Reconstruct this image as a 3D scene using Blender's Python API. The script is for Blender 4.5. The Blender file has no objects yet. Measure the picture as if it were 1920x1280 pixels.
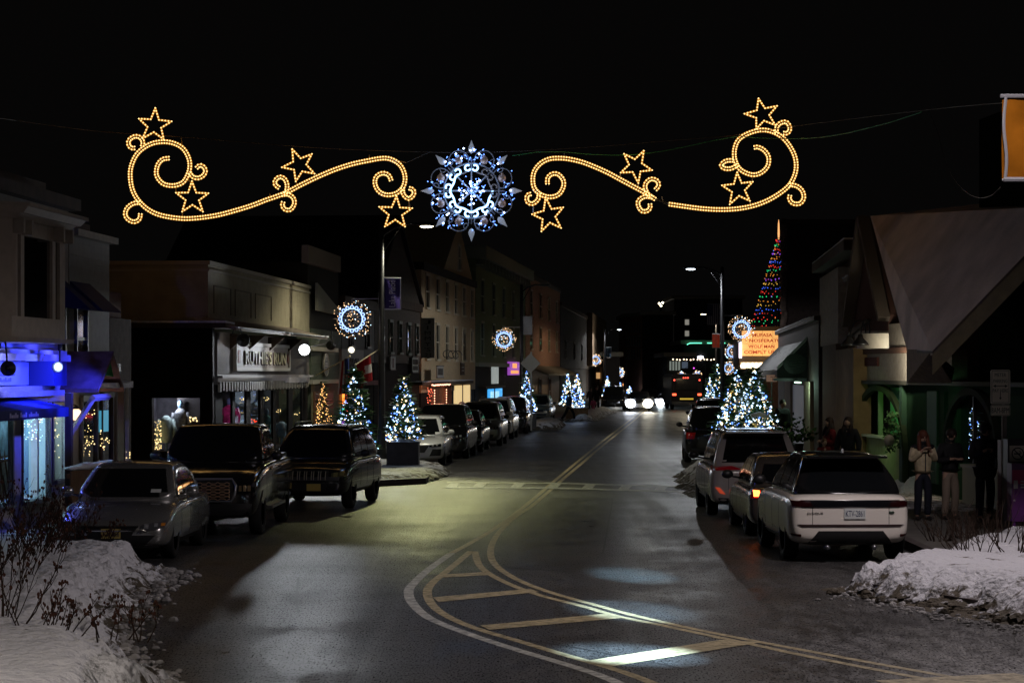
import bpy, bmesh, math, random
from mathutils import Vector, Matrix, noise
from mathutils.bvhtree import BVHTree
R_ = math.radians
random.seed(7)
sc = bpy.context.scene
C = sc.collection
# ---------------------------------------------------------------- camera, sky, exposure
FPX, HC, HY, CX = 4400.0, 2.92, 698.0, 960.0
cam = bpy.data.cameras.new("camera"); cam.sensor_width = 36; cam.lens = FPX/1920*36
cam.shift_y = (HY-640)/1920; cam.clip_end = 3000; cam.clip_start = 0.5
co = bpy.data.objects.new("camera", cam); C.objects.link(co)
co.location = (0, 0, HC); co.rotation_euler = (R_(90), 0, 0); sc.camera = co
wd = bpy.data.worlds.new("World"); sc.world = wd; wd.use_nodes = True
wn = wd.node_tree.nodes; wbg = wn["Background"]
wbg.inputs[0].default_value = (1.0, 0.93, 0.9, 1); wbg.inputs[1].default_value = 0.0017
sc.view_settings.view_transform = 'Standard'; sc.view_settings.look = 'None'
sc.view_settings.exposure = 0; sc.view_settings.gamma = 1
sc.render.engine = 'CYCLES'
cy = sc.cycles
cy.use_denoising = True; cy.max_bounces = 5; cy.diffuse_bounces = 2; cy.glossy_bounces = 3
cy.transmission_bounces = 4; cy.transparent_max_bounces = 6; cy.sample_clamp_indirect = .6; cy.sample_clamp_direct = 10.0
cy.caustics_reflective = False; cy.caustics_refractive = False
cy.use_adaptive_sampling = True; cy.adaptive_threshold = 0.008

# ---------------------------------------------------------------- lights
def plight(name, loc, power, col=(1, .95, .85), r=0.1, kind='POINT', aim=None, angle=150, blend=.6, parent=None):
    l = bpy.data.lights.new(name, kind); l.energy = power; l.color = col
    if kind != 'AREA': l.shadow_soft_size = r
    else: l.size = r
    if kind == 'SPOT': l.spot_size = R_(angle); l.spot_blend = blend
    o = bpy.data.objects.new(name, l); C.objects.link(o); o.location = loc
    if aim is not None:
        d = Vector(aim)-Vector(loc); o.rotation_euler = d.to_track_quat('-Z', 'Y').to_euler()
    if parent is not None:
        o.parent = parent; o.matrix_parent_inverse = xf(parent).inverted()
    return o

# ---------------------------------------------------------------- pixel <-> place
def W(px, py, Y): return Vector(((px-CX)/FPX*Y, Y, HC-(py-HY)/FPX*Y))
def G(px, py, z=0.0):
    Y = (HC-z)*FPX/(py-HY); return Vector(((px-CX)/FPX*Y, Y, z))
def xf(o): return Matrix.Translation(o.location) @ o.rotation_euler.to_matrix().to_4x4()

# ---------------------------------------------------------------- materials
MATS = {}
def mat(name, col=(.5, .5, .5), rough=.6, metal=0., em=None, es=0., spec=.5, var=.0, vscale=6., bump=0., bscale=40., coat=0., alpha=1., bands=None, sample=False):
    if name in MATS: return MATS[name]
    m = bpy.data.materials.new(name); m.use_nodes = True; MATS[name] = m
    nt = m.node_tree; b = nt.nodes["Principled BSDF"]
    b.inputs["Base Color"].default_value = (*col, 1); b.inputs["Roughness"].default_value = rough
    b.inputs["Metallic"].default_value = metal; b.inputs["Specular IOR Level"].default_value = spec if rough < .6 else spec*.35
    b.inputs["Coat Weight"].default_value = coat; b.inputs["Coat Roughness"].default_value = .06
    if alpha < 1: b.inputs["Alpha"].default_value = alpha
    if em is not None:
        b.inputs["Emission Color"].default_value = (*em, 1); b.inputs["Emission Strength"].default_value = es
        if not sample: m.cycles.emission_sampling = 'NONE'
    if var > 0 or bump > 0 or bands:
        tc = nt.nodes.new("ShaderNodeTexCoord")
    if var > 0:
        n = nt.nodes.new("ShaderNodeTexNoise"); n.inputs["Scale"].default_value = vscale; n.inputs["Detail"].default_value = 6
        nt.links.new(tc.outputs["Object"], n.inputs["Vector"])
        r = nt.nodes.new("ShaderNodeMapRange"); r.inputs[1].default_value = .3; r.inputs[2].default_value = .7
        r.inputs[3].default_value = 1-var; r.inputs[4].default_value = 1+var
        nt.links.new(n.outputs["Fac"], r.inputs[0])
        mx = nt.nodes.new("ShaderNodeMix"); mx.data_type = 'RGBA'; mx.blend_type = 'MULTIPLY'; mx.inputs[0].default_value = 1
        mx.inputs[6].default_value = (*col, 1); nt.links.new(r.outputs[0], mx.inputs[7]); nt.links.new(mx.outputs[2], b.inputs["Base Color"])
    if bands:   # (period metres, axis, depth): boards, corrugation, brick courses
        per, ax, dep = bands
        sx = nt.nodes.new("ShaderNodeSeparateXYZ"); nt.links.new(tc.outputs["Object"], sx.inputs[0])
        mm = nt.nodes.new("ShaderNodeMath"); mm.operation = 'MULTIPLY'; mm.inputs[1].default_value = 1/per
        nt.links.new(sx.outputs[ax], mm.inputs[0])
        fr = nt.nodes.new("ShaderNodeMath"); fr.operation = 'FRACT'; nt.links.new(mm.outputs[0], fr.inputs[0])
        bp = nt.nodes.new("ShaderNodeBump"); bp.inputs["Strength"].default_value = 1; bp.inputs["Distance"].default_value = dep
        nt.links.new(fr.outputs[0], bp.inputs["Height"]); nt.links.new(bp.outputs[0], b.inputs["Normal"])
    elif bump > 0:
        n2 = nt.nodes.new("ShaderNodeTexNoise"); n2.inputs["Scale"].default_value = bscale; n2.inputs["Detail"].default_value = 4
        nt.links.new(tc.outputs["Object"], n2.inputs["Vector"])
        bp = nt.nodes.new("ShaderNodeBump"); bp.inputs["Strength"].default_value = .6; bp.inputs["Distance"].default_value = bump
        nt.links.new(n2.outputs["Fac"], bp.inputs["Height"]); nt.links.new(bp.outputs[0], b.inputs["Normal"])
    return m
def glow(name, col, s, sample=False): return mat(name, tuple(min(c, .8)*.3 for c in col), .4, em=col, es=s, sample=sample)

# ---------------------------------------------------------------- mesh builder
class MB:
    def __init__(s): s.v = []; s.f = []; s.m = []; s.mi = 0; s.smooth = False
    def add(s, vs, fs, mi=None):
        n = len(s.v); s.v += [Vector(p) for p in vs]
        for f in fs: s.f.append(tuple(n+i for i in f)); s.m.append(s.mi if mi is None else mi)
        return s
    def hexa(s, p):  # p: 8 points, bottom 4 (ccw) then top 4
        return s.add(p, [(0, 3, 2, 1), (4, 5, 6, 7), (0, 1, 5, 4), (1, 2, 6, 5), (2, 3, 7, 6), (3, 0, 4, 7)])
    def box(s, a, b):
        (x0, y0, z0), (x1, y1, z1) = a, b
        x0, x1 = min(x0, x1), max(x0, x1); y0, y1 = min(y0, y1), max(y0, y1); z0, z1 = min(z0, z1), max(z0, z1)
        return s.hexa([(x0, y0, z0), (x1, y0, z0), (x1, y1, z0), (x0, y1, z0), (x0, y0, z1), (x1, y0, z1), (x1, y1, z1), (x0, y1, z1)])
    def cbox(s, c, d): return s.box([c[i]-d[i]/2 for i in range(3)], [c[i]+d[i]/2 for i in range(3)])
    def prism(s, poly, vec):  # polygon of 3D points extruded by vec
        n = len(poly); vec = Vector(vec); p = [Vector(q) for q in poly]
        return s.add(p+[q+vec for q in p], [tuple(range(n))[::-1], tuple(range(n, 2*n))]+[(i, (i+1) % n, n+(i+1) % n, n+i) for i in range(n)])
    def tube(s, pts, r, n=6, closed=False, cap=True, mi=None):
        pts = [Vector(p) for p in pts]; N = len(pts)
        rs = r if isinstance(r, (list, tuple)) else [r]*N
        vs = []; up = None
        for i, p in enumerate(pts):
            a = pts[i-1] if (i > 0 or closed) else p; b = pts[(i+1) % N] if (i < N-1 or closed) else p
            t = (b-a); t = t.normalized() if t.length > 1e-9 else Vector((0, 0, 1))
            if up is None: up = Vector((0, 0, 1)) if abs(t.z) < .9 else Vector((1, 0, 0))
            x = t.cross(up)
            if x.length < 1e-4: x = t.orthogonal()
            x.normalize(); up = x.cross(t).normalized()
            for k in range(n):
                an = 2*math.pi*k/n; vs.append(p+(x*math.cos(an)+up*math.sin(an))*rs[i])
        fs = []
        for i in range(N if closed else N-1):
            j = (i+1) % N
            for k in range(n): fs.append((i*n+k, j*n+k, j*n+(k+1) % n, i*n+(k+1) % n))
        if cap and not closed: fs += [tuple(range(n)), tuple(range((N-1)*n, N*n))[::-1]]
        return s.add(vs, fs, mi)
    def ball(s, c, r, seg=6, rings=4, mi=None, sc3=(1, 1, 1)):
        c = Vector(c); vs = [c+Vector((0, 0, r*sc3[2]))]
        for i in range(1, rings):
            a = math.pi*i/rings
            for k in range(seg):
                b = 2*math.pi*k/seg
                vs.append(c+Vector((r*sc3[0]*math.sin(a)*math.cos(b), r*sc3[1]*math.sin(a)*math.sin(b), r*sc3[2]*math.cos(a))))
        vs.append(c-Vector((0, 0, r*sc3[2]))); fs = []
        for k in range(seg): fs.append((0, 1+k, 1+(k+1) % seg))
        for i in range(rings-2):
            for k in range(seg): a = 1+i*seg; fs.append((a+k, a+seg+k, a+seg+(k+1) % seg, a+(k+1) % seg))
        a = 1+(rings-2)*seg; L = len(vs)-1
        for k in range(seg): fs.append((a+k, L, a+(k+1) % seg))
        return s.add(vs, fs, mi)
    def bead(s, c, r, mi=None):
        c = Vector(c)
        return s.add([c+Vector(d)*r for d in ((1, 0, 0), (-1, 0, 0), (0, 1, 0), (0, -1, 0), (0, 0, 1), (0, 0, -1))],
                     [(0, 2, 4), (2, 1, 4), (1, 3, 4), (3, 0, 4), (2, 0, 5), (1, 2, 5), (3, 1, 5), (0, 3, 5)], mi)
    def lathe(s, prof, c=(0, 0, 0), n=16, axis='Z', mi=None):  # prof: (r,h)
        c = Vector(c); vs = []
        for r, h in prof:
            for k in range(n):
                a = 2*math.pi*k/n; q = (r*math.cos(a), r*math.sin(a))
                vs.append(c+(Vector((q[0], q[1], h)) if axis == 'Z' else Vector((h, q[0], q[1])) if axis == 'X' else Vector((q[0], h, q[1]))))
        fs = []
        for i in range(len(prof)-1):
            for k in range(n): fs.append((i*n+k, i*n+(k+1) % n, (i+1)*n+(k+1) % n, (i+1)*n+k))
        fs += [tuple(range(n))[::-1], tuple(range((len(prof)-1)*n, len(prof)*n))]
        return s.add(vs, fs, mi)
    def grid(s, P, mi=None):   # rows of points
        n, m = len(P), len(P[0]); vs = [p for r in P for p in r]
        return s.add(vs, [(i*m+j, i*m+j+1, (i+1)*m+j+1, (i+1)*m+j) for i in range(n-1) for j in range(m-1)], mi)
    def build(s, name, mats, parent=None, world=True, smooth=False, fix=True):
        me = bpy.data.meshes.new(name)
        vs = s.v
        if parent is not None and world:
            M = xf(parent)
            if parent.parent is not None: M = xf(parent.parent) @ M
            M = M.inverted(); vs = [M @ p for p in vs]
        me.from_pydata([tuple(p) for p in vs], [], s.f)
        if not isinstance(mats, (list, tuple)): mats = [mats]
        for m in mats: me.materials.append(m)
        if len(mats) > 1: me.polygons.foreach_set("material_index", s.m)
        if fix:
            bm = bmesh.new(); bm.from_mesh(me); bmesh.ops.recalc_face_normals(bm, faces=bm.faces); bm.to_mesh(me); bm.free()
        if smooth or s.smooth: me.polygons.foreach_set("use_smooth", [True]*len(me.polygons))
        me.update()
        o = bpy.data.objects.new(name, me); C.objects.link(o)
        if parent is not None: o.parent = parent
        return o
def thing(name, label, cat, loc=(0, 0, 0), rz=0, group=None):
    o = bpy.data.objects.new(name, None); C.objects.link(o); o.location = loc; o.rotation_euler = (0, 0, rz)
    o.empty_display_size = .2
    return tag(o, label, cat, group)
def tag(o, label=None, cat=None, group=None, kind=None):
    if label: o['label'] = label
    if cat: o['category'] = cat
    if group: o['group'] = group
    if kind: o['kind'] = kind
    return o
def evalmesh(o):
    dg = bpy.context.evaluated_depsgraph_get(); dg.update()
    me = bpy.data.meshes.new_from_object(o.evaluated_get(dg)); return me
def text(string, parent, name, origin, right, up, h, w=None, m=None, ex=.01, bold=0., align='CENTER', world=True):
    cu = bpy.data.curves.new("t", 'FONT'); cu.body = string; cu.align_x = align; cu.size = 1; cu.extrude = 0; cu.offset = bold
    cu.resolution_u = 2; o = bpy.data.objects.new("t", cu); C.objects.link(o)
    me = evalmesh(o); bpy.data.objects.remove(o); bpy.data.curves.remove(cu)
    xs = [v.co.x for v in me.vertices]; ys = [v.co.y for v in me.vertices]
    if not xs: return None
    W0, H0 = max(xs)-min(xs), max(ys)-min(ys); xm = (max(xs)+min(xs))/2; ym = (max(ys)+min(ys))/2
    r = Vector(right).normalized(); u = Vector(up).normalized(); nn = r.cross(u); O = Vector(origin)
    sx = (w/W0) if w else h/H0; sy = h/H0
    b = MB(); b.add([O+r*((v.co.x-xm)*sx)+u*((v.co.y-ym)*sy)+nn*.0 for v in me.vertices], [tuple(p.vertices) for p in me.polygons])
    n = len(b.v); # thicken
    fr = [p+nn*ex for p in b.v]; b2 = MB(); b2.add(fr, b.f)
    bd = {}
    for f in b.f:
        for i in range(len(f)):
            e = (f[i], f[(i+1) % len(f)]); bd[tuple(sorted(e))] = bd.get(tuple(sorted(e)), [])+[e]
    b2.v += b.v
    for k, es in bd.items():
        if len(es) == 1: a, c = es[0]; b2.f.append((a, c, c+n, a+n)); b2.m.append(0)
    bpy.data.meshes.remove(me)
    return b2.build(name, m, parent, world=world, fix=False)

# ---------------------------------------------------------------- facade lines
class Fac:
    def __init__(s, p0, p1, side):
        s.p0 = Vector(p0); d = Vector(p1)-s.p0; s.L = d.length; s.d = d.normalized()
        s.n = Vector((s.d.y, -s.d.x))*side
    def u(s, px, off=0.):
        k = (px-CX)/FPX; o = s.p0+s.n*off   # o.x+u d.x = k (o.y+u d.y)
        return (k*o.y-o.x)/(s.d.x-k*s.d.y)
    def pt(s, u, z, off=0.):
        q = s.p0+s.d*u+s.n*off; return Vector((q.x, q.y, z))
    def z(s, px, py, off=0.):
        q = s.pt(s.u(px, off), 0, off); return HC-(py-HY)/FPX*q.y
    def box(s, b, u0, u1, z0, z1, o0, o1):
        P = [s.pt(u0, 0, o0), s.pt(u1, 0, o0), s.pt(u1, 0, o1), s.pt(u0, 0, o1)]
        return b.hexa([Vector((p.x, p.y, z0)) for p in P]+[Vector((p.x, p.y, z1)) for p in P])
    def pbox(s, b, px0, px1, z0, z1, o0, o1):
        return s.box(b, s.u(px0, o1), s.u(px1, o1), z0, z1, o0, o1)
    def holes(s, b, u0, u1, z0, z1, o0, o1, hs):
        us = sorted(set([u0, u1]+[h[0] for h in hs]+[h[1] for h in hs])); zs = sorted(set([z0, z1]+[h[2] for h in hs]+[h[3] for h in hs]))
        us = [x for x in us if u0 <= x <= u1]; zs = [x for x in zs if z0 <= x <= z1]
        for i in range(len(us)-1):
            um = (us[i]+us[i+1])/2; run = None
            for j in range(len(zs)-1):
                zm = (zs[j]+zs[j+1])/2
                if not any(h[0] < um < h[1] and h[2] < zm < h[3] for h in hs):
                    if run is None: run = zs[j]
                    e = zs[j+1]
                    if j == len(zs)-2 or any(h[0] < um < h[1] and h[2] < (zs[j+1]+zs[j+2])/2 < h[3] for h in hs):
                        s.box(b, us[i], us[i+1], run, e, o0, o1); run = None
        return b
# ---------------------------------------------------------------- shared materials
asph = mat('asphalt', (.05, .05, .052), .5)
def build_asphalt():
    nt = asph.node_tree; b = nt.nodes["Principled BSDF"]; tc = nt.nodes.new("ShaderNodeTexCoord")
    def noi(s, d=5, r=.6, sc3=None):
        n = nt.nodes.new("ShaderNodeTexNoise"); n.inputs["Scale"].default_value = s; n.inputs["Detail"].default_value = d; n.inputs["Roughness"].default_value = r
        mp = nt.nodes.new("ShaderNodeMapping"); mp.inputs["Rotation"].default_value = (0, 0, -.07); mp.inputs["Scale"].default_value = sc3 or (1, 1, 1)
        nt.links.new(tc.outputs["Object"], mp.inputs[0]); nt.links.new(mp.outputs[0], n.inputs["Vector"]); return n
    def ramp(n, a, b_, lo=.3, hi=.7):
        r = nt.nodes.new("ShaderNodeMapRange"); r.inputs[1].default_value = lo; r.inputs[2].default_value = hi; r.inputs[3].default_value = a; r.inputs[4].default_value = b_
        nt.links.new(n.outputs[0], r.inputs[0]); return r
    def mth(op, x, y):
        m = nt.nodes.new("ShaderNodeMath"); m.operation = op; nt.links.new(x, m.inputs[0])
        if isinstance(y, (int, float)): m.inputs[1].default_value = y
        else: nt.links.new(y, m.inputs[1])
        return m.outputs[0]
    big = noi(.35, 4); grain = noi(1., 3, .8, (46, 9, 1)); mid = noi(1., 4, .7, (5, 1.2, 1)); trk = noi(1., 3, .6, (1.5, .035, 1)); salt = noi(1., 6, .7, (.9, .25, 1))
    v = mth('MULTIPLY', ramp(big, .018, .036).outputs[0], ramp(trk, .62, 1.5).outputs[0]); v = mth('MULTIPLY', v, ramp(grain, .2, 2.3, .34, .66).outputs[0]); v = mth('MULTIPLY', v, ramp(mid, .7, 1.35).outputs[0])
    v = mth('ADD', v, ramp(salt, 0., .018, .60, .75).outputs[0])
    cb = nt.nodes.new("ShaderNodeCombineColor"); nt.links.new(v, cb.inputs[0]); nt.links.new(mth('MULTIPLY', v, .96), cb.inputs[1]); nt.links.new(mth('MULTIPLY', v, .94), cb.inputs[2])
    nt.links.new(cb.outputs[0], b.inputs["Base Color"])
    nt.links.new(mth('MULTIPLY', ramp(grain, .0, 1.9, .40, .62).outputs[0], ramp(mid, .35, 1.15, .35, .65).outputs[0]), b.inputs['Specular IOR Level'])
    r = mth('ADD', ramp(big, .34, .54).outputs[0], ramp(mid, -.08, .08).outputs[0]); r = mth('ADD', r, ramp(grain, -.05, .06, .34, .66).outputs[0]); r = mth('ADD', r, ramp(trk, .05, -.06).outputs[0]); nt.links.new(r, b.inputs["Roughness"])
    bp = nt.nodes.new("ShaderNodeBump"); bp.inputs["Strength"].default_value = .8; bp.inputs["Distance"].default_value = .0022
    nt.links.new(grain.outputs[0], bp.inputs["Height"]); nt.links.new(bp.outputs[0], b.inputs["Normal"])
build_asphalt()
def snow_mat(name, dirt, base=(.78, .79, .84)):
    m = mat(name, base, .7); nt = m.node_tree; b = nt.nodes["Principled BSDF"]; tc = nt.nodes.new("ShaderNodeTexCoord")
    n = nt.nodes.new("ShaderNodeTexNoise"); n.inputs["Scale"].default_value = 3.2; n.inputs["Detail"].default_value = 9; n.inputs["Roughness"].default_value = .72
    nt.links.new(tc.outputs["Object"], n.inputs["Vector"])
    r = nt.nodes.new("ShaderNodeValToRGB"); e = r.color_ramp.elements
    e[0].position = .30+.14*dirt; e[0].color = (.09, .075, .055, 1); e[1].position = .37+.15*dirt; e[1].color = (*base, 1)
    sx = nt.nodes.new("ShaderNodeSeparateXYZ"); nt.links.new(tc.outputs["Object"], sx.inputs[0])
    hr = nt.nodes.new("ShaderNodeMapRange"); hr.inputs[1].default_value = .0; hr.inputs[2].default_value = .42; hr.inputs[3].default_value = -.17; hr.inputs[4].default_value = .05
    nt.links.new(sx.outputs[2], hr.inputs[0]); ad = nt.nodes.new("ShaderNodeMath"); ad.operation = 'ADD'
    nt.links.new(n.outputs["Fac"], ad.inputs[0]); nt.links.new(hr.outputs[0], ad.inputs[1]); nt.links.new(ad.outputs[0], r.inputs[0]); nt.links.new(r.outputs[0], b.inputs["Base Color"])
    n2 = nt.nodes.new("ShaderNodeTexNoise"); n2.inputs["Scale"].default_value = 9; n2.inputs["Detail"].default_value = 7
    nt.links.new(tc.outputs["Object"], n2.inputs["Vector"]); bp = nt.nodes.new("ShaderNodeBump"); bp.inputs["Distance"].default_value = .10; bp.inputs["Strength"].default_value = 1.
    nt.links.new(n2.outputs["Fac"], bp.inputs["Height"]); nt.links.new(bp.outputs[0], b.inputs["Normal"]); return m
snow = snow_mat('snow', .25); dsnow = snow_mat('dirty_snow', 1.0, (.30, .29, .28)); wsnow = snow_mat('trodden_snow', .55, (.62, .62, .66))
conc = mat('concrete', (.15, .14, .13), .8, var=.25, vscale=1.5, bump=.004, bscale=60)
curbm = mat('kerb_stone', (.09, .075, .075), .7, var=.3, vscale=2)
ypaint = mat('yellow_paint', (.62, .51, .29), .5, var=.2, vscale=5); wpaint = mat('white_paint', (.72, .72, .66), .5, var=.25, vscale=5)
def wear(m, lo, hi, sc=7.):
    nt = m.node_tree; tc = nt.nodes.new("ShaderNodeTexCoord"); n = nt.nodes.new("ShaderNodeTexNoise"); n.inputs["Scale"].default_value = sc; n.inputs["Detail"].default_value = 8; n.inputs["Roughness"].default_value = .75
    nt.links.new(tc.outputs["Object"], n.inputs["Vector"]); r = nt.nodes.new("ShaderNodeMapRange"); r.inputs[1].default_value = .36; r.inputs[2].default_value = .56; r.inputs[3].default_value = lo; r.inputs[4].default_value = hi
    nt.links.new(n.outputs["Fac"], r.inputs[0]); nt.links.new(r.outputs[0], nt.nodes["Principled BSDF"].inputs["Alpha"])
wear(ypaint, .42, 1., 8); wear(wpaint, .40, .95, 8)
blackm = mat('black_plastic', (.012, .012, .013), .45); rubber = mat('rubber', (.018, .018, .018), .8, bump=.003, bscale=80)
glassd = mat('dark_glass', (.006, .007, .008), .04, spec=.6, coat=1.); wellm = mat('wheel_well', (.006, .006, .006), .9)
chrome = mat('chrome', (.75, .75, .77), .12, 1.); alloy = mat('alloy', (.32, .32, .34), .28, .9); dalloy = mat('dark_alloy', (.06, .06, .065), .3, .8)
polem = mat('black_pole', (.02, .02, .022), .3, .3); galv = mat('galvanised', (.4, .4, .42), .4, .8, var=.15)
lensm = mat('clear_lens', (.55, .56, .6), .1, .6, coat=1.); redl = mat('red_lens', (.35, .01, .01), .12, coat=1.); ambl = mat('amber_lens', (.5, .18, .02), .15)
redon = glow('red_lamp_lit', (1., .06, .02), 5); redorange = glow('tail_lamp_lit', (1., .16, .03), 9); redbar = glow('brake_bar_lit', (1., .04, .05), 2.2)
plate_w = mat('plate_white', (.65, .68, .66), .4); plate_y = mat('plate_gold', (.55, .42, .12), .4); plate_t = mat('plate_navy', (.02, .03, .10), .5)
whiteon = glow('white_lamp_lit', (.95, .97, 1.), 40); warmon = glow('warm_lamp_lit', (1., .86, .6), 40); coolon = glow('cool_lamp_lit', (.8, .92, 1.), 40)
bulb_b = glow('bulb_blue_white', (.12, .28, 1.), 4.5); bulb_w = glow('bulb_cool_white', (.55, .78, 1.), 4.5); bulb_y = glow('bulb_warm_white', (1., .72, .36), 4.5)
bulb_g = glow('bulb_gold', (1., .52, .16), 3.2); bulb_ro = glow('bulb_rose', (1., .42, .25), 4.)
rope_c = glow('rope_core', (1., .66, .26), 2.3); rope_t = glow('rope_tube', (1., .42, .06), .62)
leaf = mat('spruce_needles', (.05, .11, .035), .7, var=.5, vscale=9); bark = mat('bark', (.07, .05, .035), .9, bump=.01, bscale=20)
orn_s = mat('silver_ornament', (.7, .7, .72), .15, 1.); orn_g = mat('gold_ornament', (.7, .5, .15), .2, 1.)
wood_d = mat('dark_wood', (.06, .04, .028), .7, var=.3, vscale=3); wood_m = mat('brown_wood', (.16, .09, .05), .7, var=.3, vscale=3)
white_tr = mat('white_trim', (.62, .6, .55), .6, var=.1)
twig = mat('twig', (.035, .022, .016), .9); wirem = mat('wire', (.25, .23, .2), .6); wireg = mat('green_wire', (.05, .4, .16), .5)
skin = mat('skin', (.42, .26, .19), .55)
# ---------------------------------------------------------------- cars (built from lofted shells, wheel arches cut, lights and glass laid on the shell)
paints = {}
def paint(name, col, metal=.3, rough=.28): return mat('paint_'+name, col, rough, metal, coat=1., spec=.5)
def loft(rings, mirror=True):
    b = MB(); n = len(rings[0][1]); m = 2*n-2
    for (y, r) in rings:
        full = [(x, y, z) for x, z in r]+[(-x, y, z) for x, z in r[1:-1][::-1]]
        b.v += [Vector(p) for p in full]
    for i in range(len(rings)-1):
        for k in range(m): b.f.append((i*m+k, i*m+(k+1) % m, (i+1)*m+(k+1) % m, (i+1)*m+k)); b.m.append(0)
    # end caps as quads across the mirrored halves
    for i, fl in ((0, 1), (len(rings)-1, 0)):
        for k in range(n-1):
            a, c = i*m+k, i*m+k+1; a2 = i*m+((m-k) % m); c2 = i*m+((m-k-1) % m)
            f = [a, c, c2, a2]; f = [q for j, q in enumerate(f) if q not in f[:j]]
            if len(f) >= 3: b.f.append(tuple(f)); b.m.append(0)
    return b
def subsurf(o, lv, cut=None):
    m = o.modifiers.new('s', 'SUBSURF'); m.levels = lv; m.render_levels = lv
    if cut:
        q = o.modifiers.new('c', 'BOOLEAN'); q.operation = 'DIFFERENCE'; q.object = cut; q.solver = 'EXACT'; q.material_mode = 'TRANSFER'
    me = evalmesh(o); o.modifiers.clear(); old = o.data; o.data = me; nm = old.name; bpy.data.meshes.remove(old); me.name = nm
    return o
def bvh_of(objs):
    vs, fs = [], []
    for o in objs:
        n = len(vs); vs += [v.co.copy() for v in o.data.vertices]; fs += [tuple(n+i for i in p.vertices) for p in o.data.polygons]
    return BVHTree.FromPolygons(vs, fs)
def lay(bvh, corners, axis, off=.006, nx=6, nz=4, b=None, mi=None, far=4.):
    """grid between 4 corners (bl, br, tr, tl) in the plane across `axis`, cast onto the shell"""
    b = b or MB(); s = 1 if axis[0] == '+' else -1; ax = 'xyz'.index(axis[1]); P = []
    cs = [Vector(c) for c in corners]
    for j in range(nz+1):
        row = []
        for i in range(nx+1):
            u, v = i/nx, j/nz
            q = (cs[0]*(1-u)+cs[1]*u)*(1-v)+(cs[3]*(1-u)+cs[2]*u)*v   # 2D (a,z)
            o = Vector((0, 0, q[1])); o[1-ax] = q[0]; o[ax] = s*far
            d = Vector((0, 0, 0)); d[ax] = -s
            h = bvh.ray_cast(o, d)
            if h[0] is None:
                o2 = o.copy(); o2[ax] = s*1.9 if ax == 1 else s*.8; h = bvh.find_nearest(o2)
            p = h[0].copy(); n = h[1]
            if n[ax]*s < 0: n = -n
            p += n*off*.3; p[ax] += s*off*.9; row.append(p)
        P.append(row)
    b.grid(P, mi)
    # rim back into the shell gives the panel its thickness
    ring = P[0]+[r[-1] for r in P[1:]]+P[-1][::-1][1:]+[r[0] for r in P[1:-1]][::-1]
    t = off*2.2; back = []
    for p in ring: q = p.copy(); q[ax] -= s*t; back.append(q)
    n = len(ring); b.add(ring+back, [(i, (i+1) % n, n+(i+1) % n, n+i) for i in range(n)], mi)
    return b
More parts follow.
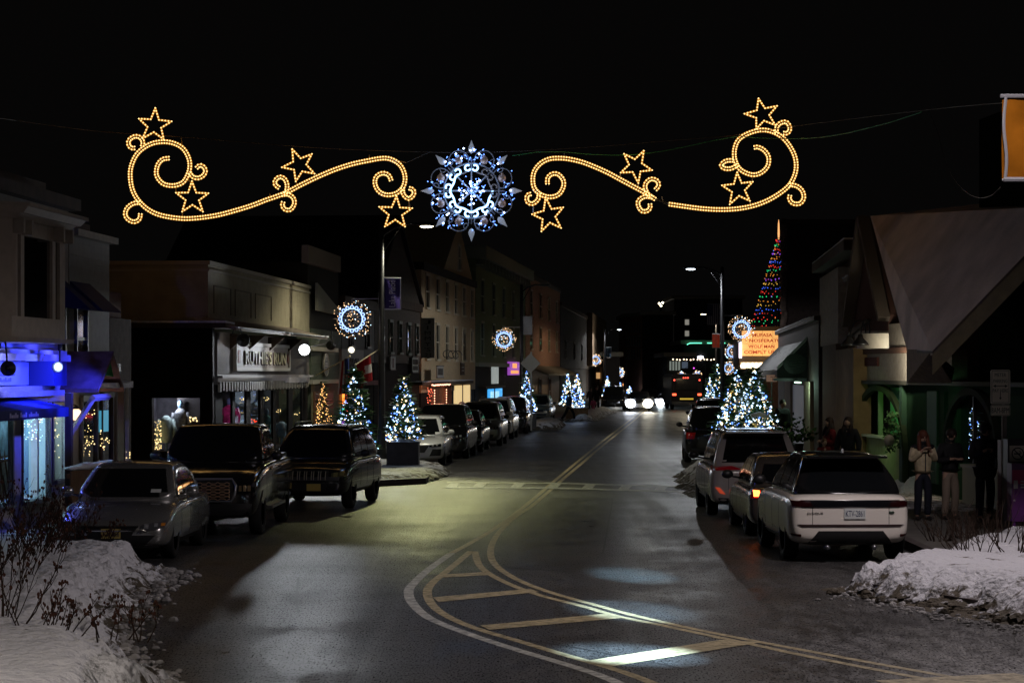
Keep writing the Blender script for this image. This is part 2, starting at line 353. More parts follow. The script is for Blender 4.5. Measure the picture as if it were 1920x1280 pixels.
def car(label, cat, loc, rz, L, Wd, H, col, kind='suv', gc=.2, belt=None, front=None, rear=None, group=None, name='parked_car', detail=2, pillar=None,
        rim=None, rw=.36, lit=None, rails=False, dy=0, tap=None):
    root = thing(name, label, cat, loc, rz, group); hw = Wd/2; hl = L/2
    P = paint(*col); belt = belt or {'suv': .60, 'sedan': .62, 'pickup': .64}[kind]*H
    hood0 = belt*(.86 if kind != 'sedan' else .76); hood1 = belt*.985
    if kind == 'suv': yws, yrf, yrr, yrb = hl-1.25, hl-1.95, -hl+.62, -hl+.16
    if kind == 'sedan': yws, yrf, yrr, yrb = hl-1.12, hl-1.92, -hl+1.25, -hl+.55
    if kind == 'pickup': yws, yrf, yrr, yrb = hl-1.55, hl-2.2, -hl+2.35, -hl+2.15
    if kind == 'van': yws, yrf, yrr, yrb = hl-.75, hl-1.5, -hl+.4, -hl+.08
    belt2 = belt
    def ring(y, w, zb, zs, zt): return (y, [(0, zb), (w*.8, zb), (w*.965, zb+.07), (w, zb+(zs-zb)*.42), (w*.99, zs-.10), (w*.94, zs-.01), (w*.62, zt), (0, zt+.012)])
    zt = belt
    rg = [ring(-hl, hw*.80, gc+.16, belt*.84, belt*.86), ring(-hl+.05, hw*.93, gc+.07, belt*.93, belt*.95), ring(-hl+.22, hw*.985, gc+.02, zt-.02, zt),
          ring(-hl+.6, hw, gc, zt, zt), ring(-hl*.35, hw, gc, zt, zt), ring(0, hw, gc, zt, zt), ring(yws-.1, hw, gc, zt-.005, zt),
          ring((yws+hl)/2, hw*.99, gc, (hood0+hood1)/2+.0, (hood0+hood1)/2+.03), ring(hl-.32, hw*.97, gc+.01, hood0-.03, hood0+.03),
          ring(hl-.1, hw*.90, gc+.04, hood0-.10, hood0-.04), ring(hl, hw*.74, gc+.12, hood0-.22, hood0-.16)]
    body = loft(rg).build('body', [P, wellm], root, world=False, smooth=True)
    ax0, ax1 = -hl+L*.205, hl-L*.19
    if kind == 'pickup': ax0, ax1 = -hl+1.25, hl-.95
    cut = MB()
    for y in (ax0, ax1):
        for s in (-1, 1): cut.lathe([(rw*1.17, s*(hw-.34)), (rw*1.17, s*(hw+.3))], (0, y, rw), 28, 'X')
    cu = cut.build('cut', [wellm], None, world=False)
    subsurf(body, 2, cu); bpy.data.objects.remove(cu)
    body.data.polygons.foreach_set("use_smooth", [True]*len(body.data.polygons))
    wb, wt = hw*.90, hw*.70
    if kind == 'pickup': wt = hw*.76
    if tap: wt = hw*tap; yrr = -hl+.88
    def cr(y, h): # cabin ring, h = height fraction
        w1 = wb-(wb-wt)*h; zr = belt-.04+(H-belt+.04)*h
        return (y, [(0, belt-.12), (wb*.9, belt-.12), (wb, belt-.05), (wb-(wb-w1)*.5, (belt+zr)/2), (w1+.015, zr-.05*h-.004), (w1-.07, zr-.008), (w1*.55, zr), (0, zr+.012)])
    rr = .93 if kind in ('suv', 'sedan') else .99
    cg = [cr(yrb, .03), cr(yrb+(yrr-yrb)*.5, .55), cr(yrr, rr), cr(yrr+.35, .985), cr((yrr+yrf)/2, 1.), cr(yrf-.25, .99), cr(yrf, .94), cr((yrf+yws)/2, .52), cr(yws, .03)]
    cab = loft(cg).build('cabin', [paint(*(pillar or col))], root, world=False, smooth=True); subsurf(cab, 2)
    cab.data.polygons.foreach_set("use_smooth", [True]*len(cab.data.polygons))
    bt, bb, bc = bvh_of([body, cab]), bvh_of([body]), bvh_of([cab])
    zr1, zr0 = H-.085, belt+.03
    # glass
    lay(bt, [(-wb*.86, zr0), (wb*.86, zr0), (wt*.86, zr1-.02), (-wt*.86, zr1-.02)], '+y', .008, 8, 5).build('windscreen', glassd, root, False, True)
    lay(bt, [(-wb*.80, zr0+.02), (wb*.80, zr0+.02), (wt*.84, zr1-(.1 if kind == 'sedan' else .05)), (-wt*.84, zr1-(.1 if kind == 'sedan' else .05))], '-y', .008, 8, 5).build('rear_window', glassd, root, False, True)
    mid = (yws+yrb)/2
    for s in ('+x', '-x'):
        sw = zr1-.03; sb = belt+.015
        for (y0, y1, t0, t1) in ((yrb+.5 if kind != 'pickup' else yrb+.1, mid-.45, yrr+.12, mid-.45), (mid-.37, mid+.33, mid-.37, mid+.33), (mid+.40, yws-.22, mid+.40, yrf-.08)):
            if kind == 'pickup' and y0 < yrb+.2: y0, y1, t0, t1 = yrb+.12, mid-.1, yrr+.05, mid-.1
            if kind == 'pickup' and t0 == mid-.37: continue
            if kind == 'pickup' and t0 == mid+.40: y0, t0 = mid, mid
            if y1-y0 < .12 and t1-t0 < .12: continue
            lay(bt, [(y0, sb), (y1, sb), (t1, sw), (t0, sw)], s, .007, 5, 4).build('side_window', glassd, root, False, True)
    # wheels
    for y in (ax0, ax1):
        for s in (-1, 1):
            x0 = s*(hw-.235); x1 = s*(hw-.015); w = MB()
            w.lathe([(rw*.62, x0), (rw*.93, x0), (rw, x0+s*.03), (rw*1.0, x1-s*.03), (rw*.93, x1), (rw*.66, x1-s*.004), (rw*.62, x1-s*.03)], (0, y, rw), 28, 'X')
            we = w.build('wheel', rubber, root, False, True)
            r = MB(); r.lathe([(rw*.64, x1-s*.012), (rw*.60, x1-s*.012), (rw*.57, x1-s*.05), (rw*.56, x1-s*.12), (.02, x1-s*.12)], (0, y, rw), 24, 'X')
            r.lathe([(.001, x1-s*.14), (.055, x1-s*.13), (.055, x1-s*.03), (.001, x1-s*.025)], (0, y, rw), 10, 'X')
            for k in range(5 if detail > 1 else 5):
                a = 2*math.pi*k/5+.3; c, sn = math.cos(a), math.sin(a)
                for da in (-.13, .13):
                    c2, s2 = math.cos(a+da), math.sin(a+da)
                    r.tube([(x1-s*.045, y+.05*c, rw+.05*sn), (x1-s*.03, y+rw*.59*c2, rw+rw*.59*s2)], [.022, .016], 4)
            ro = r.build('rim', rim or alloy, None, False, True); ro.parent = we
    # mirrors, handles
    for s in (-1, 1):
        m = MB(); m.ball((s*(hw+.10), yws-.42, belt+.10), .12, 10, 6, sc3=(.95, .55, .72)); m.tube([(s*(hw-.12), yws-.36, belt+.03), (s*(hw+.06), yws-.4, belt+.07)], .022, 6)
        m.build('mirror', P if col[0] in ('white', 'silver') else blackm, root, False, True)
    if detail > 1:
        for s in ('+x', '-x'):
            b = MB()
            for y in (mid+.22 if kind != 'pickup' else mid+.5, mid-.75):
                lay(bb, [(y-.1, belt-.155), (y+.1, belt-.155), (y+.1, belt-.125), (y-.1, belt-.125)], s, .022, 3, 1, b)
            b.build('door_handle', P, root, False, True)
            b = MB()
            for y in (mid+.37, mid-.42, mid+1.2): lay(bb, [(y-.006, gc+.14), (y+.006, gc+.14), (y+.006, belt-.05), (y-.006, belt-.05)], s, .0015, 1, 8, b)
            b.build('door_seam', wellm, root, False)
            lay(bb, [(ax0+rw*1.25, gc+.05), (ax1-rw*1.25, gc+.05), (ax1-rw*1.25, gc+.13), (ax0+rw*1.25, gc+.13)], s, .012, 10, 1).build('sill', blackm, root, False, True)
    if rails:
        for s in (-1, 1):
            MB().tube([(s*wt*.86, yrr+.1, H-.03), (s*wt*.88, yrr+.3, H+.05), (s*wt*.88, yrf-.35, H+.05), (s*wt*.86, yrf-.1, H-.03)], .018, 6).build('roof_rail', chrome if rails == 'chrome' else blackm, root, False, True)
    if front: front(root, bb, bt, hw, hl, hood0, belt, gc, H)
    if rear: rear(root, bb, bt, hw, hl, hood0, belt, gc, H)
    return root
def panel(bvh, name, m, root, cs, axis='+y', off=.008, nx=6, nz=3, sm=True): return lay(bvh, cs, axis, off, nx, nz).build(name, m, root, False, sm)
def rect(x, z, w, h): return [(x-w/2, z-h/2), (x+w/2, z-h/2), (x+w/2, z+h/2), (x-w/2, z+h/2)]
def hl_pair(root, bb, hw, zc, m=None, w=.3, h=.13, lens=None, x=None):
    for s in (-1, 1):
        xc = s*(x or hw*.70); a, b_ = xc-s*w/2, xc+s*w/2
        cs = [(a, zc-h*.35), (b_, zc-h*.15), (b_, zc+h*.55), (a, zc+h*.25)]
        if s < 0: cs = [cs[1], cs[0], cs[3], cs[2]]
        o = panel(bb, 'headlight', m or glassd, root, cs, '+y', .012)
        for dx in (-.06, .06):
            l = lay(bb, rect(xc+dx*s, zc+.02+dx*.15, h*.48, h*.48), '+y', .02, 3, 3).build('lens', lens or lensm, None, False, True); l.parent = o
def tl_pair(root, bb, hw, cs0, m=None, nm='taillight'):
    for s in (-1, 1):
        cs = [(x*s, z) for x, z in cs0]
        if s < 0: cs = [cs[1], cs[0], cs[3], cs[2]]
        panel(bb, nm, m or redl, root, cs, '-y', .014)
def plate(root, bb, y, x, z, string, m, tm, w=.30, h=.15):
    s = 1 if y == '+y' else -1
    h0 = bb.ray_cast(Vector((x, s*4, z)), Vector((0, -s, 0)))[0]; yy = h0.y+s*.022
    o = MB().box((x-w/2, yy-s*.02, z-h/2), (x+w/2, yy, z+h/2)).build('licence_plate', m, root, False)
    t = text(string, None, 'lettering', (x, yy+s*.002, z), (-s, 0, 0), (0, 0, 1), h*.58, w*.86, tm, .002)
    if t: t.parent = o
    return o
def f_generic(gr_w=.5, gr_h=.16, gm=None, hlz=.80, intake=True, hm=None, lens=None, lit=None):
    def f(root, bb, bt, hw, hl, hood, belt, gc, H):
        z = hood*hlz
        hl_pair(root, bb, hw, z, hm, lens=lens)
        g = panel(bb, 'grille', gm or blackm, root, rect(0, z-.03, gr_w*2*hw, gr_h), off=.01)
        if intake: panel(bb, 'bumper_intake', blackm, root, [(-hw*.62, gc+.14), (hw*.62, gc+.14), (hw*.7, gc+.28), (-hw*.7, gc+.28)], off=.01)
    return f
def r_generic(tlm=None, zc=.82, w=.18, h=.2, string=None):
    def f(root, bb, bt, hw, hl, hood, belt, gc, H):
        z = belt*zc; tl_pair(root, bb, hw, [(hw*.93-w*1.3, z-h/2), (hw*.93, z-h/2), (hw*.93, z+h/2), (hw*.93-w*1.6, z+h/2)], tlm)
        panel(bb, 'bumper_trim', blackm, root, [(-hw*.75, gc+.14), (hw*.75, gc+.14), (hw*.8, gc+.26), (-hw*.8, gc+.26)], '-y', .01)
        plate(root, bb, '-y', 0, belt*.62, string or ' ', plate_w, plate_t) if string else None
    return f
# --- fronts of the near cars
def f_sedan(root, bb, bt, hw, hl, hood, belt, gc, H):
    z = hood*.78
    for s in (-1, 1):
        cs = [(s*.42, z-.10), (s*hw*.90, z-.02), (s*hw*.93, z+.09), (s*.50, z+.035)]
        if s < 0: cs = [cs[1], cs[0], cs[3], cs[2]]
        o = panel(bb, 'headlight', mat('smoked_lens', (.10, .10, .11), .1, .3, coat=1.), root, cs, off=.012)
        for dx, r in ((.56, .07), (.70, .05)):
            l = lay(bb, rect(s*dx, z+.005+(dx-.56)*.15, r, r), '+y', .02, 3, 3).build('lens', lensm, None, False, True); l.parent = o
        l = lay(bb, rect(s*hw*.88, z+.03, .05, .04), '+y', .02, 2, 2).build('indicator', ambl, None, False, True); l.parent = o
    g = panel(bb, 'grille', blackm, root, [(-.33, z-.14), (.33, z-.14), (.43, z+.0), (-.43, z+.0)], off=.010, nx=8)
    for zz, ww in ((z+.005, .44), (z-.06, .36)):
        c = lay(bb, rect(0, zz, ww*2, .018), '+y', .022, 8, 1).build('grille_bar', chrome, None, False, True); c.parent = g
    panel(bb, 'bumper_intake', blackm, root, [(-.55, gc+.10), (.55, gc+.10), (.70, gc+.24), (-.70, gc+.24)], off=.012, nx=8)
    panel(bb, 'front_lip', alloy, root, [(-.62, gc+.045), (.62, gc+.045), (.64, gc+.075), (-.64, gc+.075)], off=.022, nx=8)
    plate(root, bb, '+y', -.02, gc+.27, 'YCH 2016', plate_y, plate_t)
    panel(bt, 'windscreen_sticker', plate_w, root, rect(-.48, belt+.12, .16, .05), off=.014, nx=2, nz=1)
def f_pickup(root, bb, bt, hw, hl, hood, belt, gc, H):
    z0, z1 = gc+.34, hood-.10
    g = panel(bb, 'grille', blackm, root, [(-.55, z0), (.55, z0), (.60, z1), (-.60, z1)], off=.012, nx=8, nz=5)
    bz = mat('bronze_chrome', (.62, .40, .24), .38, .5); b = MB(); n = 5
    yy = lambda x, z: (bb.ray_cast(Vector((x, 4, z)), Vector((0, -1, 0)))[0] or Vector((x, hl-.1, z))).y+.035
    for i in range(n):
        z = z0+.06+(z1-z0-.12)*i/(n-1)
        for s in (-1, 1):   # chain-like bars: two strands that meet and part
            pts = []
            for k in range(-26, 27):
                x = k*.0205; a = .012+.026*max(0, math.cos(k*math.pi/3.9))**1.2 if abs(k) > 1 else .03
                pts.append((x, yy(x, z), z+s*a))
            b.tube(pts, .0075, 4)
    o = b.build('grille_mesh', bz, None, False, True); o.parent = g
    fr = MB(); pts = [(-.56, z0), (-.62, z0+.12), (-.64, z1-.08), (-.56, z1+.03), (.56, z1+.03), (.64, z1-.08), (.62, z0+.12), (.56, z0)]
    fr.tube([(x, yy(x*.97, z)+.0, z) for x, z in pts], .024, 6, closed=True)
    o = fr.build('grille_surround', mat('dark_chrome', (.38, .38, .40), .3, .6), None, False, True); o.parent = g
    for s in (-1, 1):
        cs = [(s*.66, hood*.70), (s*hw*.93, hood*.72), (s*hw*.93, hood*.87), (s*.66, hood*.89)]
        if s < 0: cs = [cs[1], cs[0], cs[3], cs[2]]
        h = panel(bb, 'headlight', glassd, root, cs, off=.015)
        for k in range(3):
            l = lay(bb, rect(s*(.71+.075*k), hood*.79, .05, .10), '+y', .022, 2, 2).build('lens', mat('dull_lens', (.3, .22, .12), .2, .6), None, False, True); l.parent = h
    panel(bb, 'bumper', blackm, root, [(-hw*.86, gc+.10), (hw*.86, gc+.10), (hw*.88, gc+.30), (-hw*.88, gc+.30)], off=.03, nx=10)
    MB().box((-hw*.84, -hl+.09, belt-.03), (hw*.84, -hl+1.95, belt+.035)).build('bed_cover', blackm, root, False)
    for s in (-1, 1):
        MB().box((s*(hw-.07), -.9, .42), (s*(hw+.05), 1.15, .47)).build('side_step', alloy, root, False)
def f_jeep(root, bb, bt, hw, hl, hood, belt, gc, H):
    z = hood*.80; g = panel(bb, 'grille', P_ := mat('grille_body', (.03, .03, .03), .3, coat=1.), root, rect(0, z, 1.12, .20), off=.010, nx=8)
    for k in range(7):
        x = (k-3)*.15; sl = lay(bb, rect(x, z, .082, .165), '+y', .018, 2, 2).build('slot', wellm, None, False); sl.parent = g
        b = MB()
        for dx in (-.05, .05): lay(bb, rect(x+dx, z, .014, .18), '+y', .026, 1, 2, b)
        c = b.build('chrome_edge', mat('lamplit_chrome', (.55, .5, .38), .35, .3), None, False, True); c.parent = g  # yellow lamplight on the chrome is put into its base colour
    hl_pair(root, bb, hw, z+.01, mat('clear_lamp', (.16, .15, .08), .15, .4, coat=1.), w=.30, h=.17, lens=mat('yellowed_lens', (.5, .45, .2), .15, .5), x=.77)
    panel(bb, 'bumper_intake', blackm, root, [(-.5, gc+.16), (.5, gc+.16), (.55, gc+.32), (-.55, gc+.32)], off=.012)
    panel(bb, 'bumper', mat('grey_bumper', (.04, .04, .045), .4), root, [(-hw*.8, gc+.36), (hw*.8, gc+.36), (hw*.82, gc+.44), (-hw*.82, gc+.44)], off=.02, nx=10)
    plate(root, bb, '+y', -.25, gc+.22, ' ', plate_y, plate_t)
def f_crossover(root, bb, bt, hw, hl, hood, belt, gc, H):
    z = hood*.80
    hl_pair(root, bb, hw, z, glassd, w=.36, h=.12)
    panel(bb, 'grille', blackm, root, [(-.35, gc+.25), (.35, gc+.25), (.50, z+.02), (-.50, z+.02)], off=.012)
    for s in (-1, 1):
        cs = [(s*.50, gc+.14), (s*.84, gc+.16), (s*.86, gc+.36), (s*.60, gc+.36)]
        if s < 0: cs = [cs[1], cs[0], cs[3], cs[2]]
        panel(bb, 'bumper_intake', blackm, root, cs, off=.012)
# --- rears
def r_rover(root, bb, bt, hw, hl, hood, belt, gc, H):
    z = belt*.855
    panel(bb, 'light_bar', mat('piano_black', (.008, .008, .01), .08, coat=1.), root, [(-hw*.93, z-.055), (hw*.93, z-.055), (hw*.95, z+.055), (-hw*.95, z+.055)], '-y', .012, 12, 3)
    tl_pair(root, bb, hw, [(hw*.62, z-.045), (hw*.93, z-.045), (hw*.94, z+.045), (hw*.66, z+.045)], mat('smoked_red', (.02, .002, .003), .2))
    panel(bb, 'trim_strip', mat('burgundy_black', (.03, .012, .014), .3), root, [(-hw*.80, .555), (hw*.80, .555), (hw*.86, .59), (-hw*.86, .59)], '-y', .012, 12, 1)
    panel(bb, 'bumper_lower', blackm, root, [(-hw*.74, gc-.0), (hw*.74, gc-.0), (hw*.52, .49), (-hw*.52, .49)], '-y', .014, 8, 4)
    for s in (-1, 1):
        cs = [(s*hw*.80, .40), (s*hw*.97, .42), (s*hw*.97, .45), (s*hw*.80, .44)]
        if s < 0: cs = [cs[1], cs[0], cs[3], cs[2]]
        panel(bb, 'reflector', mat('dark_reflector', (.05, .01, .01), .2), root, cs, '-y', .012)
        b = MB(); lay(bb, rect(s*hw*.62, (belt+.56)/2-.03, .008, belt-.66), '-y', .001, 1, 8, b); b.build('tailgate_seam', wellm, root, False)
    plate(root, bb, '-y', .06, belt*.715, 'KTV-2861', plate_w, plate_t, .33, .16)
    b = MB().ball((hw*.66, bb.ray_cast(Vector((hw*.66, -4, belt*.73)), Vector((0, 1, 0)))[0].y-.01, belt*.73), .045, 14, 6, sc3=(1, .25, .55)).build('badge', mat('badge_green', (.06, .09, .07), .3, .5), root, False, True)
    yy = bb.ray_cast(Vector((-.55, -4, belt*.72)), Vector((0, 1, 0)))[0].y
    text('EVOQUE', root, 'badge_lettering', (-.55, yy-.006, belt*.715), (1, 0, 0), (0, 0, 1), .035, .24, blackm, .004, world=False)
    sp = MB(); sp.box((-hw*.66, -hl+.34, H-.07), (hw*.66, -hl+.85, H-.035)); sp.build('spoiler', P2 := paint('gloss_black', (.01, .01, .011), .2, .15), root, False)
    MB().prism([(-.012, -hl+.95, H), (-.012, -hl+.75, H+.005), (-.012, -hl+.78, H+.07)], (.024, 0, 0)).build('antenna', blackm, root, False)
    b = MB(); ax0 = -hl+L_E*.205
    for s in (-1, 1): MB().tube([(s*.36, -hl-.03, .24), (s*.36, -hl+.2, .24)], .04, 8).build('exhaust', alloy, root, False, True)
L_E = 4.4
def r_sedan2(root, bb, bt, hw, hl, hood, belt, gc, H):
    z = belt*.88
    for s in (-1, 1):
        cs = [(s*(hw*.93-.30), z-.07), (s*hw*.95, z-.10), (s*hw*.95, z+.07), (s*(hw*.93-.30), z+.03)]
        if s < 0: cs = [cs[1], cs[0], cs[3], cs[2]]
        o = panel(bb, 'taillight', redl, root, cs, '-y', .014)
        if s < 0:
            l = lay(bb, rect(s*hw*.84, z-.01, .10, .10), '-y', .03, 3, 3).build('lamp', redorange, None, False, True); l.parent = o
    plate(root, bb, '-y', 0, belt*.62, ' ', plate_w, plate_t)
def r_high(root, bb, bt, hw, hl, hood, belt, gc, H):
    z = belt*.93
    tl_pair(root, bb, hw, [(hw*.30, z-.015), (hw*.93, z-.035), (hw*.95, z+.06), (hw*.52, z+.055)], mat('deep_red_lens', (.30, .008, .015), .12, coat=.3, em=(1, .03, .05), es=.02))
    for s in (-1, 1):
        cs = [(s*hw*.66, belt*.44), (s*hw*.78, belt*.46), (s*hw*.88, belt*.58), (s*hw*.78, belt*.57)]
        if s < 0: cs = [cs[1], cs[0], cs[3], cs[2]]
        panel(bb, 'reflector', glow('reflector_lit', (1., .12, .05), .3), root, cs, '-y', .014)
    panel(bb, 'bumper_trim', blackm, root, [(-hw*.72, gc+.02), (hw*.72, gc+.02), (hw*.82, gc+.17), (-hw*.82, gc+.17)], '-y', .012, 8, 2)
    panel(bb, 'tailgate_recess', mat('recess_silver', (.35, .33, .32), .3, .5), root, rect(0, belt*.70, .72, .24), '-y', .004)
    b = MB(); 
    for s in (-1, 1): lay(bb, rect(s*hw*.60, belt*.74, .008, belt*.40), '-y', .0015, 1, 8, b)
    b.build('tailgate_seam', wellm, root, False)
    plate(root, bb, '-y', 0, belt*.71, ' ', plate_w, plate_t)
    MB().box((-hw*.62, -hl+.18, H-.06), (hw*.62, -hl+.75, H-.025)).build('spoiler', paint('silver', (.55, .52, .50), .5), root, False)
# ---------------------------------------------------------------- lights of the street, trees, people
def lerp_path(pts, step):
    """smooth (Catmull-Rom) path through 3D points, resampled every `step` metres"""
    P = [Vector(p) for p in pts]; out = []
    for i in range(len(P)-1):
        a, b, c, d = P[max(i-1, 0)], P[i], P[i+1], P[min(i+2, len(P)-1)]
        for k in range(8):
            t = k/8; out.append(.5*((2*b)+(c-a)*t+(2*a-5*b+4*c-d)*t*t+(3*b-a-3*c+d)*t**3))
    out.append(P[-1]); res = [out[0]]; acc = 0
    for i in range(1, len(out)):
        seg = (out[i]-out[i-1]).length; 
        if seg < 1e-9: continue
        while acc+seg >= step:
            t = (step-acc)/seg; q = out[i-1]+(out[i]-out[i-1])*t; res.append(q); out[i-1] = q; seg = (out[i]-q).length; acc = 0
            if seg < 1e-9: break
        acc += seg
    return res
def lin_path(pts, step):
    P = [Vector(p) for p in pts]; res = []
    for i in range(len(P)-1):
        n = max(1, int((P[i+1]-P[i]).length/step))
        res += [P[i].lerp(P[i+1], k/n) for k in range(n)]
    return res+[P[-1]]
def xmas_tree(label, x, y, z, h, r, n_leaf=900, n_bulb=170, bs=.03, mix=(.55, .3, .15), group=None, power=6, tint=(.62, .78, 1.), orn=0, seed=1, name='lit_fir_tree', cat='christmas tree', col=None, lean=0):
    rnd = random.Random(seed); t = thing(name, label, cat, (x, y, z), 0, group)
    MB().tube([(0, 0, 0), (0, 0, h*.5), (0, 0, h*.92)], [.05, .035, .01], 6).build('trunk', bark, t, False)
    b = MB()
    for i in range(n_leaf):
        u = rnd.random()**.75; zz = h*(1-u)*.97+.03*h
        a = rnd.random()*6.283; lay_r = r*(u**.92)*(1+.15*math.sin(zz/h*30+a)+.16*math.sin(a*5+zz*6+seed)); rr = lay_r*(rnd.random()**.45)
        p = Vector((rr*math.cos(a), rr*math.sin(a), zz)); d = Vector((math.cos(a), math.sin(a), -.25+rnd.random()*.7)).normalized()
        w = Vector((-math.sin(a), math.cos(a), rnd.uniform(-.4, .4))); L = (.09+.13*rnd.random())*(.5+.7*h/2.4); k = L*.28
        b.add([p-w*k, p+w*k, p+d*L+w*k*.4, p+d*L*1.15-w*k*.3], [(0, 1, 2, 3)], 1 if rnd.random() < .05 else 0)
    b.build('foliage', [leaf, snow], t, False, fix=False)
    l = MB(); th = 0.
    for i in range(n_bulb):
        u = ((i+rnd.random())/n_bulb)**.62; u = max(u, .02); zz = h*(1-u)
        a = rnd.random()*6.283; rr = r*(u**.92)*(.72+.42*rnd.random())*(1+.12*math.sin(a*5+zz*6+seed))
        q = rnd.random(); mi = 0 if q < mix[0] else 1 if q < mix[0]+mix[1] else 2
        l.bead((rr*math.cos(a), rr*math.sin(a), zz), bs*rnd.choice((.45, .55, .7, .8, 1.15))*rnd.uniform(.9, 1.1), mi)
    l.build('light_string', col or [bulb_b, bulb_w, bulb_y], t, False, fix=False)
    if orn:
        for k in range(orn):
            u = .25+.7*rnd.random(); a = rnd.uniform(3.4, 6.0); rr = r*u
            MB().ball((rr*math.cos(a), rr*math.sin(a), h*(1-u)), rnd.uniform(.06, .10)*h/2.3, 10, 7).build('bauble', orn_s if k % 2 else orn_g, t, False, True)
    if power:
        for (dz, q) in ((.30, .6), (.68, .4)):
            rr = r*(1-dz)+.22
            plight('tree_glow', (x, y-rr, z+h*dz), power*q, tint, .35)
    return t
def planter(label, x, y, z, wx, wy, h, group=None, m=None):
    o = MB(); bw = .06
    o.box((x-wx/2, y-wy/2, z), (x+wx/2, y+wy/2, z+h*.93)); o.box((x-wx/2-.03, y-wy/2-.03, z+h*.93), (x+wx/2+.03, y+wy/2+.03, z+h-.03))
    t = thing('planter', label, 'planter', (x, y, z), 0, group)
    o.build('box', m or mat('planter_dark', (.07, .068, .07), .7, var=.2, vscale=5), t)
    s = MB(); s.ball((x, y, z+h-.05), 1, 12, 6, sc3=(wx*.49, wy*.49, .10)); s.build('snow_cap', snow, t, smooth=True)
    return t
def starburst(label, x, y, z, r, n=150, bs=.02, pole=None, group='starburst wreaths on the lamp posts'):
    rnd = random.Random(int(x*97)); t = thing('starburst_light', label, 'light decoration', (x, y, z), 0, group)
    b = MB(); ring = [(x+.6*r*math.cos(a), y, z+.6*r*math.sin(a)) for a in [2*math.pi*k/28 for k in range(28)]]
    b.tube(ring, .012, 5, closed=True)
    for k in range(16):
        a = 2*math.pi*k/16; b.tube([(x+.2*r*math.cos(a), y, z+.2*r*math.sin(a)), (x+.98*r*math.cos(a), y+rnd.uniform(-.1, .1), z+.98*r*math.sin(a))], .006, 4)
    if pole: b.tube([(x, y, z+r*.95), (x, y, z+r*1.04), (pole, y, z+r*1.04)], .014, 5)
    b.build('frame', galv, t)
    l = MB()
    for k in range(16):   # looped blue-white rope ring
        a = 2*math.pi*k/16; c = (x+.60*r*math.cos(a), y-.02, z+.60*r*math.sin(a)); q = .085*r
        l.tube([(c[0]+q*math.cos(b_), c[1], c[2]+q*math.sin(b_)) for b_ in [2*math.pi*i/9 for i in range(9)]], .011*r/.6, 4, closed=True)
    l.tube([(x+.53*r*math.cos(a), y-.02, z+.53*r*math.sin(a)) for a in [2*math.pi*k/32 for k in range(32)]], .011*r/.6, 4, closed=True)
    l.build('rope_ring', glow('rope_blue_white', (.34, .52, 1.), 2.8), t, fix=False)
    w = MB()
    for i in range(n):
        if i % 4 == 0: rr = .40*r*rnd.random()**.5
        else: rr = r*rnd.uniform(.72, 1.02)
        a = rnd.random()*6.283; w.bead((x+rr*math.cos(a), y+rnd.uniform(-.12, .05), z+rr*math.sin(a)), bs*rnd.uniform(.6, 1.2), 0 if rnd.random() < .8 else 1)
    w.build('light_string', [glow('bulb_amber', (1., .60, .30), 2.4), bulb_w], t, fix=False)
    return t
def banner(label, x0, x1, y, z0, z1, m, words=None, tm=None, polex=None, trim=None, stripes=False, group=None):
    t = thing('street_banner', label, 'banner', ((x0+x1)/2, y, z0), 0, group)
    P = [[Vector((x0+(x1-x0)*i/6, y+.03*math.sin(i*1.1+j*.5), z0+(z1-z0)*j/8)) for i in range(7)] for j in range(9)]
    b = MB().grid(P); b.grid([[p+Vector((0, .006, 0)) for p in r] for r in P]); b.build('cloth', m, t, smooth=True)
    px = polex if polex is not None else x0; a = MB()
    for z in (z0, z1): a.tube([(px, y, z), (x1 if abs(x1-px) > abs(x0-px) else x0, y, z)], .018, 6)
    a.build('bracket', galv, t)
    if trim:
        f = MB(); e = .03*(x1-x0)+.012
        for (p, q) in (((x0, z0), (x0+e, z1)), ((x1-e, z0), (x1, z1)), ((x0+e, z0), (x1-e, z0+e)), ((x0+e, z1-e), (x1-e, z1))): f.box((p[0], y-.045, p[1]), (q[0], y-.036, q[1]))
        f.build('hem', trim, t)
    if words: text(words, t, 'lettering', ((x0+x1)/2, y-.05, (z0+z1)/2), (0, 0, 1), (-1, 0, 0), (x1-x0)*.36, (z1-z0)*.84, tm, .004)
    if stripes:
        f = MB(); w = (x1-x0)/13
        for k in range(13):
            if k % 2 == 0: f.box((x0+k*w, y-.05, z0), (x0+(k+1)*w, y-.04, z1 if k > 5 else z0+(z1-z0)*.42))
        f.build('stripes', tm, t)
    return t
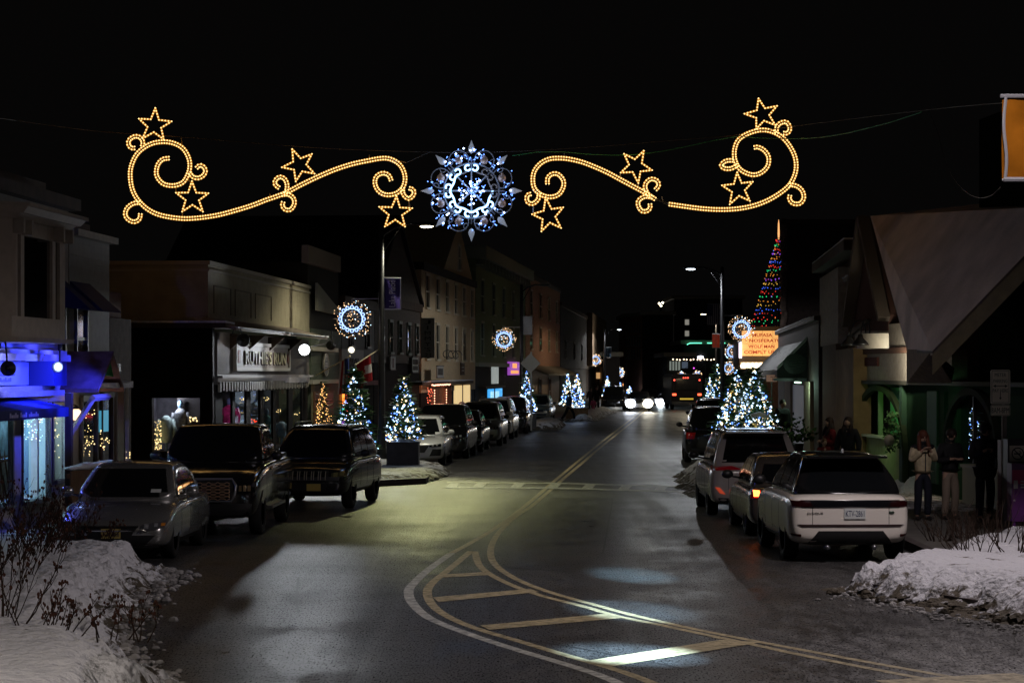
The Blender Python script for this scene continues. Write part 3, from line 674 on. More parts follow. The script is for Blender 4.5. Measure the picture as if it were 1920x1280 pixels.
def lamp_post(label, x, y, H, hx, side, power, cool=False, col=None, d=.11, group='street lamps along the street', lit=True, base_z=.15, tilt=0, ang=176, bl=.12, aimd=(0, 0)):
    """pole at (x,y), lamp head at hx (arm length along x)"""
    t = thing('street_lamp', label, 'street lamp', (x, y, base_z), 0, group)
    p = MB(); p.lathe([(d*1.9, base_z), (d*1.9, base_z+.25), (d*1.35, base_z+.32), (d*1.2, base_z+1.0), (d, base_z+1.1), (d*.72, H), (d*.2, H+.06)], (x, y, 0), 12); p.build('pole', polem, t, smooth=True)
    a = MB(); dx = hx-x; pts = [(x, y, H-.35), (x+dx*.25, y, H-.12), (x+dx*.6, y, H+.02), (x+dx*.85, y, H+.03)]
    a.tube(pts, .035, 7); a.tube([(x, y, H-.9), (x+dx*.4, y, H-.10)], .016, 5); a.build('arm', polem, t, smooth=True)
    h = MB(); h.ball((hx, y, H+.01), .1, 14, 7, sc3=(3.4, 1.9, .75)); ho = h.build('lamp_head', polem, t, smooth=True)
    if lit:
        e = MB(); e.ball((hx, y, H-.055), .1, 12, 5, sc3=(2.1, 1.3, .45)); e.build('lens', coolon if cool else warmon, t, smooth=True)
        plight('street_light', (hx, y, H-.16), power, col or ((.93, .96, 1.) if cool else (1., .93, .78)), .12, 'SPOT', (hx+aimd[0], y+aimd[1], 0), ang, bl)
    return t
def gooseneck(label, base, head, aim, m, lit=None, power=0, col=(1, 1, 1), r=.13, group=None, ang=110, name='wall_lamp'):
    t = thing(name, label, 'wall lamp', base, 0, group); B, Hh, A = Vector(base), Vector(head), Vector(aim)
    up = Vector((0, 0, .35)); MB().tube(lerp_path([B, B+(Hh-B)*.25+up, B+(Hh-B)*.75+up, Hh], .06), .016, 6).build('arm', blackm, t, smooth=True)
    d = (A-Hh).normalized(); q = d.to_track_quat('Z', 'Y').to_matrix(); b = MB(); n = 16
    b.lathe([(r*.28, -.10), (r*.34, -.02), (r*.9, .10), (r, .16), (r*.95, .16), (r*.3, .0)], n=n); b.v = [Hh+q @ p for p in b.v]; b.build('shade', m, t, smooth=True)
    if lit:
        l = MB(); l.ball((0, 0, .12), r*.62, 10, 6); l.v = [Hh+q @ p for p in l.v]; l.build('bulb', lit, t, smooth=True)
    if power: plight('lamp_light', Hh+d*.2, power, col, .06, 'SPOT', A, ang, .4)
    return t

# ---------------------------------------------------------------- people: one skinned body, clothes grown over the same skeleton
def skinmesh(name, verts, edges, rad, m, parent, root=0, lv=2):
    me = bpy.data.meshes.new(name); me.from_pydata([tuple(v) for v in verts], edges, []); o = bpy.data.objects.new(name, me); C.objects.link(o)
    md = o.modifiers.new('k', 'SKIN'); md.use_smooth_shade = True; md.branch_smoothing = .3
    if not me.skin_vertices: me.skin_vertices.new()
    sv = me.skin_vertices[0].data
    for i, r in enumerate(rad):
        sv[i].radius = (r, r) if not isinstance(r, tuple) else r; sv[i].use_root = (i == root)
    s = o.modifiers.new('s', 'SUBSURF'); s.levels = lv; s.render_levels = lv
    me2 = evalmesh(o); o.modifiers.clear(); o.data = me2; bpy.data.meshes.remove(me); me2.name = name
    me2.materials.clear(); me2.materials.append(m); me2.polygons.foreach_set("use_smooth", [True]*len(me2.polygons))
    if parent: o.parent = parent
    return o
def person(label, loc, rz, h=1.7, jacket=None, trousers=None, hair=None, shoes=None, pose='stand', hands='front', yoke=None, hairlen=.0, stride=0., coat=0., group=None, headturn=0., bulk=1., headdown=.0, cap=None, lod=0):
    k = h/1.75; S = lambda x, y, z: Vector((x*k, y*k, z*k))
    # facing +y
    st = stride
    J = {'pel': S(0, 0, .95), 'wai': S(0, .0, 1.10), 'che': S(0, .01, 1.32), 'nec': S(0, .0, 1.47), 'nk2': S(0, .02, 1.54), 'hd': S(0, .03+headdown*.05, 1.63-headdown*.02), 'tp': S(0, .03+headdown*.09, 1.715-headdown*.03)}
    for s, n in ((-1, 'L'), (1, 'R')):
        sw = st*s
        J['hip'+n] = S(.09*s, 0, .92); J['kne'+n] = S(.10*s, .04+.22*sw, .50); J['ank'+n] = S(.105*s, -.02+.36*sw-(.10 if sw < 0 else 0), .085+(.05 if sw < 0 else 0)); J['toe'+n] = J['ank'+n]+S(.02*s, .16, -.05)
        J['sho'+n] = S(.185*s, 0, 1.42)
        if hands == 'front': J['elb'+n] = S(.25*s, -.02, 1.13); J['wri'+n] = S(.10*s, .24, 1.17)
        elif hands == 'phone': J['elb'+n] = S(.24*s, -.01, 1.15); J['wri'+n] = S(.05*s, .24, 1.27)
        elif hands == 'up': J['elb'+n] = S(.24*s, .02, 1.16); J['wri'+n] = S(.09*s, .22, 1.36)
        elif hands == 'side': J['elb'+n] = S(.27*s, -.03-.12*sw, 1.14); J['wri'+n] = S(.29*s, .05-.2*sw, .90)
    if lod == 0:
        names = list(J); V = [J[n] for n in names]; ix = {n: i for i, n in enumerate(names)}
        E = [('pel', 'wai'), ('wai', 'che'), ('che', 'nec'), ('nec', 'nk2'), ('nk2', 'hd'), ('hd', 'tp')]
        for n in 'LR': E += [('pel', 'hip'+n), ('hip'+n, 'kne'+n), ('kne'+n, 'ank'+n), ('ank'+n, 'toe'+n), ('che', 'sho'+n), ('sho'+n, 'elb'+n), ('elb'+n, 'wri'+n)]
        Rr = {'pel': .13, 'wai': .115, 'che': .135, 'nec': .065, 'nk2': .052, 'hd': (.083, .098), 'tp': (.06, .07), 'hip': .085, 'kne': .055, 'ank': .04, 'toe': .03, 'sho': .06, 'elb': .042, 'wri': .028}
        rad = [Rr[n] if n in Rr else Rr[n[:-1]] for n in names]; rad = [tuple(q*k for q in r) if isinstance(r, tuple) else r*k for r in rad]
        E = [(ix[a], ix[b]) for a, b in E]
        # hands: palm, four bent fingers of different lengths and a thumb, continued from each wrist
        for s, n in ((-1, 'L'), (1, 'R')):
            w = J['wri'+n]; fo = (w-J['elb'+n]).normalized(); side = fo.cross(Vector((0, 0, 1))); side = side.normalized() if side.length > .1 else Vector((1, 0, 0)); dn = side.cross(fo)
            pm = len(V); V.append(w+fo*.07*k); rad.append((.03*k, .018*k)); E.append((ix['wri'+n], pm))
            for f, L in enumerate((.066, .075, .07, .055)):
                o = side*(f-1.5)*.02*k; a = len(V); V += [V[pm]+o*1.1+fo*.03*k, V[pm]+o*1.2+fo*(.03+L*.5)*k-dn*.012*k, V[pm]+o*1.1+fo*(.03+L*.75)*k-dn*.04*k]
                rad += [.0095*k, .009*k, .0075*k]; E += [(pm, a), (a, a+1), (a+1, a+2)]
            a = len(V); V += [w+fo*.045*k-side*s*.035*k-dn*.01*k, w+fo*.085*k-side*s*.045*k-dn*.03*k]; rad += [.011*k, .009*k]; E += [(pm, a), (a, a+1)]
        body = skinmesh('person', V, E, rad, skin, None, 0, 1)
    else:
        b = MB(); b.ball(S(0, .03, 1.63), .105*k, 10, 8, sc3=(.85, .95, 1.15)); b.tube([S(0, 0, 1.47), S(0, .02, 1.56)], .045*k, 8)
        for s, n in ((-1, 'L'), (1, 'R')):
            b.tube([J['sho'+n], J['elb'+n], J['wri'+n], J['wri'+n]+S(0, .05, -.03)], [.05*k, .04*k, .03*k, .035*k], 7)
            b.tube([J['hip'+n], J['kne'+n], J['ank'+n], J['toe'+n]], [.08*k, .055*k, .04*k, .03*k], 7)
        b.tube([S(0, 0, .9), S(0, 0, 1.15), S(0, 0, 1.42), S(0, 0, 1.48)], [.13*k, .11*k, .10*k, .045*k], 8); body = b.build('person', skin, None, smooth=True)
    body.location = loc; body.rotation_euler = (0, 0, rz); tag(body, label, 'person', group)
    # face
    if lod == 0:
        hd = J['hd']; f = MB(); f.ball(hd+S(0, .098, -.015), .016*k, 6, 4, sc3=(.8, 1.2, 1.5))
        for s in (-1, 1): f.ball(hd+S(.083*s, -.005, -.01), .026*k, 6, 5, sc3=(.4, .7, 1.1))
        f.build('face_features', skin, body, False, True)
        e = MB()
        for s in (-1, 1): e.ball(hd+S(.033*s, .086, .012), .012*k, 6, 4, sc3=(1.2, .6, .7))
        e.ball(hd+S(0, .090, -.058), .02*k, 6, 4, sc3=(1.2, .3, .3)); e.build('eyes_and_mouth', mat('face_dark', (.08, .03, .025), .5), body, False, True)
    # clothing
    bk = bulk
    if jacket is not None:
        tv = [J['pel']+S(0, 0, -.04-coat*.55), J['pel']+S(0, 0, .02), J['wai'], J['che'], J['nec']+S(0, 0, .0)]; te = [(0, 1), (1, 2), (2, 3), (3, 4)]
        tr = [(.175+.02*(coat > 0))*k*bk, .165*k*bk, .155*k*bk, .165*k*bk, .08*k*bk]
        for n in 'LR':
            a = len(tv); tv += [J['sho'+n], J['elb'+n], J['wri'+n].lerp(J['elb'+n], .06)]; te += [(3, a), (a, a+1), (a+1, a+2)]; tr += [.082*k*bk, .068*k*bk, .052*k*bk]
        jk = skinmesh('jacket', tv, te, tr, jacket, body, 2, 2)
        if lod == 0:
            fy = .158*k*bk
            MB().box((-.006, fy-.02, J['pel'].z), (.006, fy+.012, J['che'].z)).build('zip', blackm, body, False)
            col = MB(); col.lathe([(.085*k, 0), (.092*k, .05*k), (.078*k, .07*k), (.07*k, .01)], J['nec']+S(0, .0, .01), 12); col.build('collar', yoke or jacket, body, False, True)
        if yoke: skinmesh('jacket_yoke', [J['che']+S(0, 0, .05), J['nec'], J['shoL']+S(.02, 0, .005), J['shoR']+S(-.02, 0, .005), J['shoL']+S(-.03, -.0, -.05), J['shoR']+S(.03, 0, -.05)], [(0, 1), (1, 2), (1, 3), (2, 4), (3, 5)], [.165*k*bk, .09*k, .09*k, .09*k, .085*k, .085*k], yoke, body, 0, 1)
    tm = trousers or blackm
    tv = [J['pel']+S(0, 0, .03), J['pel']+S(0, 0, -.05)]; te = [(0, 1)]; tr = [.145*k, .14*k]
    for n in 'LR':
        a = len(tv); tv += [J['hip'+n]+S(0, 0, -.05), J['kne'+n], J['ank'+n]+S(0, 0, .0)]; te += [(1, a), (a, a+1), (a+1, a+2)]; tr += [.105*k, .082*k, .072*k]
    skinmesh('trousers', tv, te, tr, tm, body, 0, 2)
    for s, n in ((-1, 'L'), (1, 'R')):
        b = MB(); a = J['ank'+n]; b.ball(a+S(.012*s, .07, -.04), .1*k, 10, 6, sc3=(.52, 1.45, .48)); b.build('shoe', shoes or blackm, body, False, True)
    hm = hair or mat('hair_dark', (.02, .012, .01), .6); b = MB(); hd = J['hd']
    b.ball(hd+S(0, -.022, .035), .105*k, 14, 9, sc3=(.98, 1.08, 1.02))
    if hairlen:
        for s in (-1, 1): b.tube([hd+S(.07*s, -.01, .03), hd+S(.085*s, .0, -.08), hd+S(.10*s, .07, -.08-hairlen*.5), hd+S(.085*s, .12, -.08-hairlen)], [.05*k, .045*k, .045*k, .02*k], 8)
        b.tube([hd+S(0, -.06, 0), hd+S(0, -.09, -.18), hd+S(0, -.11, -.1-hairlen)], [.08*k, .09*k, .05*k], 8)
    b.build('hair', hm, body, False, True)
    if cap: MB().ball(hd+S(0, -.015, .055), .108*k, 14, 8, sc3=(1.03, 1.1, .95)).build('hat', cap, body, False, True)
    return body
# ================================================================ street lights above the crossing (real lamps, some just outside the frame)
def kc(pts):  # curb polyline helper: list of (X,Y)
    return pts
LC = [(-5.3, 15), (-5.6, 30), (-6.6, 35.0), (-7.3, 38), (-6.7, 44), (-5.7, 50), (-5.05, 56), (-4.6, 59), (-2.25, 61.5), (-2.1, 70), (-4.0, 73.5), (-2.95, 82), (-1.9, 94), (.0, 112), (.9, 116), (1.0, 120), (1.4, 134), (2.9, 138), (3.4, 146), (5.3, 177), (9.0, 249), (20, 420), (34, 640)]
RC = [(6.6, 15), (6.3, 27), (4.5, 31.2), (6.45, 34.5), (6.55, 46), (6.6, 53), (4.6, 56), (4.75, 66), (7.3, 70), (8.2, 84), (9.4, 98), (9.9, 110), (12.4, 146), (14.9, 178), (18.5, 249), (29, 420), (46, 640)]
LF = [(-12.6, 15), (-9.8, 24.6), (-9.4, 36), (.063636*50-11.3636, 50), (.063636*83.3-11.3636, 83.3), (.08864*120-13.44, 120), (.08864*200-13.44, 200), (8, 260), (17, 420), (30, 640)]
RF = [(14, 15), (11.4, 36), (9.95, 50), (8.9, 61), (.07*80+4.59, 80), (.07*110+4.59, 110), (.07*150+4.59, 150), (21, 200), (25.5, 280), (34, 420), (50, 640)]
g = MB()
g.grid([[(x, y, 0) for x in (-900, -300, -60, 0, 60, 300, 900)] for y in (-60, 10, 60, 150, 400, 900, 2200)])
tag(g.build('road', asph), 'dark worn asphalt roadway, damp in patches', 'road', kind='structure')
def interp(pl, y):
    for i in range(len(pl)-1):
        if pl[i][1] <= y <= pl[i+1][1]:
            t = (y-pl[i][1])/(pl[i+1][1]-pl[i][1]); return pl[i][0]+(pl[i+1][0]-pl[i][0])*t
    return pl[-1][0] if y > pl[-1][1] else pl[0][0]
def sidewalk(name, cur, s, label):
    ys = sorted(set([15+i*2.5 for i in range(75)]+[p[1] for p in cur]+[260, 340, 500, 640])); b = MB(); k = MB()
    out = -60 if s < 0 else 75
    P = [[(interp(cur, y)+s*.16, y, .152), (interp(cur, y)+s*3.0, y, .15), (out, y, .15)] for y in ys]
    b.grid(P); tag(b.build(name, conc), label, 'pavement', kind='structure')
    for i in range(len(ys)-1):
        a, c = interp(cur, ys[i]), interp(cur, ys[i+1])
        k.hexa([(a, ys[i], -.05), (a+s*.16, ys[i], -.05), (c+s*.16, ys[i+1], -.05), (c, ys[i+1], -.05), (a, ys[i], .156), (a+s*.16, ys[i], .156), (c+s*.16, ys[i+1], .156), (c, ys[i+1], .156)])
    tag(k.build('kerb', curbm), 'grey stone kerb along the '+('shop side' if s < 0 else 'gabled building side')+' pavement', 'kerb', kind='structure')
sidewalk('sidewalk', LC, -1, 'pavement in front of the shops on the left'); sidewalk('sidewalk', RC, 1, 'pavement in front of the gabled building on the right')
# ---------------------------------------------------------------- painted markings, traced onto the ground
def strip(b, pts, w, z, mi=None):
    """pts: pixel points down the middle of a line, w: width in metres"""
    q = lerp_path([G(x, y) for x, y in pts], .5); L = []; n = len(q)
    for i in range(n):
        t = (q[min(i+1, n-1)]-q[max(i-1, 0)]).normalized(); s = Vector((t.y, -t.x, 0))*w/2
        L.append([q[i]-s+Vector((0, 0, z)), q[i]+s+Vector((0, 0, z))])
    b.grid(L, mi)
def quadpx(b, pts, z, mi=None): b.add([G(x, y)+Vector((0, 0, z)) for x, y in pts], [tuple(range(len(pts)))], mi)
ym = MB(); wm = MB()
far_ = [(1228, 755), (1205, 768), (1180, 788), (1130, 827)]
strip(ym, far_+[(1087, 850+12), (1046, 896), (992, 942), (933, 987), (883, 1017), (846, 1037)], .11, .004)
strip(wm, [(846, 1037), (804, 1067), (776, 1093), (766, 1108), (773, 1130), (804, 1158), (867, 1184), (950, 1212), (1054, 1243), (1117, 1263), (1170, 1285), (1260, 1330)], .13, .004)
strip(ym, [(883, 1033), (837, 1071), (811, 1092), (801, 1110), (810, 1133), (837, 1154), (887, 1176), (971, 1201), (1054, 1226), (1117, 1244), (1158, 1256), (1221, 1279), (1320, 1325)], .12, .004)
strip(ym, [(1235, 755), (1212, 768), (1189, 788), (1140, 827), (1097, 863), (1044, 908), (1000, 946), (967, 968), (937, 996), (921, 1025), (924, 1052), (950, 1075), (992, 1096), (1054, 1117), (1117, 1134), (1179, 1151), (1283, 1175), (1367, 1192), (1450, 1208), (1520, 1221), (1700, 1254), (1980, 1302)], .11, .004)
strip(ym, [(890, 1033), (898, 1058), (917, 1075), (958, 1096), (1017, 1117), (1096, 1137), (1158, 1155), (1242, 1172), (1325, 1190), (1417, 1209), (1500, 1227), (1700, 1266), (1940, 1310)], .11, .004)
quadpx(ym, [(835, 1077), (917, 1072), (921, 1078), (830, 1083)], .008); quadpx(ym, [(812, 1120), (994, 1104), (1010, 1110), (822, 1129)], .008)
quadpx(ym, [(900, 1173), (1142, 1150), (1176, 1158), (918, 1181)], .008); quadpx(ym, [(1095, 1240), (1350, 1200), (1430, 1204), (1145, 1250)], .008)
quadpx(ym, [(1640, 1276), (1900, 1262), (1990, 1280), (1700, 1296)], .008)
tag(ym.build('road_markings', ypaint, fix=False), 'faded yellow double centre line with hatched wedge', 'road marking', kind='structure')
def yl(x): return 905+max(0, (x-1035))*.026
for (a, c) in ((0, 2.6), (10, 3.0)): quadpx(wm, [(838, 904+a*.9), (1035, 905+a*.9), (1290, 911.5+a*.95), (1290, 911.5+a*.95+c), (1035, 905+a*.9+c*.8), (838, 904+a*.9+c*.8)], .012)
for x in (845, 895, 966, 1035, 1100, 1168, 1235): quadpx(wm, [(x-2, yl(x)+2), (x+18, yl(x)+2), (x+10, yl(x)+10), (x-10, yl(x)+10)], .016)
tag(wm.build('road_markings', wpaint, fix=False), 'worn white crosswalk ladder and white edge line', 'road marking', kind='structure')
# cracks and tar seams
cr = MB()
for pts in ([(940, 1193), (1060, 1210), (1180, 1233), (1270, 1250), (1330, 1268)], [(560, 1082), (556, 1120), (560, 1150)], [(1500, 1200), (1700, 1240), (1920, 1290)], [(700, 1055), (900, 1060), (1100, 1074)], [(1220, 870), (1300, 868)], [(1150, 930), (1130, 1040)]): strip(cr, pts, .03, .003)
tag(cr.build('tar_seams', mat('tar', (.015, .015, .015), .5), fix=False), 'thin black tar seams in the asphalt', 'tar seam', kind='structure')

# ---------------------------------------------------------------- snow banks (height fields with clods)
def bank(name, label, xr, yr, inside, hmax, m, seed=0, step=.09, z0=0., kind='structure', rough=1., fall=1.1, cat='snow bank'):
    b = MB(); nx = int((xr[1]-xr[0])/step)+1; ny = int((yr[1]-yr[0])/step)+1; hs = {}
    for j in range(ny):
        for i in range(nx):
            x, y = xr[0]+i*step, yr[0]+j*step; d = inside(x, y)
            n1 = noise.noise(Vector((x*.8, y*.8, seed))); n2 = noise.noise(Vector((x*3.1, y*3.1, seed+5))); n3 = noise.noise(Vector((x*8, y*8, seed+9)))
            d2 = d+n1*.22+n2*.10*rough+n3*.05*rough
            t = max(0., min(1., d2/fall)); e = t*t*(3-2*t) if fall > .6 else t**.6
            edge = 1-abs(2*min(t, .999)-1)
            h = hmax*(e*(.92+.18*n1)+.16*rough*edge*max(n2, -.1)+.10*rough*edge*n3+.03*n2*(d2 > 0)+.022*rough*n3*(d2 > 0))
            hs[i, j] = (x, y, z0+h if d2 > 0 else z0+max(-.12, d2*.5), d2 > -.35)
    vid = {}
    for j in range(ny-1):
        for i in range(nx-1):
            q = [(i, j), (i+1, j), (i+1, j+1), (i, j+1)]
            if any(hs[k][3] and hs[k][2] > z0-.03 for k in q):
                for k in q:
                    if k not in vid: vid[k] = len(b.v); b.v.append(Vector(hs[k][:3]))
                b.f.append(tuple(vid[k] for k in q)); b.m.append(0)
    o = b.build(name, m, smooth=True, fix=False); tag(o, label, cat, kind=kind); return o
def poly_sd(poly):
    P = [Vector(p) for p in poly]; n = len(P)
    def f(x, y):
        q = Vector((x, y)); ins = False; md = 1e9
        for i in range(n):
            a, c = P[i], P[(i+1) % n]
            if (a.y > y) != (c.y > y) and x < (c.x-a.x)*(y-a.y)/(c.y-a.y)+a.x: ins = not ins
            ab = c-a; t = max(0, min(1, (q-a).dot(ab)/ab.length_squared)); md = min(md, (q-(a+ab*t)).length)
        return md if ins else -md
    return f
bank('snow', 'long ploughed snow bank at the near left with dirt specks, below the bare shrubs', (-8.4, -1.9), (15.5, 36.6),
     poly_sd([(-1.9, 14), (-2.95, 21.0), (-3.3, 22.4), (-3.95, 24.2), (-4.45, 27), (-4.7, 30), (-4.75, 32.6), (-5.1, 34.6), (-6.4, 35.7), (-9.5, 36.4), (-9.5, 14)]), .50, snow, 3, .075, rough=1.7)
bank('snow', 'lumpy snow mound with a dark kerb edge at the near right, behind the parked white SUV', (4.2, 11), (24.5, 38),
     poly_sd([(4.50, 31.2), (5.12, 29.6), (5.72, 28.2), (6.15, 27.2), (6.45, 25.6), (8, 24), (12, 24), (12, 38.5), (8.0, 38.2), (7.2, 36.5), (6.2, 34.2), (5.2, 32.2)]), .36, wsnow, 11, .075, z0=.13, rough=2.0, fall=.6)
bank('snow', 'grey slush spread on the asphalt beside the right mound', (3.9, 8), (24.5, 32.5),
     poly_sd([(4.25, 31.6), (4.95, 29.0), (5.8, 27.2), (6.5, 25.6), (7.2, 25.2), (5.6, 29.4), (4.8, 31.8)]), .04, dsnow, 17, .06, rough=.6, fall=.5, kind='stuff', cat='slush')
bank('snow', 'trampled snow round the planter below the second lit tree', (-4.4, -1.6), (60.5, 73.5), poly_sd([(-3.9, 61), (-2.35, 62), (-1.95, 66), (-2.05, 70), (-2.9, 72.6), (-4.3, 72)]), .16, wsnow, 21, .1, z0=.12, fall=.5)
bank('snow', 'snow heap at the end of the crosswalk, left of the silver SUV', (3.9, 6.8), (53, 68.5), poly_sd([(4.3, 54), (5.6, 53), (6.6, 56), (6.6, 67), (4.9, 67.5), (4.35, 62)]), .42, wsnow, 25, .11, z0=.05, fall=.8)
bank('snow', 'ploughed snow beside the pale minivan on the left', (.0, 3.2), (118, 136), poly_sd([(.9, 119), (2.4, 120), (2.9, 132), (1.6, 135), (1.0, 128)]), .35, wsnow, 29, .2, z0=.05, fall=.6)
bank('snow', 'snow bank on the left kerb near the walking person', (2.6, 8.6), (137, 178), poly_sd([(3.2, 138), (5.0, 140), (6.1, 155), (7.6, 172), (5.6, 176), (4.0, 150)]), .45, wsnow, 33, .35, z0=.05, fall=1.)
bank('snow', 'thin snow along the kerb beside the parked pickup', (-7.2, -5.6), (41.0, 50), poly_sd([(-6.9, 41.6), (-6.1, 41.6), (-5.7, 49.5), (-6.6, 49.8)]), .12, wsnow, 37, .09, z0=.14, fall=.4)
bank('snow', 'thin blue-lit snow on the pavement outside the blue-lit shop', (-11.5, -7.4), (34.5, 42), poly_sd([(-11.5, 34.4), (-7.9, 35.4), (-8.1, 41.3), (-11.5, 41.8)]), .05, snow, 41, .1, z0=.15, fall=.4)
bank('snow', 'thin trampled snow on the pavement behind the three standing people', (7.0, 10.4), (44, 60), poly_sd([(7.6, 48), (9.8, 46), (9.2, 58), (7.9, 59)]), .05, wsnow, 45, .12, z0=.15, fall=.4)
rnd = random.Random(77)
def clods(label, line, n, spread, mx):
    b = MB(); L = [Vector(p) for p in line]
    for i in range(n):
        k = rnd.randrange(len(L)-1); p = L[k].lerp(L[k+1], rnd.random()); q = (p.x+rnd.gauss(0, spread), p.y+rnd.gauss(0, spread)); r = mx*rnd.random()**2.2+.012
        b.ball((q[0], q[1], (.0 if r < mx*.6 else .0)+r*.3), r, 6, 4, sc3=(rnd.uniform(.8, 1.4), rnd.uniform(.7, 1.2), rnd.uniform(.5, .9)))
    tag(b.build('snow_clods', mat('clod_snow', (.34, .33, .33), .8, var=.5, vscale=3) if mx < .08 else wsnow, fix=False), label, 'snow', kind='stuff')
clods('small snow clods and grit scattered along the foot of the near left bank', [(-3.2, 21.5), (-3.9, 24), (-4.45, 27), (-4.7, 30), (-4.75, 33), (-5.1, 34.8)], 700, .15, .05)
clods('loose snow lumps along the kerb of the right mound', [(4.5, 31.3), (5.1, 29.5), (5.7, 28), (6.3, 26.6)], 300, .14, .09)
clods('grit and slush crumbs on the asphalt beside the right mound', [(4.4, 30.8), (5.0, 28.8), (5.9, 26.4)], 260, .22, .035)
# ---------------------------------------------------------------- bare shrubs
def shrub(label, x, y, z, h, n, seed, lean=0., spread=.5, seeds=True, name='bare_shrub'):
    rnd = random.Random(seed); b = MB(); hd = MB()
    for i in range(n):
        a = rnd.random()*6.283; s0 = rnd.random()**.5*spread*.4; p = Vector((x+s0*math.cos(a), y+s0*math.sin(a), z)); L = h*rnd.uniform(.6, 1.1)
        d = Vector((math.cos(a)*spread+lean, math.sin(a)*spread, 1)).normalized(); pts = [p]
        for k in range(5):
            d = (d+Vector((rnd.uniform(-.2, .2), rnd.uniform(-.2, .2), rnd.uniform(-.08, .12)))).normalized(); pts.append(pts[-1]+d*L/5)
            if k > 0:
                for _ in range(2):
                    e = (d+Vector((rnd.uniform(-.9, .9), rnd.uniform(-.9, .9), rnd.uniform(.0, .6)))).normalized(); q = pts[-1]; ln = L*rnd.uniform(.12, .30)
                    m_ = q+e*ln*.6+Vector((0, 0, .01)); en = q+(e+Vector((0, 0, .3))).normalized()*ln
                    b.tube([q, m_, en], [.004, .003, .002], 3, cap=False)
                    if seeds and rnd.random() < .75: 
                        for _ in range(2): hd.ball(en+Vector((rnd.uniform(-.02, .02), 0, rnd.uniform(-.03, .01))), rnd.uniform(.007, .015), 5, 4, sc3=(1, 1, 1.5))
        b.tube(pts, [.008, .007, .006, .005, .004, .003], 4, cap=False)
    t = thing(name, label, 'shrub', (x, y, z), 0, 'bare shrubs in the snow')
    if hd.v: n0 = len(b.v); b.v += hd.v; b.f += [tuple(n0+i for i in f) for f in hd.f]; b.m += [1]*len(hd.f)
    b.build('stems', [twig, mat('seed_head', (.07, .03, .02), .9)], t, fix=False)
    return t
px_ = lambda px, Y: (px-CX)/FPX*Y
for i, (px, Y, h, n, lab) in enumerate([(8, 23.5, 1.15, 12, 'tallest dry shrub at the lower left corner, dark seed heads'), (70, 23.0, .46, 7, 'dry shrub in the snow at the bottom left, left of two twig clumps'), (120, 22.6, .42, 7, 'dry shrub with seed heads standing in the low snow at the bottom edge'),
        (215, 22.4, .36, 5, 'sparse twigs poking from the snow bank at the bottom edge'), (265, 22.3, .38, 4, 'lone thin twig at the front end of the left snow bank'),
        (-45, 28, 1.0, 10, 'bushy dry shrub half outside the left edge'), (20, 31, 1.05, 18, 'dense russet shrub in front of the blue-lit snow'), (75, 33, .95, 20, 'dense russet shrub left of the silver sedan bumper'), (130, 34.6, .75, 16, 'low russet shrub touching the silver sedan bumper'),
        (30, 28.8, .62, 10, 'russet shrub on the snow slope at the left edge'), (85, 31.6, .5, 12, 'short russet shrub on top of the left snow bank'), (175, 34.7, .48, 10, 'low twigs in front of the silver sedan licence plate')]):
    shrub(lab, px_(px, Y), Y, .36 if Y < 32 else .30, h, n, 50+i, lean=.12)
for i, (px, Y, h, lab) in enumerate([(1800, 33.2, .62, 'bare twigs rising from the right snow mound, left clump'), (1868, 33.6, .72, 'bare twigs rising from the right snow mound, tallest clump'), (1905, 32.6, .6, 'bare twigs in the right snow mound at the picture edge'),
        (1832, 32.4, .5, 'short bare twigs at the front of the right snow mound'), (1760, 38.6, .42, 'dark low shrub behind the right snow mound'), (1810, 39.2, .5, 'dark low shrub by the feet of the standing people'), (1850, 39, .45, 'dark low shrub at the foot of the meter sign')]):
    shrub(lab, px_(px, Y), Y, .38 if Y < 38 else .15, h, 11 if Y < 38 else 22, 80+i, lean=-.25 if Y < 38 else 0, seeds=False)
# ================================================================ buildings on the left
FL = Fac((.063636*30-11.3636, 30), (.063636*83.3-11.3636, 83.3), 1)
FM = Fac((.08864*83.3-13.44, 83.3), (.08864*200-13.44, 200), 1)
def win_(F, root, uc, w, z0, z1, off=0., fm=None, pm=None, arch=False, name='window', mull=True, label=None, sill=True):
    b = MB(); t = .07
    F.box(b, uc-w/2-t, uc-w/2, z0, z1, off, off+.06); F.box(b, uc+w/2, uc+w/2+t, z0, z1, off, off+.06)
    F.box(b, uc-w/2-t, uc+w/2+t, z1, z1+.12, off, off+.08)
    if sill: F.box(b, uc-w/2-t*1.6, uc+w/2+t*1.6, z0-.09, z0, off, off+.12)
    else: F.box(b, uc-w/2-t, uc+w/2+t, z0-t, z0, off, off+.06)
    if mull: F.box(b, uc-w/2, uc+w/2, (z0+z1)/2-.03, (z0+z1)/2+.03, off+.012, off+.045)
    o = b.build(name, fm or white_tr, root)
    if label: o['label'] = label
    p = MB(); F.box(p, uc-w/2, uc+w/2, z0, z1, off-.01, off+.012); q = p.build('pane', pm or glassd, o)
    return o
def bldg(label, F, u0, depth=9, name='shop_building', group=None):
    q = F.pt(u0, .15, 0); return thing(name, label, 'building', (q.x, q.y, .15), 0, group)
def snowcap(F, b, u0, u1, z, o0, o1, t=.06):
    n = 10
    for i in range(n):
        a, c = u0+(u1-u0)*i/n, u0+(u1-u0)*(i+1)/n; F.box(b, a, c, z, z+t*(.7+.5*noise.noise(Vector((a*2, z, 1)))), o0, o1)
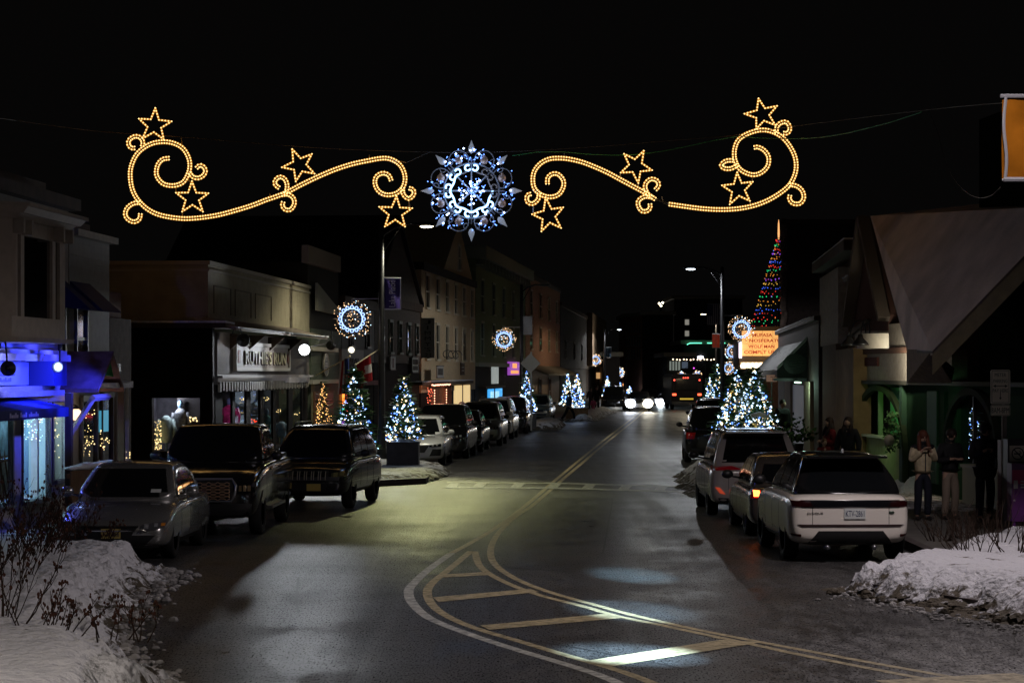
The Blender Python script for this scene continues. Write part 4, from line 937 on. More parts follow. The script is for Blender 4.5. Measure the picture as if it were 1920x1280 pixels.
# ---------- A: blue-lit shop
clap = mat('pale_clapboard', (.42, .38, .34), .7, var=.08, bands=(.13, 2, .02)); trimA = mat('cream_trim', (.46, .40, .33), .6, var=.1)
darkfr = mat('dark_frame', (.03, .03, .035), .5)
A = bldg('two storey shop with a projecting bay window, lit deep blue over the shopfront', FL, FL.u(0), name='corner_shop')
uA0, uA1 = FL.u(-160), FL.u(128)
hsA = [(FL.u(-75), FL.u(22), .62, 2.30), (FL.u(42), FL.u(92), .62, 2.30), (FL.u(99), FL.u(122), .9, 2.30)]
FL.holes(w := MB(), uA0, uA1, .1, 6.0, -.07, 0, hsA); w.build('wall', clap, A)
b = MB(); FL.box(b, uA0, uA1, 6.0, 6.22, -9, .25); FL.box(b, uA0, uA1-.5, 6.22, 6.5, -9, -.3); b.build('roof', wood_d, A)
b = MB(); FL.box(b, uA0, uA1, .1, 6.0, -9, -8.7); FL.box(b, uA1-.25, uA1, .1, 6.0, -8.7, -.3); FL.box(b, uA0, uA1-.25, 2.6, 2.75, -8.7, -.3); b.build('inner_walls', mat('room_paint', (.5, .62, .62), .8), A)
# fascia ledges with blue wash, awning, sign
b = MB(); FL.box(b, uA0, FL.u(126, .35), 3.12, 3.24, 0, .42); FL.box(b, uA0, FL.u(126, .3), 3.24, 3.32, 0, .3); FL.box(b, uA0, FL.u(126, .3), 2.50, 2.60, 0, .38); FL.box(b, uA0, FL.u(126, .3), 2.60, 2.68, 0, .28); b.build('cornice', trimA, A)
u0s, u1s = FL.u(-60, .12), FL.u(56, .12)
b = MB(); FL.box(b, u0s, u1s, 2.70, 3.10, 0, .10); so = b.build('sign_board', mat('sign_pale', (.55, .56, .6), .5), A)
q = FL.pt(FL.u(28, .12), 2.83, .115); text('WATERFRONT', so, 'lettering', FL.pt((u0s+u1s)/2+.3, 2.93, .105), FL.d.to_3d(), (0, 0, 1), .14, 1.3, mat('grey_letter', (.2, .2, .25), .6), .01)
b = MB()
for i in range(9): a = (u0s+u1s)/2-.15+i*.1; FL.box(b, a, a+.07, 2.76, 2.79+.02*(i % 3), .10, .106)
b.build('lettering_strokes', MATS['grey_letter'], so)
b = MB(); FL.box(b, FL.u(60, .1), FL.u(60, .1)+.9, 2.68, 3.12, .0, .5); b.build('sign_box', mat('navy_box', (.02, .03, .12), .4), A)
aw = mat('navy_awning', (.03, .04, .16), .7)
b = MB(); 
for i in range(1):
    P0, P1 = FL.pt(uA0, 2.48, .02), FL.pt(FL.u(126, .8), 2.48, .02); Q0, Q1 = FL.pt(uA0, 2.30, .85), FL.pt(FL.u(126, .8), 2.30, .85)
    V = Vector((0, 0, -.16)); b.hexa([Q0+V, Q1+V, P1+V, P0+V, Q0, Q1, P1, P0])
ao = b.build('awning', aw, A)
b = MB()
for i in range(17):
    if i not in (5, 10): a = FL.u(18, .85)+i*.105; FL.box(b, a, a+.07, 2.18, 2.23+.03*(i % 3 == 0), .85, .858)
b.build('lettering_strokes', mat('lilac_letter', (.4, .4, .7), .6), ao)
# shopfront panes, mullions and what stands inside
b = MB()
for (a, c, z0, z1) in hsA: FL.box(b, a-.07, a, z0-.07, z1+.06, -.07, .03); FL.box(b, c, c+.07, z0-.07, z1+.06, -.07, .03); FL.box(b, a, c, z1, z1+.06, -.07, .03); FL.box(b, a, c, z0-.07, z0, -.07, .09)
fo = b.build('shopfront_frame', darkfr, A)
gl = mat('shop_glass', (.03, .035, .04), .02, alpha=.16)
b = MB()
for (a, c, z0, z1) in hsA: FL.box(b, a, c, z0, z1, -.045, -.035)
po = b.build('pane', gl, fo)
b = MB(); FL.box(b, uA0+.2, uA1-.1, .6, 2.6, -.75, -.7); b.build('display_backdrop', mat('teal_backdrop', (.30, .52, .55), .8), A)
b = MB(); FL.box(b, uA0+.1, uA1-.3, .3, .60, -.7, -.07); b.build('display_floor', mat('display_floor', (.4, .45, .45), .7), A)
b = MB(); FL.box(b, FL.u(70, -.25), FL.u(70, -.25)+.12, .62, 2.58, -.37, -.25); b.build('post', white_tr, A)
pa = [mat('canvas_sea', (.25, .45, .65), .7, var=.6, vscale=5), mat('canvas_snow', (.7, .7, .68), .7, var=.5, vscale=4), mat('canvas_sky', (.15, .3, .6), .7, var=.6, vscale=6)]
for i, (px, z0, w_, h_, lab) in enumerate(((4, 1.45, .75, .62, 'framed seascape on the upper easel in the left shop window'), (10, .72, .8, .62, 'framed snow landscape leaning low in the left shop window'), (-60, 1.0, .9, .9, 'framed blue canvas at the left edge of the shop window'))):
    u = FL.u(px, -.25); b = MB(); FL.box(b, u-w_/2, u+w_/2, z0, z0+h_, -.30, -.25); t = thing('painting', lab, 'painting', FL.pt(u, z0, -.58), 0)
    b.build('canvas', pa[i], t); f = MB()
    for (a, c, e, d) in ((u-w_/2-.04, u-w_/2, z0-.04, z0+h_+.04), (u+w_/2, u+w_/2+.04, z0-.04, z0+h_+.04), (u-w_/2, u+w_/2, z0+h_, z0+h_+.04), (u-w_/2, u+w_/2, z0-.04, z0)): FL.box(f, a, c, e, d, -.31, -.23)
    f.build('frame', wood_m, t)
    e = MB()
    for s in (-.3, .3): e.tube([FL.pt(u+s*w_, .62, -.15), FL.pt(u+s*w_*.3, z0+h_+.1, -.34)], .018, 5)
    if i < 2: e.build('easel_legs', wood_m, t)
for (px, nm) in ((-20, 'l'), (12, 'm'), (60, 'r'), (84, 's')): plight('shop_light', FL.pt(FL.u(px, -.4), 2.45, -.4), 115, (.55, .88, 1.), .12)
# icicle string lights round the pane
rnd = random.Random(3); b = MB()
for i in range(130):
    u = rnd.uniform(hsA[1][0]+.05, hsA[1][1]-.03); z = 2.28-rnd.random()*.62*(1 if u < hsA[1][0]+.5 or u > hsA[1][1]-.4 or rnd.random() < .4 else .3)
    b.bead(FL.pt(u, z, -.10), rnd.uniform(.008, .017), rnd.choice((0, 1, 1, 2)))
for i in range(34): b.bead(FL.pt(rnd.uniform(hsA[2][0]+.05, hsA[2][1]-.05), 2.2-rnd.random()*.95, -.10), rnd.uniform(.009, .016), 2)
st = b.build('string_lights', [glow('bulb_teal', (.45, .85, .95), 2.6), bulb_w, glow('bulb_amber2', (1., .72, .3), 3.)]); tag(st, 'teal and amber string lights hung inside the blue-lit shop window', 'string lights')
# bay window above
bay = MB(); o1 = .85; ub0, ub1 = FL.u(22, o1), FL.u(122, o1)
prof = lambda z, e=0: [FL.pt(ub0-.75-e, z, 0), FL.pt(ub0-e*.4, z, o1+e), FL.pt(ub1+e, z, o1+e), FL.pt(ub1+e, z, 0)]
def slab(b, z0, z1, e0, e1): a, c = prof(z0, e0), prof(z1, e1); b.hexa(a+c)
slab(bay, 3.42, 3.50, .10, .14); slab(bay, 3.50, 3.84, .0, .0); slab(bay, 5.18, 5.42, 0, 0); slab(bay, 5.42, 5.50, .08, .16); slab(bay, 5.50, 5.60, .22, .30); slab(bay, 5.60, 5.66, .34, .34)
L_ = [(ub0, ub0+.35, 0), (ub0+.35, ub0+.55, 1), (ub0+.55, ub0+.75, 0), (ub0+.75, ub1-.85, 1), (ub1-.85, ub1-.65, 0), (ub1-.65, ub1-.35, 1), (ub1-.35, ub1, 0)]
pb = MB(); cb_ = MB()
for a, c, g_ in L_:
    (FL.box(pb, a, c, 3.84, 5.18, o1-.12, o1-.05) if g_ else FL.box(bay, a, c, 3.84, 5.18, o1-.12, o1))
a, c = prof(3.84), prof(5.18); 
for (f0, f1, g_) in ((0, .3, 0), (.3, .62, 1), (.62, 1, 0)):
    p0, p1 = a[0].lerp(a[1], f0), a[0].lerp(a[1], f1); q0, q1 = c[0].lerp(c[1], f0), c[0].lerp(c[1], f1); n_ = Vector((.05, .12, 0)) if not g_ else Vector((.05, .12, 0))
    s_ = Vector((0, .06, 0)) if g_ else Vector((0, 0, 0))
    (pb if g_ else bay).hexa([p0+s_, p1+s_, p1+n_+s_, p0+n_+s_, q0+s_, q1+s_, q1+n_+s_, q0+n_+s_])
FL.box(bay, ub1-.1, ub1, 3.84, 5.18, 0, o1-.12)
bo = bay.build('bay_window', mat('cream_bay', (.50, .42, .34), .6, var=.1), A); pb.build('pane', glassd, bo)
for a in (ub0+.1, ub0+.62, ub1-.75, ub1-.12): # brackets under the cornice
    FL.box(cb_, a-.04, a+.06, 5.18, 5.42, o1, o1+.18)
cb_.build('bracket', trimA, bo)
# blue lamps
bl = mat('blue_black', (.01, .01, .03), .4)
g1 = FL.pt(FL.u(10, .2), 3.22, .1); h1 = FL.pt(FL.u(14, .75), 2.99, .75)
gooseneck('round gooseneck lamp seen from behind, throwing blue light on the pale sign', g1, h1, FL.pt(FL.u(42, .1), 2.9, .1), bl, None, 0, r=.13, group='gooseneck lamps over the blue-lit sign')
plight('blue_spill', h1+Vector((.05, .35, .05)), 260, (.13, .17, 1.), .05, 'SPOT', FL.pt(FL.u(40, .05), 2.98, .0), 80, .7)
g2 = FL.pt(FL.u(125, .2), 3.3, .1); h2 = FL.pt(FL.u(112, .75), 3.02, .75)
gooseneck('bright blue-white gooseneck lamp beside the dark sign box', g2, h2, FL.pt(FL.u(20, .6), 2.95, .8), bl, glow('blue_lamp_lit', (.35, .5, 1.), 30), 0, r=.10, group='gooseneck lamps over the blue-lit sign')
for (px, dz, of, pw) in ((88, 3.15, 1.3, 110), (50, 3.15, 1.3, 620), (5, 3.15, 1.3, 720)): plight('blue_wash', FL.pt(FL.u(px, 0)-.3, dz, of), pw, (.02, .032, 1.), .06, 'SPOT', FL.pt(FL.u(px, 0), 2.62, 0), 88, .7)
for px in (95, 40): plight('blue_wash', FL.pt(FL.u(px, 0)-.8, 2.75, 2.3), 420, (.03, .05, 1.), .06, 'SPOT', FL.pt(FL.u(px, 0)-.2, 2.3, .8), 52, .9)
plight('blue_wash', FL.pt(FL.u(60, 0), 3.38, .5), 40, (.04, .05, 1.), .06, 'SPOT', FL.pt(FL.u(60, 0), 3.0, .0), 150, .7)
plight('blue_spill', h2+Vector((.15, -.5, .25)), 60, (.04, .07, 1.), .05, 'SPOT', FL.pt(FL.u(20, .1), 2.75, -.6), 80, .7)
plight('blue_spill', FL.pt(FL.u(70, 1.1), 3.0, 1.5), 100, (.04, .07, 1.), .1, 'SPOT', FL.pt(FL.u(25, .5), 2.3, .5), 80, .8); plight('blue_spill', FL.pt(FL.u(30, .9), 2.1, 1.0), 26, (.10, .12, 1.), .1, 'SPOT', FL.pt(FL.u(20, 1.), .1, 1.3), 110, .8)
# ---------- B: narrow pale house with navy awnings and a little gabled porch
B = bldg('narrow pale clapboard house with two navy window awnings and a small gabled porch', FL, FL.u(130), name='narrow_house')
uB0, uB1 = FL.u(129), FL.u(205)
FL.holes(w := MB(), uB0+.02, uB1, .1, 5.55, -6, -.0, []); w.build('wall', mat('grey_clapboard', (.36, .35, .32), .7, var=.08, bands=(.12, 2, .018)), B)
b = MB(); FL.box(b, uB0+.02, uB1+.06, 5.55, 5.68, -6, .18); b.build('eave', white_tr, B)
b = MB(); FL.box(b, uB0+.02, uB1, 5.68, 5.95, -6, -.4); b.build('roof', mat('roof_red', (.08, .04, .03), .8), B)
for (a, c) in ((136, 150), (160, 196)):
    b = MB(); ua, uc = FL.u(a, .3), FL.u(c, .3); p = [FL.pt(ua, 4.15, 0), FL.pt(ua, 4.10, .65), FL.pt(ua, 4.68, 0)]; b.prism(p, FL.pt(uc, 0, 0)-FL.pt(ua, 0, 0)); b.build('window_awning', aw, B)
    win_(FL, B, (ua+uc)/2, (uc-ua)*.5, 3.0, 4.15, 0, darkfr)
# porch
P_ = thing('gabled_porch', 'small gabled porch roof with a green triangle and a pale diagonal brace', 'porch', FL.pt(FL.u(190), .15, .5))
ya = FL.u(176, .7); r0, r1 = FL.pt(ya-.9, 2.55, 1.0), FL.pt(ya+1.2, 2.55, 1.0); top = FL.pt(ya+.15, 3.25, 1.05); bk = -FL.n.to_3d()*1.0
b = MB(); th = Vector((0, 0, .07))
for e in (r0, r1): b.hexa([e, top, top+bk, e+bk, e+th, top+th, top+bk+th, e+bk+th])
b.build('porch_roof', mat('porch_shingle', (.16, .09, .08), .8, var=.3), P_)
b = MB(); k = -FL.n.to_3d()*.08; b.add([r0.lerp(top, .45)+k+FL.d.to_3d()*.2, r1.lerp(top, .42)+k-FL.d.to_3d()*.2, top+k-Vector((0, 0, .10))], [(0, 1, 2)]); b.prism([r0.lerp(top, .45)+k+FL.d.to_3d()*.2, r1.lerp(top, .42)+k-FL.d.to_3d()*.2, top+k-Vector((0, 0, .10))], -FL.n.to_3d()*.05); b.build('gable_panel', mat('gable_green', (.05, .42, .12), .6), P_)
b = MB(); b.tube([FL.pt(FL.u(129, .5), 1.75, .5), FL.pt(FL.u(170, .9), 2.45, .95)], .055, 4); b.tube([FL.pt(FL.u(168, .9), 2.45, .95), FL.pt(FL.u(202, .95), 2.47, .98)], .06, 4); b.build('brace', mat('brace_wood', (.55, .42, .33), .6), P_)
b = MB()
for px in (134, 232): FL.box(b, FL.u(px, .9), FL.u(px, .9)+.12, .1, 2.55, .78, .9)
b.build('porch_post', wood_d, P_)
b = MB(); snowcap(FL, b, FL.u(205, .8), FL.u(236, .8), 2.62, .3, .95, .16); b.build('snow', snow, P_)
pw = MB(); uw0, uw1 = FL.u(147), FL.u(176); FL.box(pw, uw0, uw1, 1.1, 2.35, .0, .03); win1 = win_(FL, P_, (uw0+uw1)/2, uw1-uw0-.1, 1.1, 2.35, .03, darkfr, glassd, mull=False)
win_(FL, P_, (FL.u(184)+FL.u(206))/2, .85, 1.1, 2.4, .03, wood_d, glassd, mull=False)
b = MB(); FL.box(b, FL.u(186, .06), FL.u(203, .06), 1.72, 2.15, .05, .065); t = b.build('lit_screen', glow('screen_blue', (.08, .42, .62), .6)); tag(t, 'small blue screen glowing in the window under the gabled porch', 'screen')
rnd = random.Random(9); b = MB()
for i in range(70):
    px = rnd.choice((rnd.uniform(158, 178), rnd.uniform(188, 206), rnd.uniform(236, 244))); z = 2.2-rnd.random()*.95 if px < 190 else 1.6-rnd.random()*.4 if px < 210 else 1.25-rnd.random()*.35
    b.bead(FL.pt(FL.u(px, .1), z, .1), rnd.uniform(.008, .016), 0)
t = b.build('string_lights', [MATS['bulb_amber2']], fix=False); tag(t, 'amber string lights behind the porch windows', 'string lights')
lp = FL.pt(FL.u(143, .15), 2.12, .15); t = thing('porch_lantern', 'lit frosted lantern on the wall under the gabled porch', 'lantern', lp)
b = MB(); b.lathe([(.03, -.12), (.07, -.10), (.09, .06), (.05, .10)], lp, 8); b.build('lantern_glass', glow('lantern_lit', (1., .62, .36), 2.2), t, smooth=True)
b = MB(); b.lathe([(.10, .10), (.02, .17)], lp, 8); b.tube([lp+Vector((0, 0, .17)), lp+Vector((-.12, 0, .2))], .012, 5); b.build('lantern_cap', blackm, t)
plight('lantern_light', lp+Vector((.2, -.1, 0)), 5, (1., .68, .45), .08)
fe = thing('picket_fence', 'brown board fence with a thick snow cap in front of the porch', 'fence', FL.pt(FL.u(150, 1.2), .15, 1.2))
b = MB(); uf0, uf1 = FL.u(131, 1.2), FL.u(208, 1.2); n = 26
for i in range(n): a = uf0+(uf1-uf0)*i/n; FL.box(b, a, a+(uf1-uf0)/n*.82, .15, 1.22, 1.2, 1.23)
b.build('boards', wood_m, fe); b = MB()
for z in (.4, 1.1): FL.box(b, uf0, uf1, z, z+.08, 1.14, 1.2)
b.build('rail', wood_m, fe); b = MB()
for i in range(14):
    a = uf0+(uf1-uf0)*(i+.5)/14; b.ball(FL.pt(a, 1.27, 1.2), 1, 8, 5, sc3=(.12, (uf1-uf0)/14*.85, .05+.05*noise.noise(Vector((a, 0, 0)))))
b.build('snow_cap', snow, fe, smooth=True)
# ---------- C: brown wall
Cc = bldg('narrow brown brick building between the pale house and the fashion shop', FL, FL.u(207), name='brick_building')
b = MB(); FL.box(b, FL.u(206)+.02, FL.u(246), .1, 4.05, -6, .0); b.build('wall', mat('brown_brick', (.14, .09, .06), .85, var=.25, bands=(.08, 2, .006)), Cc)
b = MB(); FL.box(b, FL.u(214), FL.u(236), .1, 4.6, -.9, -.1); b.build('chimney', mat('red_brick', (.16, .07, .05), .85, var=.25), Cc)
b = MB(); b.tube([FL.pt(FL.u(238, .1), .3, .1), FL.pt(FL.u(238, .1), 2.6, .1)], .05, 8); b.build('drainpipe', white_tr, Cc)
b = MB(); FL.box(b, FL.u(206, .3), FL.u(226, .3), 2.85, 3.1, 0, .3); b.build('wall_unit', darkfr, Cc)
# ---------- D: the fashion shop on the corner (sign over an eave, bricked-up windows above)
D = bldg('pale brick corner shop with bricked-up windows above a dark corrugated shopfront', FL, FL.u(390), name='fashion_shop')
cream = mat('cream_brick', (.36, .32, .22), .8, var=.14, vscale=2.5, bands=(.09, 2, .012)); uD0, uD1 = FL.u(390), FL.u(580)
b = MB(); FL.box(b, uD0, uD1, 4.1, 5.62, -9, 0); b.build('upper_wall', cream, D)
b = MB(); FL.box(b, uD0-.05, uD1+.05, 5.62, 5.72, -9.05, .06); FL.box(b, uD0-.02, uD1+.02, 5.46, 5.52, -9, .035); b.build('parapet', mat('cap_stone', (.42, .38, .3), .7), D)
b = MB()
for (a, c) in ((400, 432), (440, 470), (478, 508)): 
    u0, u1 = FL.u(a), FL.u(c); z1 = 5.10; z0 = 4.42
    for (p, q, r, s) in ((u0, u1, z1, z1+.03), (u0, u0+.03, z0, z1), (u1-.03, u1, z0, z1)): FL.box(b, p, q, r, s, 0, .025)
b.build('window_outline', mat('mortar_dark', (.22, .19, .13), .9), D)  # outline strips darker than the wall brick
FD = Fac(FL.pt(uD0, 0, .4).to_2d(), FL.pt(uD1, 0, .4).to_2d(), 1)   # ground floor stands 0.4 m forward
corr = mat('corrugated', (.13, .115, .105), .45, .3, bands=(.11, 1, .03)); dw = mat('shop_dark', (.016, .013, .012), .8, var=.3, spec=.15, bands=(.25, 0, .01))
ug0, ug1 = FD.u(404), FD.u(577)
hsD = [(FD.u(a), FD.u(c), .75, 2.42) for a, c in ((417, 436), (441, 462), (470, 488), (494, 512), (518, 541), (549, 566))]
FD.holes(w := MB(), ug0, ug1, .1, 2.62, -.06, 0, hsD); w.build('shopfront_wall', dw, D)
b = MB(); FD.box(b, ug0, ug1, 2.86, 3.92, -.25, 0); 
n_ = int((ug1-ug0)/.115)
for i in range(n_): a = ug0+(ug1-ug0)*i/n_; b.prism([FD.pt(a, 2.86, 0), FD.pt(a+.03, 2.86, .045), FD.pt(a+.06, 2.86, .045), FD.pt(a+.09, 2.86, 0)], (0, 0, 1.06))
b.build('corrugated_fascia', mat('corrugated_metal', (.16, .14, .13), .45, .3), D)
b = MB(); FD.box(b, ug0-.02, ug1, 2.62, 2.86, -.25, .06); FD.box(b, ug0-.02, ug1, 2.78, 2.84, .06, .18); b.build('ledge', mat('ledge_metal', (.16, .15, .15), .35, .5), D)
b = MB(); n = 46   # scalloped fringe
for i in range(n): a = ug0+(ug1-ug0)*i/n; FD.box(b, a, a+(ug1-ug0)/n*.6, 2.44+.03*(i % 2), 2.68, .06+.10*math.sin(i*.12), .10+.10*math.sin(i*.12)+.02)
b.build('icicle_fringe', mat('fringe', (.22, .2, .17), .6), D)
b = MB(); P0, P1 = FD.pt(ug0-.6, 4.22, -.4), FD.pt(ug1, 4.22, -.4); Q0, Q1 = FD.pt(ug0-.6, 3.94, .62), FD.pt(ug1, 3.94, .62); V = Vector((0, 0, .07)); b.hexa([Q0, Q1, P1, P0, Q0+V, Q1+V, P1+V, P0+V])
b.build('eave', mat('eave_wood', (.30, .25, .2), .6, bands=(.22, 1, .01)), D)
b = MB(); 
for i in range(12):
    a = ug0-.6+(ug1-ug0+.6)*i/12; c = a+(ug1-ug0+.6)/12; FD.box(b, a, c, 4.0, 4.03+.03*abs(noise.noise(Vector((a, 2, 3)))), .5, .66)
b.build('snow_edge', snow, D)
b = MB()
for px in (428, 462, 500, 535): 
    u = FD.u(px); b.prism([FD.pt(u, 3.9, 0), FD.pt(u, 3.9, .5), FD.pt(u, 3.45, 0)], FD.d.to_3d()*.06)
b.build('bracket', wood_d, D)
b = MB()
for (a, c, z0, z1) in hsD: FD.box(b, a, c, z0, z1, -.04, -.03)
b.build('pane', gl, D)
b = MB(); FD.box(b, ug0, ug1, .1, 2.6, -.95, -.9); FD.box(b, ug0, ug1, .12, .72, -.9, -.07); FD.box(b, ug0, ug0+.1, .72, 2.6, -.9, -.07); b.build('back_room', mat('dim_room', (.10, .09, .10), .8), D)
# sign
us0, us1 = FD.u(447, .16), FD.u(546, .16)
S = thing('shop_sign', 'pale wooden shop sign reading RUTHIE\'S RUN on the corrugated fascia', 'sign', FD.pt(us0, 3.0, .1))
sgm = mat('sign_cream', (.40, .34, .30), .5, var=.08); b = MB(); FD.box(b, us0, us1, 2.99, 3.68, .02, .08); b.build('board', sgm, S)
b = MB(); e = .07
for (p, q, r, s) in ((us0-.05, us1+.05, 3.62, 3.71), (us0-.05, us1+.05, 2.96, 3.05), (us0-.05, us0+.06, 3.05, 3.62), (us1-.06, us1+.05, 3.05, 3.62)): FD.box(b, p, q, r, s, .02, .13)
b.build('frame', mat('sign_frame', (.6, .56, .5), .5), S)
b = MB(); FD.box(b, us0+.12, us0+.72, 3.16, 3.50, .08, .088); b.build('maroon_field', mat('maroon', (.22, .06, .05), .6), S)
mr = FD.pt((us0+us1)/2+.3, 3.32, .092)
text("RUTHIE'S RUN", S, 'lettering_shadow', mr+Vector((.0, .04, -.02)), FD.d.to_3d(), (0, 0, 1), .37, (us1-us0)*.77, mat('letter_shadow', (.06, .025, .02), .6), .012, .05)
text("RUTHIE'S RUN", S, 'lettering', mr+FD.n.to_3d()*.012, FD.d.to_3d(), (0, 0, 1), .36, (us1-us0)*.77, mat('letter_gold', (.72, .66, .42), .5), .02, .012)
b = MB()
for u in (us0+.3, us1-.22): b.ball(FD.pt(u, 3.32, .10), 1, 8, 6, sc3=(.02, .07, .17))
b.build('scroll_ornament', mat('ornament_red', (.35, .12, .10), .5), S, smooth=True)
# big floods
fl = FD.pt(FD.u(571, 1.0), 3.55, 1.0)
t = thing('flood_lamp', 'glaring white flood lamp on a bracket at the far end of the wooden shop sign', 'flood lamp', FD.pt(FD.u(577, 0), 3.7, 0))
b = MB(); b.tube([FD.pt(FD.u(577, 0), 3.7, 0), FD.pt(FD.u(577, 0), 3.8, .5), fl+Vector((0, .15, .05))], .02, 6); b.build('arm', blackm, t, smooth=True)
b = MB(); b.lathe([(.05, .12), (.15, .0), (.15, -.02)], fl, 14, 'Y'); b.build('shade', blackm, t, smooth=True)
b = MB(); b.ball(fl+Vector((0, -.05, 0)), .15, 12, 8, sc3=(1, .5, 1)); b.build('bulb', glow('flood_lit', (.93, .96, 1.), 90), t, smooth=True)
plight('flood_light', fl+Vector((.02, -.35, -.0)), 820, (.88, .93, 1.), .13, 'SPOT', Vector((0, 34, -1.0)), 100, .8)
plight('flood_spill', fl+Vector((-.05, -.25, .1)), 14, (.95, .96, 1.), .08, 'SPOT', FD.pt(FD.u(500, 0), 3.3, .0), 100, .8)
hb = FD.pt(FD.u(474, 1.0), 3.72, .75)
gooseneck('black round gooseneck lamp hanging over the wooden shop sign', FD.pt(FD.u(440, .1), 3.62, 0), hb, FD.pt(FD.u(500, .1), 3.35, .05), blackm, None, 0, r=.17)
plight('sign_light', hb+FD.d.to_3d()*.3+Vector((0, 0, -.05)), 7, (1., .93, .84), .06, 'SPOT', FD.pt(FD.u(505, .1), 3.2, .0), 120, .8)
# dark side block facing the camera, with the dressed display window
FS = Fac(FL.pt(uD0-1.2, 0, -2.6).to_2d(), FL.pt(uD0-1.2, 0, .55).to_2d(), 1)
FS = Fac((-11.5, 57.0), (FD.pt(ug0, 0, 0).x+.02, 57.0), 1)
v0, v1 = FS.u(285), FS.u(375); hsS = [(v0, v1, 1.0, 2.30)]
FS.holes(w := MB(), 0, FS.L, .1, 4.0, -.3, 0, hsS); w.build('side_wall', dw, D)
b = MB(); FS.box(b, -.2, FS.L+.35, 4.0, 4.12, -1.8, .3); b.build('side_roof', wood_d, D); b = MB(); FS.box(b, -.2, FS.L+.35, 4.12, 4.17, -1.6, .3); b.build('roof_snow', snow, D)
b = MB(); FS.box(b, v0, v1, 1.0, 2.3, -.09, -.08); b.build('pane', gl, D)
b = MB(); FS.box(b, v0-.1, v1+.1, .8, 2.5, -1.55, -1.5); FS.box(b, v0-.1, v1+.1, .8, 1.0, -1.5, -.3); FS.box(b, v0-.2, v0-.1, .8, 2.5, -1.5, -.3); b.build('display_backdrop', mat('dim_room2', (.14, .13, .16), .8, var=.3), D)
plight('display_light', FS.pt(v0+.5, 2.2, -.5), 22, (.85, .92, 1.), .1)
def mannequin(label, p, m, h=.75, arm=None, head=True, yaw=0, torso=.15, legs=None):
    t = thing('mannequin', label, 'mannequin', p); b = MB(); P = Vector(p)
    b.tube([P+Vector((0, 0, .0)), P+Vector((0, 0, h*.2)), P+Vector((0, 0, h*.45)), P+Vector((0, 0, h*.75)), P+Vector((0, 0, h*.86)), P+Vector((0, 0, h*.92))], [torso*1.0, torso*1.02, torso*.9, torso*1.15, torso*.7, torso*.35], 12)
    for s in (-1, 1): b.tube([P+Vector((s*torso*1.0, 0, h*.78)), P+Vector((s*torso*1.45, -.03, h*.45)), P+Vector((s*torso*1.35, -.10, h*.1))], [torso*.42, torso*.34, torso*.26], 8)
    b.build('clothing', m, t, smooth=True); s_ = MB(); s_.tube([P-Vector((0, 0, .25)), P], .03, 6)
    if head: s_.ball(P+Vector((0, 0, h*1.06)), .085, 10, 7, sc3=(.8, .9, 1.2)); s_.tube([P+Vector((0, 0, h*.9)), P+Vector((0, 0, h*1.0))], .04, 8)
    s_.build('stand', mat('mannequin_blue', (.25, .4, .6), .5), t, smooth=True); return t
mannequin('headless display figure in a pale turquoise jacket with navy sleeves', FS.pt(FS.u(312, -.5), 1.2, -.5), mat('turquoise_cloth', (.55, .68, .70), .8, var=.2), .72, head=False, torso=.15)
mannequin('display figure with a blue head in a grey checked shirt', FS.pt(FS.u(338, -.6), 1.3, -.6), mat('grey_plaid', (.32, .33, .38), .8, var=.5, vscale=14), .8, torso=.15)
rnd = random.Random(5); b = MB()
for i in range(60): b.bead(FS.pt(FS.u(rnd.uniform(288, 300)), 1.75-rnd.random()*.7, -.2), rnd.uniform(.01, .02), 0)
for i in range(14): b.bead(FS.pt(FS.u(rnd.uniform(350, 372)), 1.72+rnd.random()*.12, -.3), rnd.uniform(.012, .028), 0)
t = b.build('string_lights', [MATS['bulb_amber2']], fix=False); tag(t, 'amber fairy lights beside the mannequins in the side window', 'string lights')
# pink jacket, sweaters and other display pieces behind the front panes
mannequin('display figure in a glowing magenta and orange ski jacket', FD.pt(FD.u(430, -.3), 1.5, -.3), mat('magenta_cloth', (.75, .05, .25), .6, var=.7, vscale=6), .62, torso=.17)
plight('display_light', FD.pt(FD.u(428, -.15), 2.3, -.2), 5, (.95, .6, 1.), .06); plight('display_light', FD.pt(FD.u(505, -.4), 2.4, -.4), 2.5, (.7, .95, 1.), .08); plight('display_light', FD.pt(FD.u(535, -.4), 2.4, -.4), 2, (.6, .9, 1.), .08)
mannequin('display torso with a green-lit necklace behind the middle pane', FD.pt(FD.u(500, -.35), 1.2, -.35), mat('teal_cloth', (.15, .4, .42), .7, var=.3), .55, head=True, torso=.12)
mannequin('display torso in pale blue low behind the wide pane', FD.pt(FD.u(528, -.35), 1.0, -.35), mat('paleblue_cloth', (.4, .55, .7), .7, var=.3), .5, head=False, torso=.13)
b = MB()
for (px, z) in ((500, 2.15), (455, 2.2), (520, 1.75), (558, 1.6), (475, 1.55)):
    for k in range(7): b.bead(FD.pt(FD.u(px+rnd.uniform(-6, 6), -.6), z+rnd.uniform(-.05, .05), -.6), .014, 0 if px != 475 else 1)
t = b.build('shop_lights', [MATS['bulb_amber2'], redon], fix=False); tag(t, 'small ceiling lights glinting inside the corrugated shopfront', 'string lights')
